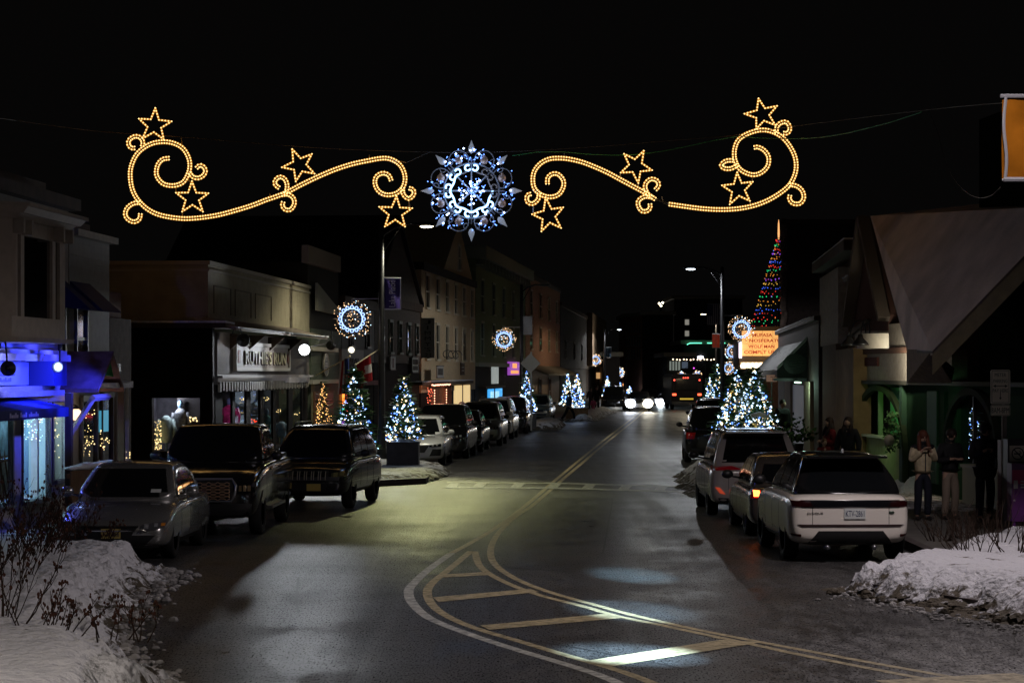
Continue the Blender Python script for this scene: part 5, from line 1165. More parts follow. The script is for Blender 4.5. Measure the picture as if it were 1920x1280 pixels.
# ---------- E: dark green shop with pale gable panel
E_ = bldg('dark green clapboard shop with a pale triangular gable and an oval sign', FL, FL.u(583), name='green_shop')
gcl = mat('green_clapboard', (.10, .12, .085), .7, var=.15, bands=(.16, 2, .02)); uE0, uE1 = FL.u(583), FL.u(640)
b = MB(); FL.box(b, uE0+.05, uE1, .1, 4.35, -6, 0); b.build('wall', gcl, E_)
b = MB(); FL.box(b, uE0+.05, uE1, 4.35, 6.5, -6, -.1); b.build('upper_wall', mat('dark_boards', (.045, .04, .035), .8, bands=(.3, 1, .02)), E_)
b = MB(); b.prism([FL.pt(FL.u(588), 5.85, .05), FL.pt(FL.u(588), 4.95, .05), FL.pt(FL.u(640), 4.9, .05)], FL.n.to_3d()*.08); b.build('gable_panel', mat('pale_panel', (.50, .48, .38), .7), E_)
b = MB(); FL.box(b, FL.u(577, .1), FL.u(638, .1), 6.42, 6.98, -.1, .12); b.build('parapet_band', mat('pinkish_band', (.34, .26, .21), .7), E_)
b = MB(); FL.box(b, FL.u(586, .2), FL.u(635, .2), 3.62, 3.75, 0, .2); FL.box(b, FL.u(586, .2), FL.u(637, .2), 2.55, 2.68, 0, .22); b.build('ledge', mat('ledge_pale', (.38, .36, .3), .7), E_)
so = thing('oval_sign', 'dark oval sign with pale edge on the green clapboard wall', 'sign', FL.pt(FL.u(612, .1), 2.9, .1))
b = MB(); c0 = FL.pt(FL.u(612, .1), 3.18, .05); n = 22
b.prism([c0+FL.d.to_3d()*(.62*math.cos(a))+Vector((0, 0, .40*math.sin(a))) for a in [2*math.pi*k/n for k in range(n)]], FL.n.to_3d()*.05); b.build('board', mat('oval_dark', (.09, .09, .085), .5), so)
b = MB(); b.tube([c0+FL.n.to_3d()*.05+FL.d.to_3d()*(.60*math.cos(a))+Vector((0, 0, .38*math.sin(a))) for a in [2*math.pi*k/n for k in range(n)]], .015, 4, closed=True); b.build('rim', mat('oval_rim', (.4, .36, .28), .5), so)
b = MB()
for (z, w_) in ((3.34, .12), (3.22, .5), (3.14, .6), (3.03, .3)): FL.box(b, FL.u(612, .1)-w_/2, FL.u(612, .1)+w_/2, z-.02, z+.02, .10, .108)
b.build('lettering_strokes', mat('oval_letters', (.45, .42, .36), .5), so)
# wreathed doorway with gold lights
b = MB(); FL.box(b, FL.u(590, .05), FL.u(625, .05), .15, 2.3, 0, .05); b.build('door', mat('door_brown', (.10, .05, .03), .6), E_)
xmas_tree('slim tree of gold lights in the doorway of the green shop', FL.pt(FL.u(606, .3), 0, .3).x, FL.pt(FL.u(606, .3), 0, .3).y, 1.0, 1.62, .36, 250, 150, .02, (0, 0, 1), power=2.5, tint=(1., .6, .3), seed=8, col=[bulb_g, bulb_g, bulb_g])
gooseneck('curved lamp with a black shade over the green shop sign', FL.pt(FL.u(628, .1), 4.0, 0), FL.pt(FL.u(624, .6), 3.85, .55), FL.pt(FL.u(612, .1), 3.2, 0), blackm, None, 6, (1., .85, .6), r=.16)
# ---------- flags
def flag(label, p0, p1, m, m2=None, kind='us', drop=1.1, w=.75, name='flag'):
    t = thing(name, label, 'flag', p0); P0, P1 = Vector(p0), Vector(p1); b = MB(); b.tube([P0, P1], .02, 6); b.ball(P1, .035, 8, 6); b.build('pole', mat('flag_pole', (.6, .5, .32), .5), t)
    s = P1.lerp(P0, .05); e = P1.lerp(P0, .05+w/(P1-P0).length)
    nn = 15; rows = [[s.lerp(e, i/(nn-1))+Vector((.04*math.sin(i*1.1)+.10*(j/9)*math.sin(i*.5), .03*math.cos(i*1.3), -drop*j/9*(1-.1*i/(nn-1)))) for i in range(nn)] for j in range(10)]
    if kind == 'us':
        b = MB()
        for i in range(nn-1):
            for j in range(9): b.add([rows[j][i], rows[j][i+1], rows[j+1][i+1], rows[j+1][i]], [(0, 1, 2, 3)], 2 if (i < 7 and j < 4) else i % 2)
        b.build('cloth', [mat('flag_red', (.40, .03, .03), .7), mat('flag_white', (.65, .62, .6), .7), mat('flag_navy', (.03, .05, .18), .7)], t, fix=False)
    else:
        b = MB()
        for i in range(nn-1):
            for j in range(9): b.add([rows[j][i], rows[j][i+1], rows[j+1][i+1], rows[j+1][i]], [(0, 1, 2, 3)], 0 if (j < 3 or j > 5) else 1)
        b.build('cloth', [mat('flag_red2', (.30, .015, .02), .7), mat('flag_white', (.65, .62, .6), .7)], t, fix=False)
        c = sum((rows[4][i] for i in range(5, 10)), Vector())/5+Vector((0, -.05, 0)); lf = MB(); pts = []
        for k in range(22): a = 2*math.pi*k/22; rr = .15*(1 if k % 2 == 0 else .55)*(1.1 if k % 4 == 0 else .9); pts.append(c+Vector((rr*math.cos(a)*.8, 0, rr*math.sin(a))))
        lf.prism(pts, (0, -.012, 0)); lf.build('leaf_emblem', MATS['flag_red2'], t)
    return t
flag('striped flag hanging from an angled pole on the green shop', FL.pt(FL.u(592, .1), 2.82, .1), W(656, 668, 74.5), None, kind='us', drop=1.15, w=.6)
flag('red and white maple leaf flag hanging beside the tall lamp post', Vector((-4.05, 72, 3.35))+Vector((0, 0, .3)), Vector((-4.05-.72, 71.5, 3.15)), None, kind='ca', drop=.85, w=.55)
# ---------- generic row beyond
def block(label, px0, px1, ztop, m, rows=(), F=FM, name='row_building', frm=None, roof=None, depth=10, winw=1.0, rooft=.35, cornice=None, groundz=3.3, groundm=None, pane=None, snowtop=False):
    u0, u1 = F.u(px0)+.03, F.u(px1); t = bldg(label, F, u0, name=name)
    b = MB(); F.box(b, u0, u1, groundz, ztop, -depth, 0); b.build('wall', m, t)
    b = MB(); F.box(b, u0, u1, .1, groundz-.02, -depth, -.04); b.build('ground_floor', groundm or dw, t)
    b = MB(); F.box(b, u0-.0, u1+.0, ztop, ztop+rooft, -depth, cornice or .12); 
    if cornice: F.box(b, u0, u1, ztop-.35, ztop-.28, 0, cornice*.5); F.box(b, u0, u1, groundz-.05, groundz+.18, -.04, .18)
    b.build('cornice' if cornice else 'roof', roof or wood_d, t)
    for (n, z0, z1) in rows:
        for i in range(n):
            win_(F, t, u0+(u1-u0)*(i+.5)/n, winw, z0, z1, 0, frm, pane)
    if snowtop: b = MB(); snowcap(F, b, u0, u1, ztop+rooft, -1, cornice or .12, .08); b.build('roof_snow', snow, t)
    return t, u0, u1
def fz(F, px, py, off=0): return F.z(px, py, off)
T, u0, u1 = block('small grey-fronted cafe with a red neon door and a painted sign board', 641, 702, 5.3, mat('grey_front', (.13, .12, .115), .7), rows=((2, 3.9, 4.9),), frm=darkfr, winw=.8)
b = MB(); FM.box(b, FM.u(641, .1), FM.u(682, .1), 2.85, 3.75, 0, .1); b.build('sign_board', mat('grey_sign', (.32, .30, .29), .6), T)
text('OUR CITY', T, 'lettering', FM.pt(FM.u(664, .1), 3.28, .105), FM.d.to_3d(), (0, 0, 1), .32, 2.1, mat('sign_black', (.03, .02, .02), .6), .015, .03)
b = MB()
for (px, z0, z1, k) in ((645, 1.7, 2.55, 0), (645, 1.3, 1.7, 1), (645, .95, 1.3, 2), (652.5, 1.3, 2.6, 3)): FM.box(b, FM.u(px-1.5, .1), FM.u(px+1.5, .1), z0, z1, .06, .10); b.m[-6:] = [k]*6
b.build('neon_sign', [glow('neon_orange', (1., .22, .03), 3), glow('neon_green', (.05, .8, .3), 1.6), glow('neon_purple', (.45, .12, 1.), 1.6), glow('neon_red', (1., .05, .05), 1.)], T)
b = MB(); FM.box(b, FM.u(641), FM.u(700), 2.45, 2.62, 0, .4); b.build('awning', mat('awning_red', (.22, .03, .03), .7), T)
plight('neon_light', FM.pt(FM.u(650, .6), 2.0, .6), 4, (1., .15, .1), .1)
gooseneck('small lit sign lamp below the starburst wreath', FM.pt(FM.u(668, .1), 3.95, 0), FM.pt(FM.u(659, .6), 3.72, .6), FM.pt(FM.u(640, 1.2), 2.6, 1.6)+Vector((0, -1, 0)), blackm, glow('sign_lamp_lit', (1., .9, .7), 14), 5, (1., .85, .65), r=.14)
T, u0, u1 = block('tall dark brown building with a steep gable beside the lamp post', 703, 788, 5.6, mat('dark_brown_boards', (.11, .09, .075), .8, var=.15, bands=(.16, 2, .015)), rows=((5, 3.75, 4.95),), frm=mat('dim_frame', (.24, .26, .22), .6), winw=.9)
b = MB(); b.prism([FM.pt(u0, 5.9, 0), FM.pt(u1, 5.9, 0), FM.pt(u0+(u1-u0)*.45, 9.2, 0)], -FM.n.to_3d()*9); b.build('gable', MATS['dark_brown_boards'], T)
b = MB()
for (a, c) in ((u0-.2, u0+(u1-u0)*.45), (u0+(u1-u0)*.45, u1+.2)):
    z0, z1 = (5.85, 9.3) if a < c and a < u0+1 else (9.3, 5.85); p0, p1 = FM.pt(a, z0, .15), FM.pt(c, z1, .15); v = Vector((0, 0, .16)); n_ = -FM.n.to_3d()*9; b.hexa([p0, p1, p1+n_, p0+n_, p0+v, p1+v, p1+n_+v, p0+n_+v])
b.build('roof', mat('dark_shingle', (.03, .03, .032), .8), T)
def small_sign(label, F, px, pz, w_, h_, m, strokes=None, sm=None, off=.15, txt=None, parent=None):
    t = thing('shop_sign', label, 'sign', F.pt(F.u(px, off), pz-h_/2, off)); b = MB(); u = F.u(px, off); F.box(b, u-w_/2, u+w_/2, pz-h_/2, pz+h_/2, off-.05, off); b.build('board', m, t)
    f = MB(); F.box(f, u-w_/2-.03, u+w_/2+.03, pz+h_/2, pz+h_/2+.04, off-.05, off+.02); F.box(f, u-w_/2-.03, u+w_/2+.03, pz-h_/2-.04, pz-h_/2, off-.05, off+.02); f.build('frame', darkfr, t)
    if strokes:
        b = MB()
        for (a, c, z0, z1) in strokes: F.box(b, u-w_/2+a*w_, u-w_/2+c*w_, pz-h_/2+z0*h_, pz-h_/2+z1*h_, off, off+.01)
        b.build('lettering_strokes', sm, t)
    if txt: text(txt, t, 'lettering', F.pt(u, pz, off+.004), F.d.to_3d(), (0, 0, 1), h_*.5, w_*.86, sm, .01)
    return t
pw_ = mat('sign_white', (.45, .44, .42), .6); bs_ = mat('brown_stroke', (.15, .05, .03), .6)
small_sign('square white sign with a brown figure on the dark brown building', FM, 737, 3.3, 1.5, .5, pw_, [(.42, .6, .1, .75), (.42, .66, .75, .9)], bs_)
rs = random.Random(4); small_sign('pale sign with closely set dark letters on the dark brown building', FM, 779, 3.25, 2.0, .62, mat('sign_greygreen', (.34, .36, .33), .6), [(.08+i*.085, .08+i*.085+.05, .52, .88) for i in range(10)]+[(.1+i*.12, .1+i*.12+.07, .12, .42) for i in range(7)], mat('dark_stroke', (.05, .05, .045), .6))
T, u0, u1 = block('cream three storey building with tall narrow windows and a red-lit shop below', 790, 891, 7.55, mat('cream_stucco', (.72, .55, .34), .8, var=.12), rows=((6, 3.55+.0, 5.15), (6, 6.0-.1, 7.35)), frm=mat('cream_frame', (.75, .66, .5), .6), winw=1.25, groundz=2.0, roof=mat('dark_shingle', (.03, .03, .032), .8))
b = MB(); a, c = FM.u(832), FM.u(886); b.prism([FM.pt(a, 7.9, .0), FM.pt(c, 7.9, .0), FM.pt((a+c)/2, 10.6, .0)], -FM.n.to_3d()*8); b.build('dormer_gable', MATS['cream_stucco'], T)
win_(FM, T, (a+c)/2, 1.1, 8.2, 9.4, 0, MATS['cream_frame'])
b = MB(); FM.box(b, FM.u(805), FM.u(846), .2, 2.3, -.04, .02); b.build('brick_entrance', mat('warm_brick', (.32, .10, .05), .8, var=.35, vscale=3, bands=(.2, 2, .02)), T)
b = MB(); FM.box(b, FM.u(852), FM.u(882), .5, 2.25, -.04, .02); sh = b.build('lit_shop_window', mat('shop_cream_lit', (.5, .4, .2), .6, em=(1., .72, .34), es=.75, bands=(.16, 2, .01)), T)
b = MB()
for px in (850, 868, 883): FM.box(b, FM.u(px, .06), FM.u(px, .06)+.14, .5, 2.3, .0, .06)
b.build('shop_window_frame', darkfr, T)
b = MB(); FM.box(b, FM.u(792, .5), FM.u(888, .5), 2.36, 2.5, -.04, .5); b.build('shop_canopy', wood_d, T)
b = MB(); snowcap(FM, b, FM.u(792, .5), FM.u(888, .5), 2.5, -.04, .5, .06); b.build('canopy_snow', snow, T)
plight('shop_glow', FM.pt(FM.u(828, 1.), 2.1, .9), 10, (1., .35, .2), .2); plight('shop_glow', FM.pt(FM.u(868, 1.), 1.9, .9), 8, (1., .8, .5), .2)
b = MB(); rnd = random.Random(6)
for k in range(26): b.bead(FM.pt(FM.u(812+35*k/26, .55), 2.32+.05*rnd.random(), .5), .036, 0)
for k in range(14): b.bead(FM.pt(FM.u(822, .3), .5+1.7*k/14, .12), .034, 0); b.bead(FM.pt(FM.u(844, .3), .5+1.7*k/14, .12), .034, 0)
for k in range(60): b.bead(FM.pt(FM.u(812+rnd.uniform(-5, 5), .3), .3+1.9*rnd.random(), .15), .022, 1)
t = b.build('string_lights', [bulb_ro, glow('bulb_red', (1., .16, .08), 3)], fix=False); tag(t, 'rose-coloured bulbs framing the red brick shop entrance', 'string lights')
b = MB(); q = FM.pt(FM.u(868, .4), 0, .35); b.ball((q.x, q.y, .75), .32, 10, 7, sc3=(1, 1, 1.2)); t = thing('festive_figure', 'small green and pink festive figure in front of the yellow-lit window', 'decoration', (q.x, q.y, .15))
b.build('base', mat('green_cloth', (.03, .25, .10), .7), t, smooth=True); b = MB(); b.ball((q.x, q.y, 1.25), .2, 10, 7); b.tube([(q.x-.3, q.y, 1.1), (q.x, q.y, 1.35), (q.x+.35, q.y, 1.0)], .07, 7); b.build('top', mat('pink_cloth', (.5, .3, .35), .7), t, smooth=True)
ss = thing('hanging_sign', 'tall narrow white sign with stacked letters hanging beside the cream building', 'sign', FM.pt(FM.u(817, .9), 3.9, .9))
b = MB(); FM.box(b, FM.u(817, 1.)-.04, FM.u(817, 1.)+.04, 3.55, 5.3, .35, .95); b.build('board', pw_, ss); b = MB(); q = FM.pt(FM.u(817, 1.)-.05, 0, 0)
for k, ch in enumerate(('J', 'I', 'M', 'M', 'Y', "'S", '21')): text(ch, ss, 'letter', FM.pt(FM.u(817, 1.)-.05, 5.12-.24*k, .65), (1, 0, 0), (0, 0, 1), .17, .26 if ch != 'I' else .06, mat('dark_stroke', (.05, .05, .045), .6), .01)
small_sign('pale hanging board with dark writing below the wrought iron bracket', FM, 826, 2.95, 2.4, .5, pw_, [(.1+i*.09, .1+i*.09+.05, .2, .8) for i in range(9)], MATS['dark_stroke'], off=.6)
b = MB(); 
for px in (838, 848, 856):
    q = FM.pt(FM.u(px, .6), 3.75, .6)
    b.tube([q+Vector((.28*math.cos(a)*(1-a/9), 0, .26*math.sin(a)*(1-a/9))) for a in [k*.45 for k in range(14)]], .018, 5)
b.tube([FM.pt(FM.u(838, 0), 3.6, 0), FM.pt(FM.u(856, .9), 3.6, .9)], .02, 5)
t = b.build('scrolled_bracket', polem); tag(t, 'black wrought iron scroll bracket on the cream building', 'bracket')
small_sign('small dark brown plaque on the cream wall', FM, 868, 3.1, 1.7, .55, mat('brown_plaque', (.10, .06, .045), .7), [(.15, .85, .3, .4), (.15, .85, .6, .7)], pw_, off=.06)
T, u0, u1 = block('dark green brick building with a heavy bracketed cornice and arched window heads', 892, 985, 9.2, mat('green_paint_brick', (.20, .25, .13), .8, var=.12), rows=((5, 3.9, 5.7), (5, 6.35, 8.1)), frm=mat('green_frame', (.36, .40, .28), .6), winw=1.5, cornice=.6, roof=mat('cornice_green', (.30, .32, .24), .7), rooft=.7)
b = MB()
for i in range(16): u = u0+(u1-u0)*(i+.5)/16; FM.box(b, u-.12, u+.12, 8.75, 9.2, 0, .45)
b.build('cornice_bracket', MATS['cornice_green'], T)
b = MB(); FM.box(b, FM.u(922), FM.u(934), 2.25, 3.35, -.03, .03); b.build('lit_window', glow('cool_window', (.55, .62, .60), .42), T)
b = MB(); FM.box(b, FM.u(915), FM.u(941), .6, 1.95, -.03, .03); b.build('blue_window', mat('blue_window', (.1, .2, .3), .5, em=(.05, .38, .85), es=1.1, var=.0), T)
b = MB(); FM.box(b, FM.u(920, .05), FM.u(936, .05), .75, 1.8, .03, .05); b.build('window_glow', glow('paler_blue', (.35, .75, 1.), 1.0), T)
b = MB(); FM.box(b, FM.u(927.2, .08), FM.u(928.6, .08), .6, 1.95, .05, .08); FM.box(b, FM.u(915, .08), FM.u(941, .08), 1.28, 1.34, .05, .08); b.build('window_bars', mat('blue_bar', (.02, .06, .2), .5), T)
b = MB(); FM.box(b, FM.u(908, .3), FM.u(945, .3), 2.02, 2.14, 0, .4); b.build('window_awning', wood_d, T)
plight('blue_glow', FM.pt(FM.u(928, .9), 1.5, .9), 5, (.15, .5, 1.), .2)
sg = thing('lit_sign', 'purple and orange illuminated shop sign on the green building', 'sign', FM.pt(FM.u(964, .2), 2.6, .2)); b = MB(); FM.box(b, FM.u(956, .2), FM.u(974, .2), 2.75, 3.6, .05, .2); b.build('panel', glow('purple_panel', (.35, .08, .5), .8), sg)
b = MB(); FM.box(b, FM.u(961, .2), FM.u(969, .2), 3.2, 3.5, .2, .21); FM.box(b, FM.u(958, .2), FM.u(972, .2), 2.85, 3.05, .2, .21); b.build('lettering_strokes', glow('orange_panel', (1., .35, .1), 1.2), sg)
T, u0, u1 = block('red brown brick building with a sloping shop canopy beyond the second lamp post', 986, 1050, 9.6, mat('redbrown_brick', (.40, .20, .12), .85, var=.2, bands=(.09, 2, .006)), rows=((4, 4.6, 6.2), (4, 7.0, 8.7)), frm=mat('tan_frame', (.55, .42, .3), .6), winw=1.7, groundz=3.2, groundm=mat('tan_front', (.22, .15, .09), .7, var=.2))
b = MB(); P0, P1 = FM.pt(u0, 3.3, 0), FM.pt(u1-1, 3.3, 0); Q0, Q1 = FM.pt(u0, 2.7, 1.6), FM.pt(u1-1, 2.7, 1.6); V = Vector((0, 0, .12)); b.hexa([Q0, Q1, P1, P0, Q0+V, Q1+V, P1+V, P0+V]); b.build('canopy', mat('canopy_tan', (.30, .25, .19), .7, bands=(.3, 1, .02)), T)
for px in (1012, 1030): win_(FM, T, FM.u(px), 2.6, .5, 2.4, 0, wood_m)
FJ = Fac((.075*190-10.7, 190), (.075*300-10.7, 300), 1)
T, u0, u1 = block('low dark building with a round-topped parapet further down the left side', 1051, 1128, 8.5, mat('dark_brick', (.05, .045, .04), .85, var=.2), F=FJ, rows=((6, 4.2, 5.6),), frm=mat('dark_frame2', (.09, .08, .07), .7), winw=2.0)
b = MB(); FJ.box(b, FJ.u(1100), FJ.u(1128), 3.6, 9.2, 0, .6); b.build('pilaster', mat('tan_pilaster', (.28, .20, .13), .8, var=.2), T)
plight('shop_glow', FJ.pt(FJ.u(1118, 1.3), 2.6, 1.2), 5, (1., .65, .3), .2)
b = MB(); FJ.box(b, FJ.u(1118), FJ.u(1123), 2.2, 2.9, 0, .3); b.build('lit_sign', glow('warm_panel', (1., .55, .22), .5), T)
# ================================================================ buildings on the right
RB = Vector((8.95, 61.)); RC_ = Vector((9.95, 49.5)); RD = Vector((10.9, 38.))
FR = Fac((.07*75+4.59, 75), (.07*170+4.59, 170), -1)     # far row
FN = Fac(tuple(RD), tuple(RB), -1)                         # near gabled building (u grows away from camera)
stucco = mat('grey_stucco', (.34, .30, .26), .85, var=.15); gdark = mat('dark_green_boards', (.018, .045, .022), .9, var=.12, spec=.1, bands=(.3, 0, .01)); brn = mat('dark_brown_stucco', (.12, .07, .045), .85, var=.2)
O = thing('gabled_restaurant', 'near right building with a steep snow-dusted roof over a dark green ground floor', 'building', (RC_.x, RC_.y, .15))
# upper pale wall and street gable
uu = lambda px, off=0: FN.u(px, off)
k0, k1 = uu(1700), uu(1606)
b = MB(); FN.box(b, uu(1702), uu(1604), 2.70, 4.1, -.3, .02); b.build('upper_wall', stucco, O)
b = MB(); pts = [(1604, 600), (1632, 415), (1668, 590), (1668, 620), (1604, 620)]; b.prism([FN.pt(uu(x), FN.z(x, y), .03) for x, y in pts], -FN.n.to_3d()*.4); b.build('gable_wall', mat('gable_red', (.10, .05, .04), .8, bands=(.2, 1, .01)), O)
def beam(b, p, q, w=.09, d=.10):  # trim board between two pixel points on the facade
    P, Q = FN.pt(uu(p[0]), FN.z(*p), .05), FN.pt(uu(q[0]), FN.z(*q), .05); t = (Q-P).normalized(); n = FN.n.to_3d()*d; s = t.cross(n).normalized()*w
    b.hexa([P-s, Q-s, Q-s+n, P-s+n, P+s, Q+s, Q+s+n, P+s+n])
b = MB(); beam(b, (1632, 408), (1603, 610), .08, .3); beam(b, (1632, 408), (1672, 598), .08, .3); beam(b, (1636, 600), (1600, 628), .05); b.build('barge_board', mat('barge', (.15, .12, .10), .7), O)
b = MB(); FN.box(b, uu(1701, .1), uu(1600, .1), 3.38, 3.52, .0, .12); b.build('beam', mat('beam_brown', (.10, .055, .04), .7), O)
b = MB(); FN.box(b, uu(1644, .08), uu(1612, .08), 3.08, 3.30, .02, .08); b.build('dark_panel', mat('dark_maroon', (.07, .02, .018), .7), O)
b = MB(); FN.box(b, uu(1784, .06), uu(1702, .06), 2.70, 3.42, -.3, .05); b.build('corner_block', mat('brown_stucco', (.24, .18, .14), .85, var=.2), O)
b = MB(); FN.box(b, uu(1735, .1), uu(1702, .1), 3.05, 3.07, .05, .06); FN.box(b, uu(1784, .1), uu(1702, .1), 2.88, 2.895, .05, .06); b.build('panel_joint', blackm, O)
# curved shade band over the lamps (drum of the entrance canopy)
b = MB(); cc = FN.pt(uu(1645, .35), 3.5, .3); n = 20
R1 = [cc+FN.d.to_3d()*(.95*math.cos(a))+FN.n.to_3d()*(.5*math.sin(a)) for a in [math.pi*k/n for k in range(n+1)]]
b.grid([R1, [p+Vector((0, 0, .36)) for p in R1]]); b.add(R1, [tuple(range(n+1))]); b.add([p+Vector((0, 0, .36)) for p in R1], [tuple(range(n+1))]); b.build('curved_canopy', mat('canopy_pale', (.55, .50, .42), .5, var=.1), O, smooth=True)
# the big roof
A_, B_, C_, D_, E2 = W(1632, 405, 57.5), W(1701, 655, 50.0), W(1748, 657, 46.8), W(2010, 385, 45.2), W(2010, 362, 52.5)
b = MB(); b.prism([A_, B_, C_, D_, E2], Vector((.05, .12, -.10))); ro = b.build('roof', mat('snow_dusted_roof', (.74, .62, .60), .85, var=.22, vscale=1.1, bump=.02, bscale=22, spec=.1), O)
rd = mat('snow_dust', (.5, .45, .45), .8, var=.4, vscale=2)
def edge(b, P, Q, h, d, dz=0): b.hexa([P+Vector((0, 0, dz-h)), Q+Vector((0, 0, dz-h)), Q+Vector((.1, d, dz-h)), P+Vector((.1, d, dz-h)), P+Vector((0, 0, dz)), Q+Vector((0, 0, dz)), Q+Vector((.1, d, dz)), P+Vector((.1, d, dz))])
b = MB(); v = Vector((0, -.03, -.0)); edge(b, C_+v, D_+v, .05, .2, -.01); edge(b, B_+v, C_+v, .05, .2, -.01); edge(b, A_+v, B_+v, .05, .2, -.01); b.build('roof_edge', mat('edge_dark', (.10, .08, .07), .7), O)
b = MB(); v = Vector((0, .0, 0)); edge(b, C_+v, D_+v, .42, .5, -.07); b.build('fascia', mat('fascia_brown', (.20, .17, .11), .7, var=.15, bands=(.4, 0, .006)), O)
b = MB(); b.hexa([W(1700, 718, 50.0), W(1784, 718, 48.2), W(1784, 718, 50.2), W(1702, 718, 51.5), W(1700, 655, 50.0), W(1748, 655, 46.9), W(1790, 690, 50.0), W(1702, 655, 51.5)]); b.build('roof_foot', MATS['brown_stucco'], O)
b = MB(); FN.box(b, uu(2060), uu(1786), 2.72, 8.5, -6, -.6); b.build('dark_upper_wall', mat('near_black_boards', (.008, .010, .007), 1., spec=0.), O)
# soffit line and ground floor with arches
b = MB(); FN.box(b, uu(2060, .1), uu(1600, .1), 2.63, 2.72, -.4, .16); b.build('soffit', mat('soffit_dark', (.05, .05, .04), .7), O)
gh = [(uu(1692), uu(1603), 1.35, 2.55), (uu(1778), uu(1770), .3, 2.5), (uu(1862), uu(1795), .95, 2.45)]
FN.holes(w := MB(), uu(2060), uu(1600), .1, 2.63, -.25, 0, gh); w.build('ground_wall', gdark, O)
lg = mat('pale_green_wall', (.34, .40, .20), .8, var=.1)
b = MB(); FN.box(b, uu(1690, .03), uu(1602, .03), .15, 1.30, 0, .03); b.build('low_wall', lg, O)
b = MB(); FN.box(b, uu(1664, .1), uu(1600, .1), 1.30, 1.36, 0, .16); b.build('window_sill', mat('sill_pale', (.62, .62, .5), .6), O)
b = MB(); 
for px in (1604, 1606.5, 1692): FN.box(b, uu(px, .05)-.12, uu(px, .05)+.12, 1.36, 2.55, .0, .05)
FN.box(b, uu(1648)-.04, uu(1648)+.04, 1.36, 2.55, -.1, .02); b.build('window_frame', mat('frame_green', (.12, .22, .10), .6), O)
b = MB(); FN.box(b, uu(1604), uu(1616), 1.36, 2.55, -.22, -.18); FN.box(b, uu(1656), uu(1684), 1.36, 2.55, -.22, -.18); b.build('green_curtain', mat('green_curtain', (.12, .40, .20), .8, bands=(.12, 1, .03)), O)
b = MB(); FN.box(b, uu(1692), uu(1603), 1.3, 2.6, -.40, -.35); b.build('dark_interior', mat('int_dark', (.015, .015, .012), .8), O)
def arch(b, pc, z0, zs, rx, rz, w=.10, d=.12, uc=None):
    u = uc if uc is not None else uu(pc, .1); n = 24; pts = [(u-rx, z0)]+[(u-rx*math.cos(a), zs+rz*math.sin(a)) for a in [math.pi*k/n for k in range(n+1)]]+[(u+rx, z0)]
    for i in range(len(pts)-1):
        (a, c), (e, f) = pts[i], pts[i+1]; s = lambda x, z: (u+(x-u)*(1+w/rx), zs+(z-zs)*(1+w/rz) if z > zs else z)
        p = [(a, c), (e, f), s(e, f), s(a, c)]; b.hexa([FN.pt(x, z, .02) for x, z in p]+[FN.pt(x, z, .02+d) for x, z in p])
b = MB(); ua_, ub_ = uu(1694, .1), uu(1602, .1); arch(b, None, .3, 1.05, (ub_-ua_)/2, 1.42, .14, .12, (ua_+ub_)/2); b.build('arch_trim', mat('arch_green', (.03, .045, .022), .8, spec=.1), O)
b = MB(); ua_, ub_ = uu(1868, .1), uu(1772, .1); arch(b, None, .3, 1.2, (ub_-ua_)/2, 1.25, .14, .12, (ua_+ub_)/2); b.build('arch_trim', mat('arch_dark', (.02, .024, .017), .8, spec=.1), O)
b = MB(); FN.box(b, uu(1862), uu(1795), .9, 2.5, -.10, -.085); b.build('pane', gl, O); b = MB(); FN.box(b, uu(1880), uu(1785), .8, 2.6, -1.3, -1.25); b.build('inner_wall', mat('int_green', (.02, .03, .025), .8), O)
b = MB(); FN.box(b, uu(1821)-.03, uu(1821)+.03, .95, 2.45, -.12, -.04); b.build('glazing_bar', blackm, O)
b = MB(); FN.box(b, uu(1760), uu(1742), .4, 2.5, .0, .05); FN.box(b, uu(1700), uu(1695), .2, 2.6, 0, .12); b.build('pilaster', mat('pilaster_green', (.04, .09, .05), .6), O)
q = FN.pt(uu(1824, -.6), .95, -.6); xmas_tree('small lit tree behind the arched window of the near right building', q.x, q.y, 1.0, 1.15, .36, 300, 110, .018, (.5, .4, .1), power=1.6, tint=(.6, .85, 1.), seed=12)
# pale railing panel behind the standing people
t = thing('planter_wall', 'low pale panelled wall behind the standing people', 'low wall', FN.pt(uu(1850, .3), .15, .3)); b = MB(); FN.box(b, uu(1890, .35), uu(1800, .35), .15, .92, .1, .3); b.build('panels', mat('panel_pale', (.36, .33, .24), .7, bands=(.35, 1, .03)), t)
b = MB(); FN.box(b, uu(1892, .4), uu(1798, .4), .92, .98, .05, .38); b.build('cap', mat('panel_cap', (.42, .38, .3), .7), t)
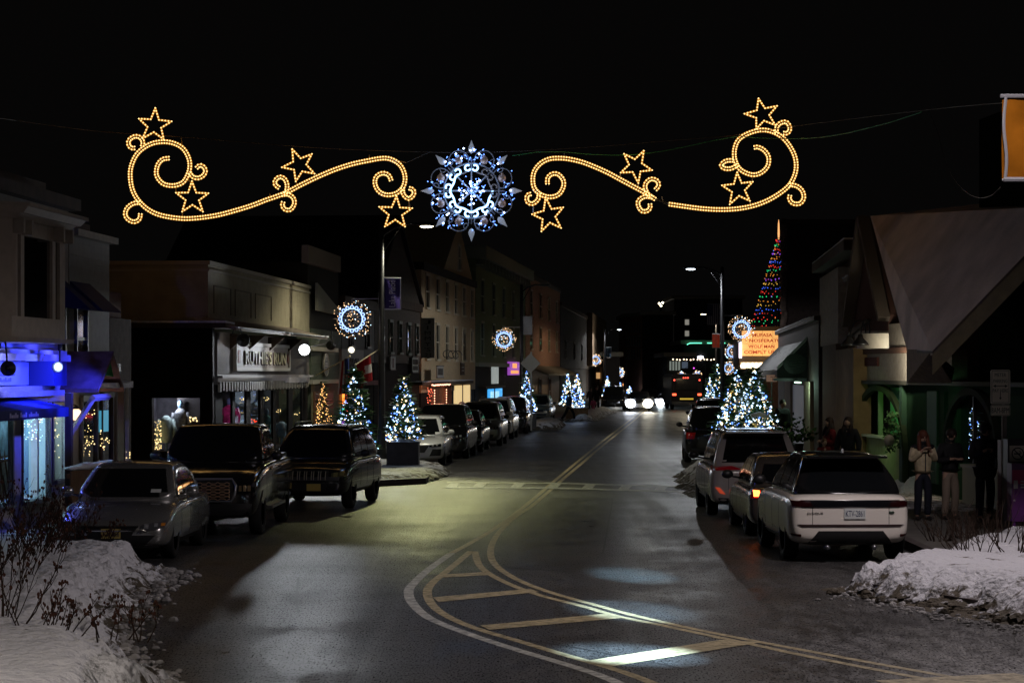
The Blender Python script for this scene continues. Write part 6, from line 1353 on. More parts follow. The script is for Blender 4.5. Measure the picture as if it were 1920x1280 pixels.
# lit zone lamps
plight('wall_light', FN.pt(uu(1650, .9), 3.42, .8), 14, (1., .92, .72), .08)
plight('wall_light', FN.pt(uu(1672, .55), 3.25, .55), 95, (1., .92, .72), .08, 'SPOT', FN.pt(uu(1684, 0), 2.75, 0), 130, .8)
plight('green_spill', FN.pt(uu(1622, .8), 2.5, .8), 26, (.55, 1., .35), .15, 'SPOT', FN.pt(uu(1640, 0), .6, .4), 130, .8)
plight('green_spill', FN.pt(uu(1730, 1.0), 2.5, .9), 9, (.25, .9, .45), .15, 'SPOT', FN.pt(uu(1735, 0), .3, .2), 140, .8)
plight('pavement_light', FN.pt(uu(1760, .6), 2.5, .7), 40, (1., .75, .5), .15, 'SPOT', FN.pt(uu(1730, .8), .1, 1.2), 80, .7)
for (px, lab, s) in ((1608, 'left black shade of the pair of gooseneck lamps on the gabled building', -.5), (1604.5, 'right black shade of the pair of gooseneck lamps on the gabled building', .2)):
    hh = FN.pt(uu(1592+s*30+15, 1.2), 3.72, 1.2)
    gooseneck(lab, FN.pt(uu(1622+s*10, .1), 3.9, 0), hh, hh+Vector((0, 0, -1)), blackm, None, 0, r=.2, group='gooseneck lamps on the gabled building')
# ivy / wreath plant and snow ramp
t = thing('wreath_plant', 'dark leafy plant with a pale ball hanging in the green archway', 'plant', FN.pt(uu(1672, .3), 1.3, .3)); rnd = random.Random(2); b = MB()
for i in range(260):
    a = rnd.random()*6.283; r = rnd.random()**.5; p = FN.pt(uu(1672, .3)+r*.55*math.cos(a), 1.5+r*.48*math.sin(a), .3+rnd.uniform(-.1, .1)); d = Vector((rnd.uniform(-1, 1), rnd.uniform(-1, 1), rnd.uniform(-1, 1))).normalized()*.09; e = d.orthogonal()*.4
    b.add([p-e, p+e, p+d], [(0, 1, 2)])
b.build('foliage', leaf, t, fix=False); b = MB(); b.ball(FN.pt(uu(1671, .45), 1.32, .5), .13, 10, 7); b.build('ball', mat('pale_ball', (.45, .38, .33), .6), t, smooth=True)
bank('snow_ramp', 'grey snow heaped against the pale green wall under the archway', (8.2, 10.2), (49, 57.5), poly_sd([(8.7, 53), (9.5, 52.5), (9.1, 58), (8.5, 57.5)]), .62, wsnow, 61, .12, z0=.13, fall=.75)
# ---------- N: tall brown building with a pale pilaster
N_ = thing('brown_building', 'tall brown building with a snow-capped flat roof and a pale stone pilaster', 'building', (RB.x, RB.y+.5, .15))
FNB = Fac((RB.x-.05, 61.3), (.07*75+4.59, 75.0), -1); nn = lambda px, off=0: FNB.u(px, off)
b = MB(); FNB.box(b, 0, FNB.L, .1, 6.1, -7, -.35); b.build('wall', mat('brown_wall', (.13, .085, .06), .85, var=.2), N_)
b = MB(); FNB.box(b, -.2, FNB.L, 6.1, 6.38, -7, .25); b.build('roof', wood_d, N_); b = MB(); snowcap(FNB, b, -.2, FNB.L, 6.38, -.6, .25, .05); b.build('roof_snow', snow, N_)
b = MB(); FNB.box(b, nn(1568), nn(1534), 3.75, 5.95, -.35, -.05); b.build('pale_pilaster', mat('pale_stone', (.42, .37, .32), .85, var=.2, bump=.01, bscale=14), N_)
b = MB(); FNB.box(b, nn(1566), nn(1541), .15, 3.75, -.35, -.02); b.build('pier', brn, N_)
b = MB(); FNB.box(b, nn(1600, .1), nn(1567, .1), .15, 3.55, -.35, .1); b.build('front_pier', mat('brown_pier', (.16, .10, .055), .85, var=.22, vscale=3), N_)
b = MB(); FNB.box(b, .1, 2.2, 5.35, 5.45, -.35, .1); FNB.box(b, .3, 2.2, 3.9, 5.3, -.35, -.3); b.build('upper_panel', mat('upper_tan', (.22, .18, .15), .85, var=.2), N_); b = MB(); snowcap(FNB, b, .1, 2.3, 5.45, -.35, .12, .05); b.build('ledge_snow', snow, N_)
# ---------- M: shop with slanted awning
M_ = thing('awning_shop', 'dark shop with a steep slanted awning edged in grey and a dark oval sign', 'building', (FR.pt(1, 0, 0).x, 76, .15))
ff = lambda px, off=0: FR.u(px, off); a0, a1 = ff(1528), ff(1459)
FR.holes(w := MB(), a0-2, a1, .1, 4.6, -6, 0, []); w.build('wall', mat('dark_maroon_wall', (.075, .05, .05), .8, var=.2), M_)
b = MB(); FR.box(b, a0-2, a1+.1, 4.6, 4.75, -6, .15); b.build('roof', wood_d, M_); b = MB(); snowcap(FR, b, a0, a1, 4.75, -.5, .15, .05); b.build('roof_snow', snow, M_)
uo = ff(1508, .1); b = MB(); z_ = lambda px, py, off: FR.z(px, py, off)
tp = FR.pt(uo, 4.05, .0); lo = FR.pt(uo, 3.0, 1.05); fr = FR.pt(uo, 2.75, 1.05); dd = FR.d.to_3d()*(a1-uo)
b.prism([tp, lo, fr, FR.pt(uo, 2.75, 0)], dd); b.build('awning', mat('black_awning', (.03, .032, .03), .6), M_)
b = MB(); k = Vector((0, -.04, 0)); up = Vector((0, 0, .13)); b.hexa([lo+k, tp+k, tp, lo, lo+k+up, tp+k+up, tp+up, lo+up]); b.build('awning_edge', mat('edge_grey', (.35, .35, .32), .6), M_)
b = MB(); FR.box(b, uo+.1, a1, 2.62, 2.72, 0, 1.15); b.build('awning_rail', polem, M_)
c0 = FR.pt(uo, 3.22, .42)+Vector((0, -.06, 0)); b = MB(); b.prism([c0+Vector((.42*math.cos(a), 0, .36*math.sin(a))) for a in [2*math.pi*k/24 for k in range(24)]], (0, -.04, 0)); so = b.build('oval_sign', mat('oval_green', (.012, .022, .014), .4), M_)
b = MB(); c1 = c0+Vector((0, -.045, 0))
for (dz, w_) in ((.05, .3), (-.03, .36), (-.13, .24)): b.tube([c1+Vector((x, 0, dz+.02*math.sin(x*14))) for x in [-w_/1.2+w_*2/1.2*i/12 for i in range(13)]], .008, 4)
b.build('lettering_strokes', mat('dim_green_letter', (.08, .11, .08), .5), M_)
b = MB(); FR.box(b, ff(1507, .02), ff(1484, .02), .2, 2.45, 0, .03); b.build('lit_door', mat('door_grey_lit', (.40, .40, .42), .7, em=(.4, .42, .5), es=.10), M_)
b = MB(); FR.box(b, ff(1483, .1), ff(1472, .1), .15, 2.6, 0, .12); FR.box(b, ff(1520, .1), ff(1508, .1), .15, 2.6, 0, .12); b.build('pilaster', mat('tan_pil', (.26, .2, .14), .8), M_)
plight('door_light', FR.pt(ff(1496, .5), 2.45, .5), 22, (.6, 1., .75), .1); b = MB(); FR.box(b, ff(1491, .6), ff(1484, .6), 2.56, 2.60, .4, .5); b.build('ceiling_lamp', glow('green_white_lit', (.6, 1., .7), 4), M_)
xs = FR.pt(ff(1488, 1.2), 0, 1.2)
t = thing('potted_shrub', 'dark potted shrub beside the lit doorway', 'plant', (FR.pt(ff(1490, .8), 0, .8).x, FR.pt(ff(1490, .8), 0, .8).y, .15)); b = MB(); rnd = random.Random(4)
for i in range(300):
    p = t.location+Vector((rnd.gauss(0, .3), rnd.gauss(0, .2), .55+abs(rnd.gauss(0, .28)))); d = Vector((rnd.uniform(-1, 1), rnd.uniform(-1, 1), rnd.uniform(0, 1)))*.12; e = d.orthogonal()*.35; b.add([p-e, p+e, p+d], [(0, 1, 2)])
b.build('foliage', leaf, t, fix=False); b = MB(); b.lathe([(.22, 0), (.3, .5), (.27, .5)], t.location, 12); b.build('pot', darkfr, t)
# ---------- theatre marquee
Y = 146.; s = Y/FPX
TH = thing('theatre', 'cinema with an orange-lit letter board and a row of bright bulbs beneath', 'building', (16.0, Y, .15))
P = lambda px, py, dy=0: W(px, py, Y)+Vector((0, dy, 0))
def pxbox(b, x0, x1, y0, y1, d0, d1): p, q = P(x0, y1), P(x1, y0); b.box((p.x, Y+d0, p.z), (q.x, Y+d1, q.z))
b = MB(); pxbox(b, 1386, 1478, 612, 688, .05, 4); b.build('marquee_box', mat('marquee_dark', (.10, .08, .06), .6), TH)
b = MB(); b.box((P(1440, 0).x, Y+4, .1), (P(1440, 0).x+14, Y+22, 4.9)); b.build('wall', mat('theatre_brick', (.10, .06, .05), .85, var=.2), TH)
lbm = mat('letter_board', (.5, .3, .12), .5, em=(1., .50, .15), es=.85)
b = MB(); pxbox(b, 1391, 1474, 620, 667, 0, .05); lb = b.build('letter_board', lbm, TH)
rl = glow('red_letter', (.75, .05, .01), .42); rr_ = mat('red_letter_paint', (.4, .01, .005), .5, em=(.6, .02, .002), es=.22)
for (str_, x0, x1, yc) in (('MUFASA', 1411, 1448, 628), ('NOSFERATU', 1405, 1464, 638.5), ('WOLF MAN', 1403, 1452, 649.5), ('COMPLT UNK', 1395, 1464, 660)):
    p = P((x0+x1)/2, yc); text(str_, lb, 'lettering', (p.x, Y-.01, p.z), (1, 0, 0), (0, 0, 1), 6.2*s, (x1-x0)*s, rr_, .01, .022)
b = MB()
for (x, y) in ((1399, 638.5), (1409, 627)): b.ball(P(x, y)+Vector((0, -.02, 0)), .04, 8, 5, sc3=(1, .3, 1))
b.build('bullet', darkfr, lb); b = MB()
for x in (1410.5, 1429.5, 1449): pxbox(b, x-.25, x+.25, 620, 667, -.012, -.006)
for y in (632.5, 644, 655): pxbox(b, 1391, 1474, y-.2, y+.2, -.012, -.006)
b.build('board_rail', mat('rail_amber', (.35, .2, .08), .6), lb)
b = MB(); pxbox(b, 1385.5, 1390, 642, 671, -.3, 0); b.build('side_tube', glow('tube_pinkwhite', (1., .82, .9), 3), TH)
b = MB(); pxbox(b, 1389, 1476, 679, 691, -.15, .05); b.build('underside', glow('marquee_warm', (1., .68, .38), 1.3), TH)
b = MB()
for i in range(15): b.ball(P(1391+i*5.2, 686)+Vector((0, -.2, 0)), .11, 8, 6)
for i in range(9): b.ball(P(1394+i*8, 682)+Vector((0, -.2, 0)), .07, 8, 5)
b.build('bulb_row', glow('marquee_bulb', (1., .85, .62), 6), TH, smooth=True)
plight('marquee_light', P(1430, 700, -.6), 90, (1., .7, .4), .4); plight('marquee_light', P(1425, 650, -1.5), 50, (1., .6, .3), .4)
# coloured light tree behind the theatre
Y2 = 166.; t = thing('light_cone', 'tall cone of coloured string lights rising behind the cinema board', 'light decoration', (W(1446, 0, Y2).x, Y2, 1.0)); cx = W(1460, 0, Y2).x; s2 = Y2/FPX
b = MB(); zt = HC+(HY-425)*s2; b.tube([(cx, Y2, .1), (cx, Y2, zt)], [.12, .04], 8); b.build('mast', polem, t)
b = MB(); cols = [glow('lc_red', (1., .05, .03), 1.1), glow('lc_green', (.02, .8, .25), .9), glow('lc_orange', (1., .32, .04), 1.), glow('lc_violet', (.35, .08, .9), 1.), glow('lc_gold', (1., .55, .08), .9), glow('lc_blue', (.05, .14, 1.), 1.3)]
seq = [0, 1, 0, 3, 2, 5, 0, 1, 2, 3, 4, 5, 0, 1, 2, 4, 5, 0]; nr = 21; rnd = random.Random(12)
for i in range(nr):
    f = i/(nr-1); py = 452+f*160; z = HC+(HY-py)*s2; R = (.18+f*1.68)
    for k in range(21):
        a = 2*math.pi*k/21+i*.12+rnd.uniform(-.05, .05)
        if rnd.random() < .12: continue
        b.bead((cx+R*math.cos(a)-f*.1, Y2+R*math.sin(a), z+rnd.uniform(-.09, .09)), rnd.uniform(.025, .05), seq[i % 18] if rnd.random() < .85 else rnd.randrange(6))
b.build('light_string', cols, t, fix=False)
b = MB(); 
for k in range(13): a = 2*math.pi*k/13; b.tube([(cx, Y2, zt-.6), (cx+2.07*math.cos(a)-.1, Y2+2.07*math.sin(a), HC+(HY-612)*s2)], .008, 3)
b.build('wires', twig, t); b = MB(); b.lathe([(.01, zt+.5), (.05, zt+.2), (.07, zt-.5), (.05, zt-.9), (.02, zt-1.0)], (cx, Y2, 0), 8); b.build('flame_top', glow('flame_warm', (1., .45, .16), 1.3), t, smooth=True)
# tall dark building with a snow-crusted corner beside the theatre
t = thing('tall_dark_building', 'tall dark building with a snow-crusted corner hiding half of the coloured light cone', 'building', (13.6, 118, .15)); b = MB(); b.hexa([(x, y, z) for z in (.1, 10.4) for x, y in ((13.62, 118), (21, 118), (22, 128), (14.85, 128))]); b.build('wall', mat('tower_dark', (.035, .025, .022), .85, var=.3), t)
b = MB(); rnd = random.Random(8)
for i in range(42):
    z = 2.9+i*.185; b.ball((13.66+.12*noise.noise(Vector((z*2, 0, 0))), 118-.02, z), .18, 7, 5, sc3=(1.1+.5*noise.noise(Vector((z*3, 3, 0))), .6, 1))
b.build('corner_pier', mat('snowy_bark', (.13, .095, .08), .9, var=.5, vscale=3), t, smooth=True)
b = MB(); b.hexa([(x, y, z) for z in (10.4, 10.6) for x, y in ((13.5, 117.8), (21, 117.8), (22, 128), (14.8, 128))]); b.build('roof', wood_d, t)
# ================================================================ the far end of the street
def farblock(label, x0, x1, Y, ztop, m, depth=20, name='far_building', wins=None, wm=None, lean=0, roofm=None, snowline=False):
    t = thing(name, label, 'building', ((x0+x1)/2, Y, 0)); b = MB(); b.hexa([(x0, Y+lean, 0), (x1, Y, 0), (x1, Y+depth, 0), (x0, Y+lean+depth, 0), (x0, Y+lean, ztop), (x1, Y, ztop), (x1, Y+depth, ztop), (x0, Y+lean+depth, ztop)]); b.build('wall', m, t)
    b = MB(); b.hexa([(x0-.4, Y+lean-.4, ztop), (x1+.4, Y-.4, ztop), (x1+.4, Y+depth, ztop), (x0-.4, Y+lean+depth, ztop), (x0-.4, Y+lean-.4, ztop+.5), (x1+.4, Y-.4, ztop+.5), (x1+.4, Y+depth, ztop+.5), (x0-.4, Y+lean+depth, ztop+.5)]); b.build('roof', roofm or mat('cap_stone', (.42, .38, .3), .7), t)
    if wins:
        for (a, z0, z1, w_, lit) in wins:
            y = Y+lean*(x1-a)/(x1-x0); f = MB(); f.box((a-w_/2-.12, y-.12, z0-.12), (a+w_/2+.12, y+.1, z1+.12)); o = f.build('window', mat('dim_frame', (.24, .26, .22), .6), t)
            p = MB(); p.box((a-w_/2, y-.16, z0), (a+w_/2, y-.121, z1)); p.build('pane', lit or glassd, o)
    return t
wy = lambda py, Y: HC-(py-HY)/FPX*Y; wx = lambda px, Y: (px-CX)/FPX*Y
hb_ = mat('hotel_brick', (.42, .20, .12), .85, var=.2); Yh = 330
wl = [(wx(px, Yh), wy(y1, Yh), wy(y0, Yh), .16, None) for (y0, y1) in ((605, 622), (630, 647), (655, 672)) for px in (1181, 1185, 1189, 1193, 1197, 1201)]
H1 = farblock('tall brick hotel at the end of the street with rows of narrow windows', wx(1178, Yh), wx(1204, Yh), Yh, wy(592, Yh), hb_, lean=9, wins=wl, name='hotel')
farblock('dark plain wing of the hotel to the right of its brick front', wx(1205, Yh), wx(1262, Yh), Yh, wy(590, Yh), mat('hotel_dark', (.06, .05, .045), .85, var=.2))
b = MB(); q = W(1241, 568, Yh); b.tube([(q.x, Yh+2, wy(589, Yh)), (q.x, Yh+2, q.z)], .12, 6); t = b.build('roof_beacon', polem); tag(t, 'slim mast with a warm white beacon on the hotel roof', 'beacon')
for k in range(3):
    e = MB().ball((q.x+(-.25, .25, 0)[k], Yh+2, q.z+(0, .1, -.35)[k]), .14, 8, 6).build('lamp', warmon, t, smooth=True)
q0 = MATS.get('far_lit') or glow('far_lit', (.75, .72, .62), .28)
farblock('large dark building behind the traffic with two dimly lit windows', wx(1264, 350), wx(1392, 350), 350, wy(560, 350), mat('far_dark', (.03, .028, .027), .85), wins=[(wx(1288, 350), wy(609, 350), wy(599, 350), .6, q0), (wx(1288, 350), wy(630, 350), wy(620, 350), .6, q0)])
C1 = farblock('low dark commercial building with green roofline lights', wx(1282, 300), wx(1390, 300), 300, wy(645, 300), mat('far_dark2', (.04, .036, .033), .85))
b = MB()
for i in range(36):
    px = 1289+i*2.0
    if 1315 < px < 1326: continue
    y = 643 if px > 1294 else 645.5-(px-1289)*.5; b.bead(W(px, y, 299), .085)
t = b.build('roof_light_string', glow('green_dot', (.15, .9, .55), 2.2), fix=False); tag(t, 'green dotted light line along the far roof edge', 'string lights')
b = MB()
for i in range(13): b.bead(W(1262+i*6.4+(i % 2), 673.5+(i % 3)*.5, 255), .10)
t = b.build('globe_light_string', glow('far_warm_dot', (1., .75, .5), 3), fix=False); tag(t, 'row of small warm bulbs strung above the distant traffic', 'string lights')
C2 = farblock('far filling station front with upright white light bars', wx(1250, 290), wx(1300, 290), 290, wy(668, 290), mat('far_dark3', (.05, .045, .04), .85))
b = MB()
for px in (1257, 1262.5, 1268, 1273.5):
    p = W(px, 678, 289.8); b.box((p.x-.10, 289.6, wy(694, 290)), (p.x+.10, 289.9, wy(677, 290)))
b.build('light_bars', glow('bar_white', (.75, .85, .75), .22), C2)
b = MB(); p = W(1284, 0, 289.8); b.box((p.x-.35, 289.5, wy(690, 290)), (p.x+.35, 289.9, wy(678, 290))); b.build('lit_panel', glow('blue_grey', (.35, .45, .62), .15), C2)
C3 = farblock('low far house with warm-lit shopfront at the end of the left side', wx(1130, 270), wx(1162, 270), 270, wy(668, 270), mat('far_dark4', (.06, .05, .045), .85))
C4 = farblock('far brightly lit cafe front with orange windows', wx(1166, 345), wx(1196, 345), 345, wy(706, 345), mat('far_tan', (.2, .12, .08), .85))
b = MB()
for (a, c) in ((1168, 1171.5), (1173, 1180), (1182, 1192)): b.box((wx(a, 344), 344.5, wy(723, 344)), (wx(c, 344), 344.8, wy(719, 344)))
b.build('lit_windows', glow('cafe_orange', (1., .42, .14), 1.6), C4)
C5 = farblock('far grey building with a tall lit window', wx(1208, 400), wx(1250, 400), 400, wy(690, 400), mat('far_grey', (.05, .05, .05), .85))
b = MB()
for (a, c) in ((1231, 1233), (1236, 1238), (1239.5, 1241), (1242.5, 1244)): b.box((wx(a, 399), 399.5, wy(715, 399)), (wx(c, 399), 399.8, wy(703, 399)))
b.build('lit_windows', glow('pale_green_lit', (.6, .75, .5), .5), C5)
# distant small lamps on posts
for i, (px, py, Y, c, r, lab) in enumerate([(1219, 697, 380, 'w', .16, 'left lamp of a warm pair far down the street'), (1224, 696.5, 380, 'w', .16, 'right lamp of a warm pair far down the street'), (1254, 674.5, 300, 'c', .2, 'cool white lamp before the far filling station'),
        (1280.5, 669.5, 310, 'c', .2, 'cool white lamp above the distant traffic, middle one'), (1313.5, 669.5, 300, 'c', .2, 'cool white lamp beside the orange banner'), (1284, 674.5, 340, 'c', .15, 'small white lamp under the middle far lamp'),
        (1198, 684.5, 420, 'c', .18, 'tiny white lamp under the hotel windows'), (1154, 722.5+4, 250, 'c', .2, 'blue-white glint beside the third left tree'), (1299, 690, 300, 'm', .11, 'tiny magenta light above the distant bus')]):
    t = thing('street_lamp' if c != 'm' else 'signal_light', lab, 'street lamp' if c != 'm' else 'light', (wx(px, Y), Y, 0), 0, 'distant street lamps' if c != 'm' else None); p = W(px, py, Y)
    b = MB(); b.tube([(p.x, Y+.2, 0), (p.x, Y+.2, p.z+.1)], .07, 6); b.build('pole', polem, t); b = MB(); b.ball(p, r*1.35, 10, 6, sc3=(1.5, 1, .7)); b.build('lens', {'w': glow('far_warm', (1., .78, .4), 4), 'c': glow('far_cool', (.8, .86, 1.), 7), 'm': glow('far_mag', (.9, .1, .9), 2.5)}[c], t, smooth=True)
    if i in (0, 2, 3, 6, 7): plight('far_lamp_light', p+Vector((0, -.6, -.3)), 900, (1., .92, .8), .2)
# ================================================================ street lamps, wreaths, banners
lamp_post('black lamp post on the left with a purple banner and a maple leaf flag', -4.0, 72, 7.45, wx(800, 72), -1, 2600, col=(1., 1., .46), ang=42, bl=1., aimd=(.7, -12.5))
plight('street_light', (wx(800, 72), 72, 7.25), 800, (1., .95, .72), .12, 'SPOT', (wx(800, 72), 72, 0), 150, .4)
lamp_post('lamp post beside the diamond road sign with a dark unlit lamp', .48, 118, 7.3, wx(1020, 118), -1, 0, lit=False)
lamp_post('tall lamp post on the right with the two-armed top, in front of the cinema board', 9.5, 106, 7.64, wx(1295, 106), 1, 1050, cool=True)
lamp_post('lamp post far down the left side with a blue banner', 9.8, 249, 7.5, wx(1161, 249), -1, 900, cool=True)
lamp_post('lamp post hidden behind the tall right lamp post, lamp showing left of the striped banner', 15.6, 179, 7.4, wx(1319, 179), 1, 1300, col=(1., .86, .62))
lamp_post('most distant lamp post in front of the brick hotel', 22.8, 470, 7.5, wx(1195, 470), -1, 600, cool=True)
# posts whose lamps stand outside the picture and light the foreground
lamp_post('lamp post just outside the top right corner, lighting the near snow', 9.3, 30.5, 8.4, 6.6, 1, 1500, ang=168, bl=.4, col=(1., .88, .90), group='street lamps outside the picture')
lamp_post('lamp post behind the viewer on the left pavement', -7.0, 12, 8.6, -4.6, -1, 1700, ang=150, bl=.6, col=(1., .87, .76), group='street lamps outside the picture')
cl = lamp_post('lamp post behind the viewer on the right pavement with a narrow cool beam', 8.6, 14, 8.6, 5.2, 1, 0, lit=False, group='street lamps outside the picture')
plight('narrow_beam', (5.2, 14, 8.5), 90000, (.50, .76, 1.), .05, 'SPOT', (1.26, 24.3, 0), 6.5, 1.); plight('narrow_beam', (5.2, 14, 8.5), 90000, (.50, .76, 1.), .05, 'SPOT', (1.50, 28.7, 0), 5.5, 1.); plight('narrow_beam', (5.2, 14, 8.5), 150000, (.45, .76, 1.), .05, 'SPOT', (1.75, 33.8, 0), 3.6, 1.)
pur = mat('banner_purple', (.045, .03, .16), .7); lil = mat('banner_lilac', (.62, .60, .75), .7)
banner('dark purple banner with vertical white words on the left lamp post', wx(719, 72), wx(752, 72), 72, wy(580, 72), wy(521, 72), pur, 'Lake Placid', lil, -4.0, lil)
banner('pale grey banner with small writing on the lamp post by the diamond sign', wx(978, 118), wx(998, 118), 118, wy(627, 118), wy(593, 118), mat('banner_grey', (.26, .26, .27), .7), None, lil, .48)
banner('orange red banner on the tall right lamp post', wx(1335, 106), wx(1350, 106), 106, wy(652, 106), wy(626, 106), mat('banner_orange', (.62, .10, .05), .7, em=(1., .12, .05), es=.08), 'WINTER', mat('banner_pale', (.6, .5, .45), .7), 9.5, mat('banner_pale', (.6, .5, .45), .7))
banner('dark striped flag banner beyond the tall right lamp post', wx(1326, 150), wx(1350, 150), 150, wy(608, 150), wy(570, 150), mat('banner_navy', (.02, .02, .05), .7), None, mat('stripe_pale', (.30, .26, .26), .7), wx(1353, 150), stripes=True)
banner('blue grey banner on the far left lamp post', wx(1135, 249), wx(1146, 249), 249, wy(670, 249), wy(651, 249), mat('banner_blue', (.05, .09, .14), .7), None, lil, 9.8, lil)
banner('brown orange banner with a white hem at the upper right corner', wx(1879, 34), wx(1990, 34), 34, wy(337, 34), wy(181, 34), mat('banner_brown', (.13, .045, .004), .9, spec=0., var=.35, vscale=1.5), None, None, wx(1990, 34), None)
b = MB(); x0, x1 = wx(1880, 34), wx(1990, 34)
b.tube([(x0-.05, 33.93, wy(181, 34)), (x1, 33.93, wy(181, 34))], .03, 6); b.tube([(x0, 33.93, wy(337, 34)), (x1, 33.93, wy(337, 34))], .035, 6); b.tube([(x0+.02*math.sin(i*.7)+.02, 33.93, wy(337-i*15.6, 34)) for i in range(11)], .025, 6)
t = b.build('banner_frame', mat('frame_white', (.12, .12, .13), .5)); tag(t, 'white tube frame round the brown orange banner', 'banner frame')
t = thing('lamp_post_mast', 'tall dark mast just outside the right edge carrying the brown orange banner', 'post', (wx(1995, 34), 34, .1)); b = MB(); b.tube([(wx(1995, 34), 34, .1), (wx(1995, 34), 34, 8.4)], .10, 10); b.build('mast', polem, t, smooth=True); b = MB(); b.tube([(wx(1995, 34), 34, 8.4), (wx(1995, 34), 34, 8.6)], .12, 10); b.build('cap', polem, t)
SB = [(660, 598, 72, .60, -4.0, 'large starburst wreath with blue-white ring on the left lamp post'), (945, 636.5, 118, .60, .48, 'starburst wreath beside the unlit lamp post'), (1117, 675, 249, .66, 9.8, 'starburst wreath on the far left lamp post'),
      (1390, 617, 106, .60, 9.5, 'starburst wreath overlapping the corner of the cinema board'), (1374, 659, 150, .56, None, 'starburst wreath left of the cinema board'), (1366, 690, 185, .55, None, 'half hidden starburst wreath behind the tall right lamp post'),
      (1161, 698, 300, .72, None, 'starburst wreath with a second sparkle above the small left trees'), (1202, 707, 430, .5, None, 'tiny white starburst wreath far down the street'), (1307, 703, 250, .5, None, 'starburst wreath above the right corner of the bus'), (1278, 704, 270, .5, None, 'half starburst wreath above the bus roof')]
for (px, py, Y, r, pole, lab) in SB:
    p = W(px, py, Y); starburst(lab, p.x, Y, p.z, r, 120 if Y < 120 else 70, .016*max(1, Y/95), pole)
    if Y < 130: plight('wreath_glow', (p.x, Y-.5, p.z), 4, (1., .8, .75), .4)
    if pole is None: 
        b = MB(); b.tube([(p.x+.9, Y+.1, 0), (p.x+.9, Y+.1, p.z+1.2), (p.x, Y+.05, p.z+r*1.0)], .05, 6); t = b.build('post', polem); tag(t, 'thin dark post holding the '+lab, 'post', 'posts of the far wreaths')
# ================================================================ the overhead decoration
YD = 55.; DP = lambda x, y, dy=0: W(x, y, YD)+Vector((0, dy, 0))
def rope(tb, cb, pts, double=True, step=.062, closed=False, gap=None):
    q = lerp_path([DP(*p) for p in pts], step) if not closed else lin_path([DP(*p) for p in pts], step)
    n = len(q); offs = (-.034, .034) if double else (0.,)
    L = {o: [] for o in offs}
    for i in range(n):
        t = (q[min(i+1, n-1)]-q[max(i-1, 0)]); t = t.normalized() if t.length > 1e-6 else Vector((1, 0, 0)); s = Vector((-t.z, 0, t.x))
        for o in offs: L[o].append(q[i]+s*o)
    for o in offs:
        tb.tube(L[o], .021, 5, cap=True)
        for p in L[o]: cb.bead(p+Vector((0, -.022, 0)), .0195)
def star(pts5): 
    c = Vector((sum(p[0] for p in pts5)/5, sum(p[1] for p in pts5)/5)); out = []
    for i in range(5):
        a, d = Vector(pts5[i]), Vector(pts5[(i+1) % 5]); m = (a+d)/2; out += [tuple(a), tuple(c+(m-c)*.50)]
    return out+[out[0]]
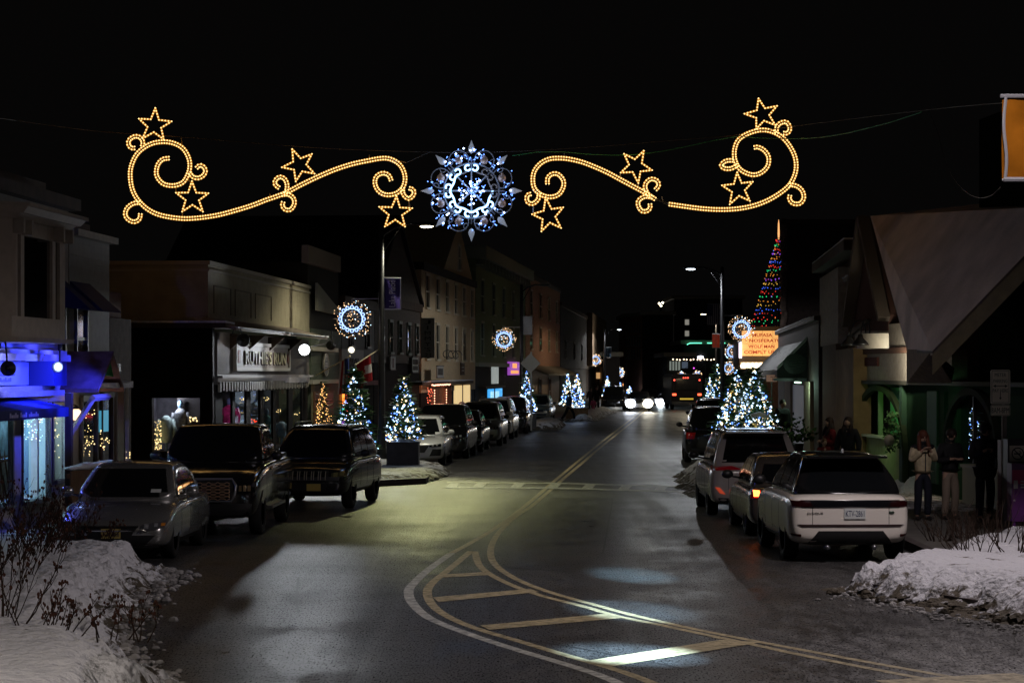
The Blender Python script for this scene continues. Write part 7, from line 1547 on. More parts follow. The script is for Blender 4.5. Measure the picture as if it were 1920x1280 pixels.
SC = {
 'left': (('golden rope-light scroll with four stars spanning the left half of the street', 'left'),
  [[(317, 297), (305, 299), (296, 309), (293, 325), (298, 337), (309, 346), (327, 348), (343, 342), (352, 328), (356, 313), (354, 297), (344.5, 280), (329, 270), (309, 266), (286, 269), (266, 280), (253, 295), (245, 317), (245, 340), (250, 360), (260.5, 377), (278, 393), (301.5, 403.6), (337, 409.5), (368, 409), (407, 403.6), (444, 394), (473, 385), (499, 375), (514, 370), (538, 360.6), (562.6, 347.7), (593, 333), (627, 318.6), (659.5, 308), (692, 301), (716, 297), (732, 298.4), (747, 306.5), (756, 319), (759.6, 335.6), (755, 352), (742, 363), (724, 365.4), (709.6, 358), (703, 343.6), (706, 331), (717.6, 325), (729, 329), (734.6, 342)]],
  [[(267, 274), (268, 266), (262.5, 258), (253, 256), (243, 262), (241, 270), (246, 277.6), (256.6, 277.6)], [(262.5, 380), (249, 382), (238, 391), (235, 402.6), (241, 412), (252, 416), (261.5, 410.5), (263.5, 398)],
   [(356, 324.5), (362, 332), (372, 334), (381.6, 329), (385.5, 320.6), (381.6, 313), (374, 310.5), (366, 318.7)], [(537, 360.6), (538.4, 347), (533.6, 335.6), (524, 332), (516, 339), (516.6, 347), (524, 352.5)],
   [(528.7, 365.4), (540, 364.6), (549.7, 371), (552, 382), (545, 393), (535, 393), (529.6, 385), (532.8, 375)], [(755, 353), (756.4, 364.6), (766, 372.7), (775, 366), (775.8, 358), (769, 353), (766, 356)]],
  [[(291.4, 203), (322, 228), (307.4, 262), (267.4, 260), (260.5, 223)], [(360, 340), (391, 362.6), (380.7, 397), (341.6, 397), (330, 361.6)], [(548, 280), (585, 289), (590, 326), (554.6, 340.4), (528.7, 314)], [(743.5, 368), (773, 390.5), (759.6, 425), (721.7, 425), (711, 388)]],
  [((340, 258), (342, 276)), ((342, 397), (342, 409)), ((692, 290), (693, 300)), ((766, 374), (768, 388)), ((350, 335), (358, 342)), ((328, 350), (331, 361)), ((590, 328), (594, 332)), ((555, 341), (558, 348)), ((506, 363), (506, 372)), ((745, 301), (762, 305))]),
 'right': (('golden rope-light scroll with four stars spanning the right half of the street', 'right'),
  [[(1026.5, 345), (1027, 334), (1034.6, 326.7), (1046, 326.7), (1055.6, 337), (1056.4, 350), (1047.5, 364.6), (1031, 369.5), (1013.6, 364.6), (1002, 353), (999, 337), (1002, 321), (1013.6, 306.5), (1029.7, 298.4), (1047.5, 296.8), (1066.9, 298.4), (1091, 304), (1115, 313), (1139.5, 324), (1163.7, 337), (1188, 350), (1212, 363), (1229, 374)],
   [(1255, 383), (1282.7, 387), (1314, 391), (1346, 393), (1377.7, 392), (1409, 386.8), (1436.8, 377), (1462, 362.5), (1481, 345.7), (1491.6, 322.4), (1491.6, 299), (1483, 278), (1468, 259), (1449, 247.6), (1428, 244), (1405, 249.7), (1386, 261), (1377.7, 278), (1377.7, 299), (1388, 318), (1409, 327.7), (1426, 324.6), (1439, 312), (1441, 295), (1432.5, 282), (1420, 276), (1411.4, 278)]],
  [[(1455.7, 249.7), (1456.8, 238), (1464, 230.7), (1474.7, 229.6), (1481, 240), (1476.8, 249.7), (1467, 249.7)], [(1481, 346.7), (1493.7, 349), (1504, 358), (1507, 371), (1500, 381.5), (1487, 381.5), (1480, 373), (1482, 363.6)],
   [(1382, 310), (1371, 316), (1358.7, 316), (1352, 310), (1361, 302), (1375.6, 301)], [(1213.8, 363), (1209.7, 353), (1211, 343.6), (1220, 336), (1231.5, 338.8), (1234.8, 348.5), (1226.7, 358)],
   [(1221.9, 370), (1209, 368.7), (1197.6, 376), (1196.8, 385.6), (1204, 396), (1215.4, 394.5), (1219.4, 385.6), (1216, 379)], [(1010.4, 363), (1008.7, 374), (999, 382), (989.4, 379), (987.8, 369.5), (992.6, 363.8), (998, 365.4)]],
  [[(1023, 370), (1056, 389), (1052, 427.6), (1015, 434), (997.4, 401.8)], [(1207, 283), (1222.7, 319.4), (1196.8, 343.6), (1163.7, 324), (1170, 288.7)], [(1422, 185), (1456.8, 199), (1453.6, 235), (1417.8, 242), (1395.6, 213.8)], [(1382, 323.5), (1411.4, 341), (1406, 377), (1368, 383.6), (1353.4, 347.8)]],
  [((1058, 288), (1059, 298)), ((1386, 252), (1387, 262)), ((1000, 383), (1000, 399)), ((1241, 369), (1243, 379)), ((1410, 330), (1411, 341)), ((1406, 377), (1407, 387)), ((1383, 323), (1388, 318)), ((1163, 325), (1163, 335)), ((1197, 344), (1196, 354)), ((1229, 373), (1243, 379)), ((1243, 379), (1255, 383))])}
for k, ((lab, _), mains, curls, stars, links) in SC.items():
    c = DP(*mains[0][10]); t = thing('rope_light_scroll', lab, 'light decoration', (c.x, YD, c.z), 0, 'rope-light scrolls over the street')
    tb, cb = MB(), MB()
    for m in mains: rope(tb, cb, m)
    tb.build('scroll_tube', rope_t, t, fix=False); cb.build('scroll_beads', rope_c, t, fix=False)
    for cu in curls:
        tb, cb = MB(), MB(); rope(tb, cb, cu, True, .062); o = tb.build('curl', rope_t, t, fix=False); q = cb.build('beads', rope_c, None, fix=False); me = q.data; me.transform(Matrix.Translation(-Vector(t.location))); q.parent = o
    for s_ in stars:
        tb, cb = MB(), MB(); rope(tb, cb, star(s_), False, .062, True); o = tb.build('star', rope_t, t, fix=False); q = cb.build('beads', rope_c, None, fix=False); q.data.transform(Matrix.Translation(-Vector(t.location))); q.parent = o
    b = MB()
    for i, (a, c) in enumerate(links): b.tube([DP(*a, .01), DP(*c, .01)], .030 if k == 'right' and i >= 9 else .013, 5)
    b.build('bracket', mat('bracket_gold', (.5, .34, .10), .5) if k == 'left' else galv, t)
    for (px, py) in ((300, 330), (430, 380), (620, 330), (735, 340)) if k == 'left' else ((1030, 340), (1150, 340), (1300, 380), (1440, 300)): plight('rope_glow', DP(px, py, -.3), 1.6, (1., .6, .25), .5)
# snowflake
cS = DP(884, 358); t = thing('snowflake_light', 'round white and blue snowflake light hanging between the two golden scrolls', 'light decoration', (cS.x, YD, cS.z)); u_ = YD/FPX
pc = lambda r, a, dy=0: cS+Vector((r*u_*math.cos(a), dy, r*u_*math.sin(a)))
b = MB(); frm = mat('snowflake_frame', (.36, .38, .42), .5, em=(.5, .6, .8), es=.03); b.tube([pc(52, 2*math.pi*k/48) for k in range(48)], .022, 6, closed=True)
for k in range(8): b.tube([pc(2, k*math.pi/4), pc(62, k*math.pi/4)], .018, 5)
for k in range(8):
    a0 = (k+.5)*math.pi/4; c = pc(62, a0)
    for r_, sp in ((18.5, 2.25),): b.tube([c+Vector((r_*u_*math.cos(a0+e), -.01, r_*u_*math.sin(a0+e))) for e in [(-sp+2*sp*i/14) for i in range(15)]], .013, 5)
    for s in (-1, 1):
        cc = pc(67, k*math.pi/4+s*.14); b.tube([cc+Vector((5.5*u_*math.cos(e*s+k*math.pi/4), 0, 5.5*u_*math.sin(e*s+k*math.pi/4))) for e in [i*.5 for i in range(9)]], .012, 5)
b.build('frame', frm, t, smooth=True); b = MB(); lt = MB()
for k in range(48): pass
ring = lambda dy: [pc(38+1.8*math.cos(8*a), a, dy) for a in [2*math.pi*i/96 for i in range(97)]]
R0 = ring(-.02); lit = R0[34:]+R0[:2] ; b.tube(R0[2:35], .02, 5); lt.tube(R0[34:97], .024, 5)
for k in range(8):
    for s in (-1, 1):
        a = k*math.pi/4+s*.16; ctr = pc(43.5, a, -.03); pts = [ctr+Vector((5.2*u_*math.cos(k*math.pi/4+s*e), 0, 5.2*u_*math.sin(k*math.pi/4+s*e))) for e in [-.6+i*.5 for i in range(11)]]
        (b if k in (0, 1) else lt).tube(pts, .023, 5)
b.build('rope_unlit', mat('rope_unlit', (.35, .3, .28), .5), t, smooth=True); lt.build('rope_lit', glow('rope_ice', (.30, .56, 1.), 4.), t, smooth=True)
for k in range(8):
    a = k*math.pi/4; b = MB(); rad = Vector((math.cos(a), 0, math.sin(a))); tan = Vector((-math.sin(a), 0, math.cos(a))); P0 = pc(70, a)
    n = 10; prof_ = [(0, .004), (.12, .05), (.3, .075), (.5, .062), (.75, .03), (1., .004)]; vs = []
    for (f, r) in prof_:
        for i in range(n): e = 2*math.pi*i/n; vs.append(P0+rad*(f*.31)+tan*r*math.cos(e)+Vector((0, 1, 0))*r*.6*math.sin(e))
    b.add(vs, [(j*n+i, j*n+(i+1) % n, (j+1)*n+(i+1) % n, (j+1)*n+i) for j in range(5) for i in range(n)]+[tuple(range(n)), tuple(range(5*n, 6*n))]); b.build('leaf_point', mat('point_white', (.6, .58, .56), .5, em=(.6, .7, .9), es=.22), t, smooth=True)
    a0 = a+math.pi/8+(.06 if k % 2 else -.06)*0; c = pc(62, a0, -.02); b = MB(); b.ball(c, .095, 12, 9); b.lathe([(.03, .085), (.03, .12), (.01, .125)], c, 8); b.build('bauble', mat('glitter_ball', (.55, .42, .36), .35, .5, var=.5, vscale=60, em=(.7, .55, .5), es=.07), t, smooth=True)
b = MB(); rnd = random.Random(31)
for i in range(190):
    r = rnd.choice((rnd.uniform(50, 84), rnd.uniform(58, 84), rnd.uniform(0, 30))); a = rnd.random()*6.283; p = pc(r, a, -rnd.uniform(.02, .1)); big = rnd.random() < .25
    b.bead(p, .026 if big else .016, 1 if big else 0); q = p+Vector((rnd.uniform(-.05, .05), 0, rnd.uniform(-.05, .05)))
    if rnd.random() < .5: b.tube([p, q], .006, 3, mi=0)
b.build('light_string', [bulb_b, glow('bulb_blue_hot', (.45, .6, 1.), 8)], t, fix=False); plight('snowflake_glow', cS+Vector((0, -.6, 0)), 16, (.55, .7, 1.), .5)
# wires
def wire(label, pts, r, m):
    b = MB(); b.tube(lerp_path([W(*p) for p in pts], .6), r, 4); t = b.build('cable', m); tag(t, label, 'cable', 'overhead cables')
wire('thin span cable carrying the two golden scrolls', [(-60, 215, 47), (0, 222, 48), (180, 246, 55), (340, 257, 55), (560, 275, 55), (700, 282, 55), (880, 286, 55), (1060, 279, 55), (1280, 262, 55), (1386, 253, 55), (1480, 238, 54), (1740, 206, 44), (1940, 188, 35)], .008, mat('cable_dim', (.16, .13, .11), .6))
wire('green feeder cable sagging below the span cable at the right', [(960, 292, 55), (1035, 282, 55), (1070, 287, 55), (1160, 291, 55), (1240, 284, 55), (1370, 257, 55), (1400, 258, 54.6), (1500, 260, 54), (1570, 253, 51), (1660, 232, 47), (1740, 206, 44)], .011, mat('cable_green', (.05, .42, .16), .5))
wire('loose cable hanging from the span to the brown banner', [(1740, 206, 44), (1757, 245, 43), (1775, 310, 41), (1800, 350, 39), (1830, 370, 37), (1858, 367, 35), (1880, 346, 34)], .005, mat('cable_dim', (.16, .13, .11), .6))
wire('short loose cable between the left scroll and the snowflake', [(762, 305, 55), (775, 300, 55), (785, 289, 55), (805, 286, 55)], .006, wirem)
# ================================================================ lit fir trees and planters
XT = [(757, 705, 826, 34, 67.8, 'lit fir tree in the square planter left of the white crossover', 1500, 300, .034, 12, 3), (664, 690, 845, 40, 71.5, 'lit fir tree behind the dark SUV roof, left of the lamp post', 1700, 320, .034, 12, 2),
      (987, 695, 770, 20, 118, 'lit fir tree under the diamond road sign', 700, 170, .045, 9, 0), (1064, 697, 760, 14, 142, 'left one of the twin lit trees behind the walking person', 400, 130, .05, 7, 0), (1082, 699, 762, 15, 141, 'right one of the twin lit trees behind the walking person', 400, 140, .05, 7, 0),
      (1139, 705, 748, 11, 196, 'slim lit tree left of the dark parked SUV down the street', 250, 110, .06, 8, 0), (1163, 716, 738, 7, 300, 'tiny lit tree under the double starburst', 120, 55, .08, 5, 0), (1180, 722, 742, 7, 330, 'tiny lit tree in front of the orange-lit cafe', 120, 50, .09, 5, 0), (1191, 724, 741, 6, 340, 'tiny lit tree right of the orange-lit cafe windows', 90, 35, .09, 3, 0),
      (1382, 692, 815, 42, 63.2, 'left one of the pair of lit trees behind the silver SUV', 1700, 380, .035, 11, 6), (1414, 690, 815, 44, 62.4, 'right one of the pair of lit trees behind the silver SUV', 1800, 400, .035, 11, 10),
      (1346, 682, 790, 20, 108.5, 'lit tree partly behind the tall right lamp post, the higher of two', 600, 150, .042, 7, 0), (1331, 706, 790, 18, 110, 'lit tree left of the tall right lamp post, the lower of two', 600, 150, .042, 7, 0)]
for i, (px, y0, y1, hw, Y, lab, nl, nb, bs, pw, orn) in enumerate(XT):
    z1, z0 = wy(y0, Y), wy(y1, Y); xmas_tree(lab, wx(px, Y), Y, z0, z1-z0, hw*Y/FPX, nl, nb, bs, seed=20+i, power=pw, orn=orn, group='lit fir trees along the pavements', mix=(.32, .44, .24) if i not in (9, 10) else (.22, .54, .24))
planter('dark square planter under the lit tree beside the white crossover', wx(756, 67.8), 67.8, .15, .92, .9, .80, 'tree planters')
planter('dark planter under the lit tree behind the dark SUV', wx(664, 71.5), 71.5, .15, 1.1, .9, .42, 'tree planters')
planter('planter under the pair of lit trees behind the silver SUV', wx(1400, 62.8), 62.9, .15, 1.3, 1.1, .68, 'tree planters')
planter('brown wooden planter box under the twin lit trees', wx(1082, 141), 141, .15, 1.3, .9, .68, 'tree planters', mat('planter_wood', (.22, .12, .06), .7, var=.3))
planter('planter under the lit tree below the diamond road sign', wx(987, 118), 118, .15, 1.0, .9, .75, 'tree planters')
planter('planter under the two lit trees by the tall right lamp post', wx(1340, 109), 109.3, .15, 1.5, 1.0, .48, 'tree planters')
planter('small planter under the slim far tree', wx(1139, 196), 196, .15, 1.0, .9, .4, 'tree planters')
# silver angel-like ornaments on the near right tree: pale leaping shapes
b = MB(); q = W(1424, 782, 61.4)
b.tube([q+Vector((-.22, 0, .04)), q+Vector((0, 0, .08)), q+Vector((.2, 0, .0))], [.05, .07, .05], 7); b.tube([q+Vector((.2, 0, 0)), q+Vector((.27, 0, .12))], [.04, .03], 6)
for dx in (-.2, -.12, .1, .18): b.tube([q+Vector((dx, 0, 0)), q+Vector((dx+.05, 0, -.17))], .015, 5)
t = b.build('reindeer_ornament', mat('ornament_white', (.6, .6, .62), .4), smooth=True); tag(t, 'pale leaping animal ornament on the right tree of the pair', 'ornament')
# ================================================================ signs
sx, sy = wx(1875, 41.5), 41.5; t = thing('parking_sign', 'white meter parking sign with arrows and an hours plate on a square post', 'sign', (sx, sy, .15))
b = MB(); b.box((sx-.012+.05, sy, .15), (sx+.035+.05, sy+.04, 2.95)); b.box((sx+.045+.05, sy+.01, .15), (sx+.075+.05, sy+.04, 2.3)); b.build('post', mat('post_steel', (.22, .2, .18), .6, .4), t)
sw = mat('sign_face', (.88, .84, .72), .5); sg_ = mat('sign_green', (.04, .07, .05), .5)
def plate_(b, x0, x1, z0, z1, y, r=.03, d=.006):
    pts = []
    for (cx_, cz_, a0) in ((x1-r, z0+r, -90), (x1-r, z1-r, 0), (x0+r, z1-r, 90), (x0+r, z0+r, 180)):
        for k in range(5): a = R_(a0+22.5*k); pts.append((cx_+r*math.cos(a), y, cz_+r*math.sin(a)))
    b.prism(pts, (0, d, 0))
X0, X1 = wx(1857, sy), wx(1894, sy); Z0, Z1 = wy(757, sy), wy(693, sy)
b = MB(); plate_(b, X0, X1, Z0, Z1, sy-.012); o = b.build('sign_plate', sw, t); b = MB(); 
def outline(b, x0, x1, z0, z1, y, w=.008):
    for (a, c, e, f) in ((x0, x1, z0, z0+w), (x0, x1, z1-w, z1), (x0, x0+w, z0, z1), (x1-w, x1, z0, z1)): b.box((a, y-.003, e), (c, y, f))
outline(b, X0+.02, X1-.02, Z0+.02, Z1-.02, sy-.012); xm = (X0+X1)/2; za = wy(723.5, sy)
b.box((xm-.10, sy-.016, za-.006), (xm+.10, sy-.012, za+.006))
for s in (-1, 1): b.prism([(xm+s*.13, sy-.016, za), (xm+s*.08, sy-.016, za+.025), (xm+s*.08, sy-.016, za-.025)], (0, .004, 0))
zb = wy(740, sy); b.box((xm-.006, sy-.016, zb-.05), (xm+.006, sy-.012, zb+.06)); b.prism([(xm, sy-.016, zb-.09), (xm-.022, sy-.016, zb-.045), (xm+.022, sy-.016, zb-.045)], (0, .004, 0)); b.build('arrows', sg_, o)
for (s_, py, w_) in (('METER', 702.5, .2), ('PARKING', 714, .25), ('PAY HERE', 732, .27)): text(s_, o, 'lettering', (xm, sy-.0125, wy(py, sy)), (1, 0, 0), (0, 0, 1), .062, w_, sg_, .003)
b = MB(); plate_(b, X0+.005, X1+.0, wy(779, sy), wy(759, sy), sy-.012, .02); o = b.build('hours_plate', sw, t); b = MB(); outline(b, X0+.015, X1-.01, wy(778, sy), wy(760, sy), sy-.012, .005); b.build('outline', sg_, o)
text('8AM-8PM', o, 'lettering', (xm, sy-.0125, wy(769, sy)), (1, 0, 0), (0, 0, 1), .10, .31, sg_, .003)
# newspaper boxes and no-smoking plate
t = thing('newspaper_box', 'magenta and purple newspaper box with white blocks on its front at the right edge', 'newspaper box', (wx(1915, 40.5), 40.5, .15)); bx = wx(1897, 40.5)
b = MB(); b.box((bx, 40.5, .35), (bx+.5, 40.9, 1.35)); b.box((bx+.02, 40.52, .15), (bx+.07, 40.57, .35)); b.box((bx+.43, 40.52, .15), (bx+.48, 40.57, .35)); b.build('cabinet', mat('purple_box', (.10, .02, .14), .4), t)
b = MB(); b.box((bx+.01, 40.485, 1.0), (bx+.49, 40.499, 1.24)); b.build('upper_panel', mat('magenta_panel', (.38, .01, .12), .5), t); b = MB()
b.box((bx+.03, 40.475, .92), (bx+.10, 40.484, 1.06))
for k in range(3): b.box((bx+.15, 40.475, .93+.05*k), (bx+.42, 40.484, .955+.05*k))
b.box((bx+.03, 40.49, .70), (bx+.06, 40.499, .73)); b.build('white_blocks', mat('white_block', (.45, .42, .46), .5), t)
t = thing('notice_board', 'small white no-smoking plate on a dark backing above the newspaper box', 'sign', (wx(1910, 41.0), 41.0, .15)); x_ = wx(1907, 41.0)
b = MB(); b.box((x_-.16, 41.02, .15), (x_+.3, 41.4, 1.75)); b.build('backing', mat('dark_cabinet', (.03, .02, .035), .5), t)
b = MB(); z_n = wy(850, 41.0); b.box((x_-.13, 40.99, z_n-.14), (x_+.16, 41.01, z_n+.14)); o = b.build('sign_plate', sw, t); b = MB(); c = Vector((x_+.01, 40.982, z_n))
b.tube([c+Vector((.10*math.cos(a), 0, .10*math.sin(a))) for a in [2*math.pi*k/24 for k in range(24)]], .009, 5, closed=True); b.tube([c+Vector((-.07, -.003, .07)), c+Vector((.07, -.003, -.07))], .009, 5); b.box((c.x-.065, 40.978, c.z-.012), (c.x+.045, 40.985, c.z+.008)); b.tube([c+Vector((.06, 0, .0)), c+Vector((.05, 0, .03)), c+Vector((.02, 0, .045))], .006, 4); b.build('no_smoking_symbol', blackm, o)
t = thing('leaflet_rack', 'narrow dark red leaflet rack left of the newspaper box', 'rack', (wx(1881, 41.2), 41.2, .15)); x_ = wx(1877, 41.6)
b = MB(); b.box((x_, 41.6, .15), (x_+.16, 41.9, 1.72)); b.build('cabinet', mat('dark_red_box', (.12, .015, .02), .5), t); b = MB()
for k, z in enumerate((1.5, 1.4, 1.3, 1.15)): b.box((x_+.02, 41.585, z), (x_+.10, 41.599, z+.05))
b.build('leaflets', mat('leaflet', (.4, .15, .15), .6), t)
# diamond road sign seen from the back
xd = wx(996, 112); t = thing('road_sign', 'diamond road sign seen from behind on a pale post', 'sign', (xd, 112, .15)); b = MB(); b.box((xd-.04, 112, .15), (xd+.04, 112.06, 3.9)); b.build('post', mat('post_pale', (.32, .32, .3), .6, .3), t)
c = W(994.5, 681, 111.95); b = MB(); b.prism([c+Vector((.48, 0, 0)), c+Vector((0, 0, .48)), c+Vector((-.48, 0, 0)), c+Vector((0, 0, -.48))], (0, .02, 0)); b.build('diamond_plate', mat('sign_back', (.36, .36, .32), .5, .4), t)
t = thing('road_sign', 'small white parking notice on a post right of the pair of lit trees', 'sign', (wx(1427, 92), 92, .15)); p = W(1427, 716, 92); b = MB(); b.box((p.x-.09, 92, p.z-.14), (p.x+.09, 92.02, p.z+.14)); b.build('sign_plate', pw_, t); b = MB(); b.box((p.x-.05, 91.99, p.z+.04), (p.x+.05, 91.999, p.z+.06)); b.box((p.x-.06, 91.99, p.z-.06), (p.x+.06, 91.999, p.z-.03)); b.build('marks', darkfr, t); b = MB(); b.box((p.x-.02, 92.02, .15), (p.x+.02, 92.06, p.z+.1)); b.build('post', polem, t)
t = thing('shop_sign', 'peach-coloured board sign below the slanted awning', 'sign', (wx(1447, 84), 84, 2)); p = W(1447, 709, 84); b = MB(); b.box((p.x-.19, 84, p.z-.12), (p.x+.19, 84.03, p.z+.12)); b.build('board', mat('peach_board', (.5, .34, .24), .6, em=(1, .6, .4), es=.12), t); b = MB()
for k in range(3): b.box((p.x-.04+k*.06, 83.99, p.z+.04), (p.x-.0+k*.06, 83.999, p.z+.07))
b.build('lettering_strokes', darkfr, t); b = MB(); b.box((p.x-.02, 84.03, .15), (p.x+.02, 84.06, p.z)); b.build('post', polem, t)
t = thing('litter_bin', 'brown litter bin left of the dark standing man', 'bin', (wx(1446, 88), 88, .15)); b = MB(); b.lathe([(.26, .15), (.28, 1.0), (.2, 1.15), (.05, 1.2)], (wx(1446, 88), 88, 0), 12); b.build('body', mat('bin_brown', (.22, .08, .05), .6), t, smooth=True); b = MB(); b.ball((wx(1446, 88), 88, 1.2), .2, 8, 5, sc3=(1, 1, .4)); b.build('snow_cap', snow, t)
# ================================================================ vehicles
PI = math.pi
silver = ('silver', (.42, .42, .41), .75, .26); black = ('black', (.010, .010, .011), .2, .16); white = ('white', (.66, .67, .70), 0., .25); offw = ('off_white', (.84, .78, .70), .05, .25)
dgrey = ('dark_grey', (.035, .035, .038), .5, .2); grey = ('warm_grey', (.30, .28, .24), .5, .3); beige = ('beige', (.36, .32, .25), .4, .3); brown = ('brown_grey', (.12, .10, .085), .5, .25); navy = ('navy', (.01, .013, .02), .4, .2); sil2 = ('silver_pink', (.50, .46, .44), .3, .27)
gL = 'cars parked along the left kerb'; gR = 'cars parked along the right kerb'
def face(xo, Y0, L, W_, yaw): # front-corner placement for a car facing the viewer: outer (right in picture) front corner at (xo, Y0)
    a = PI-yaw; cx_ = xo-W_/2*math.cos(yaw)+L/2*math.sin(yaw); cy_ = Y0+L/2*math.cos(yaw); return (cx_, cy_, 0), a
l, a = face(-5.30, 36.15, 4.5, 1.80, .03); car('silver sedan with a gold licence plate at the near left behind the snow bank', 'car', l, a, 4.5, 1.80, 1.47, silver, 'sedan', .17, front=f_sedan, group=gL, rw=.32)
l, a = face(-4.50, 41.5, 5.9, 2.04, .02); car('black pickup truck with a bronze chain-pattern grille', 'pickup truck', l, a, 5.9, 2.04, 1.96, black, 'pickup', .30, belt=1.28, front=f_pickup, group=gL, rw=.42, rim=dalloy)
l, a = face(-3.50, 49.9, 4.82, 1.94, .11); car('dark grey SUV with a seven-slot grille parked behind the pickup', 'SUV', l, a, 4.82, 1.94, 1.76, dgrey, 'suv', .26, front=f_jeep, group=gL, rw=.39, rails='black')
l, a = face(-2.10, 72.6, 4.7, 1.92, .045); car('white crossover with a black mesh grille right of the square planter', 'car', l, a, 4.7, 1.92, 1.56, white, 'suv', .19, front=f_crossover, group=gL, rw=.36)
LR = [(-1.50, 79.0, 5.0, 2.0, 1.82, black, .06, 'large black SUV behind the white crossover', 'suv'), (-1.08, 85.6, 4.7, 1.85, 1.52, dgrey, .06, 'dark sedan between the black SUV and the grey SUV', 'sedan'),
      (-.42, 92.6, 4.8, 1.92, 1.74, grey, .06, 'warm grey SUV in the middle of the left parked row', 'suv'), (.05, 102.0, 4.9, 1.92, 1.78, beige, .06, 'beige SUV with a roof rack behind the grey one', 'suv'), (.72, 111.6, 4.8, 1.92, 1.76, black, .07, 'glossy black SUV in front of the lit tree with the diamond sign', 'suv'), (2.35, 139.5, 4.9, 1.9, 1.62, beige, .07, 'pale minivan parked alone beyond the snow heap', 'suv')]
for (xo, Y0, L, W_, H_, c, yaw, lab, kd) in LR:
    l, a = face(xo, Y0, L, W_, yaw); car(lab, 'SUV' if kd == 'suv' and 'minivan' not in lab else 'car' if kd == 'sedan' else 'minivan', l, a, L, W_, H_, c, kd, .2, front=f_generic(lens=lensm), group=gL, rw=.36, detail=1, rails='black' if 'rack' in lab else False)
def back(xl, Y0, L, W_, yaw=0.): return (xl+W_/2+math.sin(-yaw)*L/2*-1, Y0+L/2, 0), -yaw
l, a = back(4.25, 36.0, 4.4, 1.90, -.025); car('white SUV with plate KTV-2861 and a black rear window at the near right', 'SUV', l, a, 4.4, 1.90, 1.66, offw, 'suv', .24, belt=1.06, rear=r_rover, tap=.62, group=gR, rw=.37, rim=dalloy, pillar=('gloss_black', (.01, .01, .011), .2, .15))
l, a = back(4.18, 41.4, 4.6, 1.82, -.0); car('dark brown-grey sedan with its left tail lamp glowing, squeezed ahead of the white SUV', 'car', l, a, 4.6, 1.82, 1.45, brown, 'sedan', .17, rear=r_sedan2, group=gR, rw=.33)
l, a = back(3.98, 47.3, 4.9, 1.94, .01); car('silver SUV with red swept tail lamps in front of the pair of lit trees', 'SUV', l, a, 4.9, 1.94, 1.75, sil2, 'suv', .22, rear=r_high, group=gR, rw=.37, rails='chrome')
l, a = back(5.55, 75.4, 4.9, 1.95, .05); car('black SUV beyond the snow heap on the right', 'SUV', l, a, 4.9, 1.95, 1.80, black, 'suv', .22, rear=r_generic(), group=gR, rw=.37, detail=1)
l, a = back(7.42, 97.2, 4.8, 1.95, .07); car('black SUV with a glowing red rear light bar beside the bus', 'SUV', l, a, 4.8, 1.95, 1.85, black, 'suv', .24, rear=r_generic(redbar, .98, .42, .09), group=gR, rw=.38, detail=1)
car('dark SUV parked facing out of the snow beside the oncoming headlights', 'SUV', (8.0, 184, 0), PI-.08, 4.8, 1.9, 1.85, navy, 'suv', .24, front=f_generic(), rw=.38, detail=1)
HLm = glow('headlight_blue_lit', (.86, .90, 1.), 60); HLy = glow('headlight_warm_lit', (1., .93, .72), 60)
car('oncoming dark car with bright headlights in the left lane', 'car', (9.55, 176.5, 0), PI-.06, 4.6, 1.86, 1.5, dgrey, 'sedan', .18, front=f_generic(lens=whiteon), rw=.34, detail=1)
car('second oncoming car, only its outer blue-white headlight clear of the first', 'car', (12.0, 206, 0), PI-.06, 4.6, 1.86, 1.5, dgrey, 'sedan', .18, front=f_generic(lens=HLm), rw=.34, detail=1)
for (px, py, Y, c, e) in ((1182, 756, 173.9, (.82, .88, 1.), 2000), (1215, 756, 173.9, (1., .95, .8), 2600), (1238, 754.5, 203.4, (.8, .95, 1.), 2000)):
    p = W(px, py, Y); b = MB(); b.ball(p, .37, 14, 8, sc3=(1, .3, .9)); t = b.build('headlamp_glare', {173.9: HLy if px > 1200 else HLm, 203.4: HLm}[Y], smooth=True); tag(t, {1182: 'oversized left headlamp glare ball of the oncoming car', 1215: 'oversized yellowish headlamp glare ball in the middle of the lane', 1238: 'oversized blue-white headlamp glare ball right of the yellowish one'}[px], 'headlamp')  # glowing balls enlarged beyond lamp size to stand for headlamp glare
    plight('headlight_beam', p+Vector((0, -.3, 0)), e, c, .07, 'SPOT', Vector((p.x-1.5, 120, -2.)), 24, 1.)
# bus seen from behind
bx0, bx1 = wx(1259, 183), wx(1317, 183); t = thing('bus', 'dark bus with red rear lamps and a yellow bumper strip driving away', 'bus', ((bx0+bx1)/2, 188, 0)); P_b = mat('bus_dark', (.006, .005, .006), .6, spec=.2)
b = MB(); pts = [(bx0, .45), (bx1, .45), (bx1, 2.55), (bx1-.12, 2.82), (bx0+.12, 2.82), (bx0, 2.55)]; b.prism([(x, 183, z) for x, z in pts], (0, 10, 0)); b.build('body', P_b, t)
b = MB(); b.box((bx0+.35, 182.96, 1.55), (bx1-.35, 182.995, 2.45)); b.build('rear_window', glassd, t)
for s, x in ((-1, bx0+.22), (1, bx1-.22)):
    b = MB(); b.box((x-.15, 182.93, 1.12), (x+.15, 182.99, 1.28)); b.build('taillight', glow('bus_red', (1., .10, .04), 3.2), t); b = MB(); b.ball((x, 182.95, 2.32), .07, 8, 5); b.build('marker_light', glow('marker_red', (1., .08, .05), 3), t)
b = MB()
for dx in (-.17, 0, .17): b.ball(((bx0+bx1)/2-.1+dx, 182.95, 2.5), .06, 8, 5)
b.build('marker_light', MATS['marker_red'], t); b = MB(); b.box(((bx0+bx1)/2-.55, 182.93, .80), ((bx0+bx1)/2+.5, 182.99, .92)); b.build('yellow_strip', mat('yellow_strip', (.6, .45, .05), .5, em=(1., .7, .1), es=.35), t)
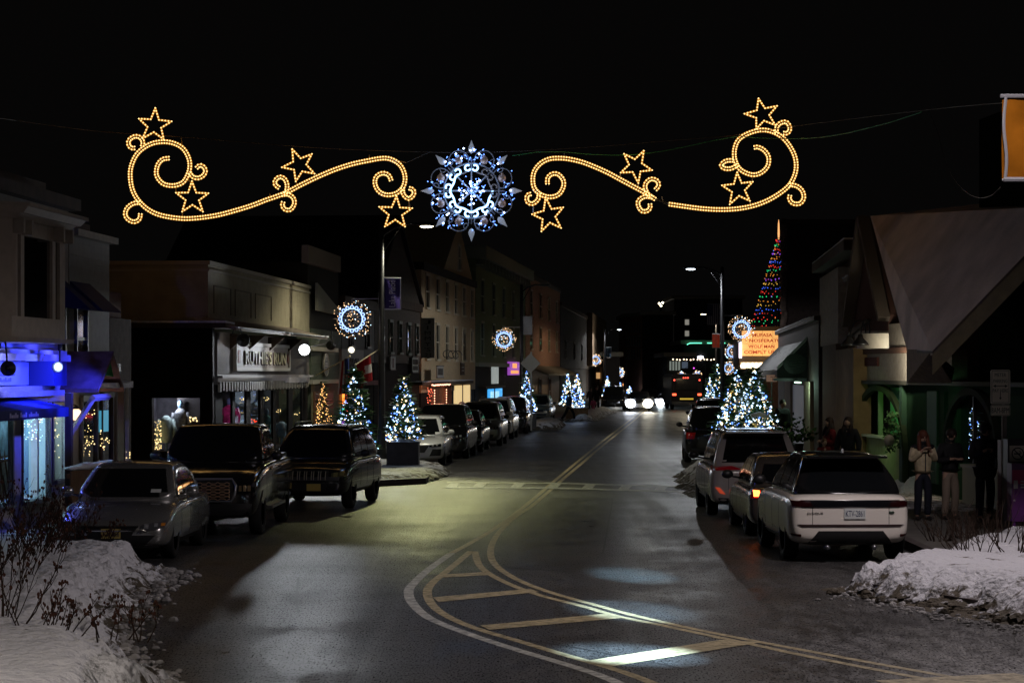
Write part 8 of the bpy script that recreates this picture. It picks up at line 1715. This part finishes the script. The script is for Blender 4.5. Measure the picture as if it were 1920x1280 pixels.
b = MB(); b.box((bx0+.02, 182.9, .42), (bx1-.02, 183, .66)); b.build('bumper', blackm, t)
for y in (184.5, 190.5):
    for x in (bx0+.15, bx1-.15): b = MB(); b.lathe([(.3, -.14), (.48, -.12), (.48, .12), (.3, .14)], (x, y, .48), 18, 'X'); b.build('wheel', rubber, t, smooth=True)
# ================================================================ people
den = mat('dark_denim', (.016, .018, .028), .8); tan = mat('tan_trousers', (.24, .19, .15), .85); bj = mat('black_jacket', (.014, .014, .016), .7, var=.3); bei = mat('beige_fleece', (.50, .42, .28), .95, var=.2, vscale=12, bump=.006, bscale=60)
redh = mat('auburn_hair', (.09, .03, .018), .6); bl_c = mat('blue_coat', (.012, .04, .08), .7); mar = mat('maroon_coat', (.14, .012, .015), .75)
P1 = person('woman in a beige fleece with dark shoulders and long auburn hair, dark trousers', (wx(1730, 44), 44, .15), PI+.15, 1.68, bei, den, redh, None, hands='up', yoke=bj, hairlen=.30, bulk=1.10, group='people standing on the right pavement')
person('person in a black jacket and tan trousers holding something at waist height', (wx(1781, 44.2), 44.2, .15), PI+.35, 1.72, bj, tan, mat('hair_dark', (.02, .012, .01), .6), None, hands='front', bulk=1.12, headdown=.9, group='people standing on the right pavement')
P3 = person('tall person in a long black coat looking down at a phone', (wx(1847, 43.4), 43.4, .15), PI+.0, 1.84, bj, den, mat('hair_dark', (.02, .012, .01), .6), None, hands='phone', bulk=1.2, coat=.35, headdown=1., stride=.12, cap=bj, group='people standing on the right pavement')
for i, (P_, s) in enumerate(((P3, 1.05),)):
    M = xf(P_); k = 1.84/1.75; p = M @ Vector((0, .33*k, 1.33*k)); b = MB(); b.cbox(p, (.075, .012, .15)); t = b.build('phone', blackm); tag(t, 'dark phone held by the tall person in the long black coat', 'phone')
person('dark-haired person in a maroon coat seen over the white SUV roof', (7.65, 56.5, .15), PI/2+.3, 1.68, mar, den, mat('hair_dark', (.02, .012, .01), .6), hands='front', hairlen=.25, bulk=1.1, lod=1)
person('person in a black hooded coat beside the maroon coat', (8.02, 56.0, .15), PI-.5, 1.70, bj, den, mat('hair_dark', (.02, .012, .01), .6), hands='side', hairlen=.2, bulk=1.25, coat=.3, lod=1)
person('child in a dark red jacket below the maroon-coated adult', (wx(1545, 55), 55, .15), PI+.3, 1.22, mar, den, mat('hair_brown', (.10, .05, .03), .6), hands='side', bulk=1.1, lod=1)
person('large dark man standing by the potted shrub near the lit doorway', (wx(1467, 79), 79, .15), PI+.6, 1.85, bj, den, mat('hair_dark', (.02, .012, .01), .6), hands='side', bulk=1.4, coat=.4, lod=1)
person('person in a dark blue coat striding across the left edge of the road', (wx(1067, 139.5), 139.5, 0.0), -PI/2+.6, 1.76, bl_c, mat('black_trousers', (.008, .008, .01), .8), mat('hair_dark', (.02, .012, .01), .6), hands='side', stride=1., bulk=1.25, lod=1)
person('adult in a grey coat on the far left pavement', (wx(1108, 166), 166, .15), PI, 1.7, mat('grey_coat', (.10, .07, .08), .8), den, hands='side', bulk=1.2, coat=.3, lod=1, group='people far down the left pavement')
person('tall dark figure on the far left pavement beside the slim lit tree', (wx(1119, 164), 164, .15), PI, 1.8, bj, den, hands='side', bulk=1.2, coat=.4, lod=1, group='people far down the left pavement')
person('small child in a pink snowsuit on the far left pavement', (wx(1112.5, 160), 160, .15), PI, 1.0, mat('pink_suit', (.5, .10, .2), .8), mat('pink_suit', (.5, .10, .2), .8), hands='side', bulk=1.3, lod=1, group='people far down the left pavement')

# ---------------------------------------------------------------- repeated posts and brackets: one object per piece
def pieces(o):
    me = o.data; n = len(me.vertices); par = list(range(n))
    def f(i):
        while par[i] != i: par[i] = par[par[i]]; i = par[i]
        return i
    for e in me.edges: a, c = f(e.vertices[0]), f(e.vertices[1]); par[a] = c
    gr = {}
    for p in me.polygons: gr.setdefault(f(p.vertices[0]), []).append(p)
    if len(gr) < 2: return
    nm = o.name.split('.')[0]
    for ps in gr.values():
        ids = sorted({i for p in ps for i in p.vertices}); ix = {v: k for k, v in enumerate(ids)}
        m2 = bpy.data.meshes.new(nm); m2.from_pydata([tuple(me.vertices[i].co) for i in ids], [], [tuple(ix[i] for i in p.vertices) for p in ps])
        for m in me.materials: m2.materials.append(m)
        q = bpy.data.objects.new(nm, m2); C.objects.link(q); q.parent = o.parent
    bpy.data.objects.remove(o)
for o in [o for o in sc.objects if o.type == 'MESH' and o.name.split('.')[0] in ('porch_post', 'pilaster', 'cornice_bracket') or (o.type == 'MESH' and o.name.split('.')[0] == 'bracket' and o.parent and any(k in o.parent.name for k in ('shop', 'bay', 'scroll')))]:
    pieces(o)
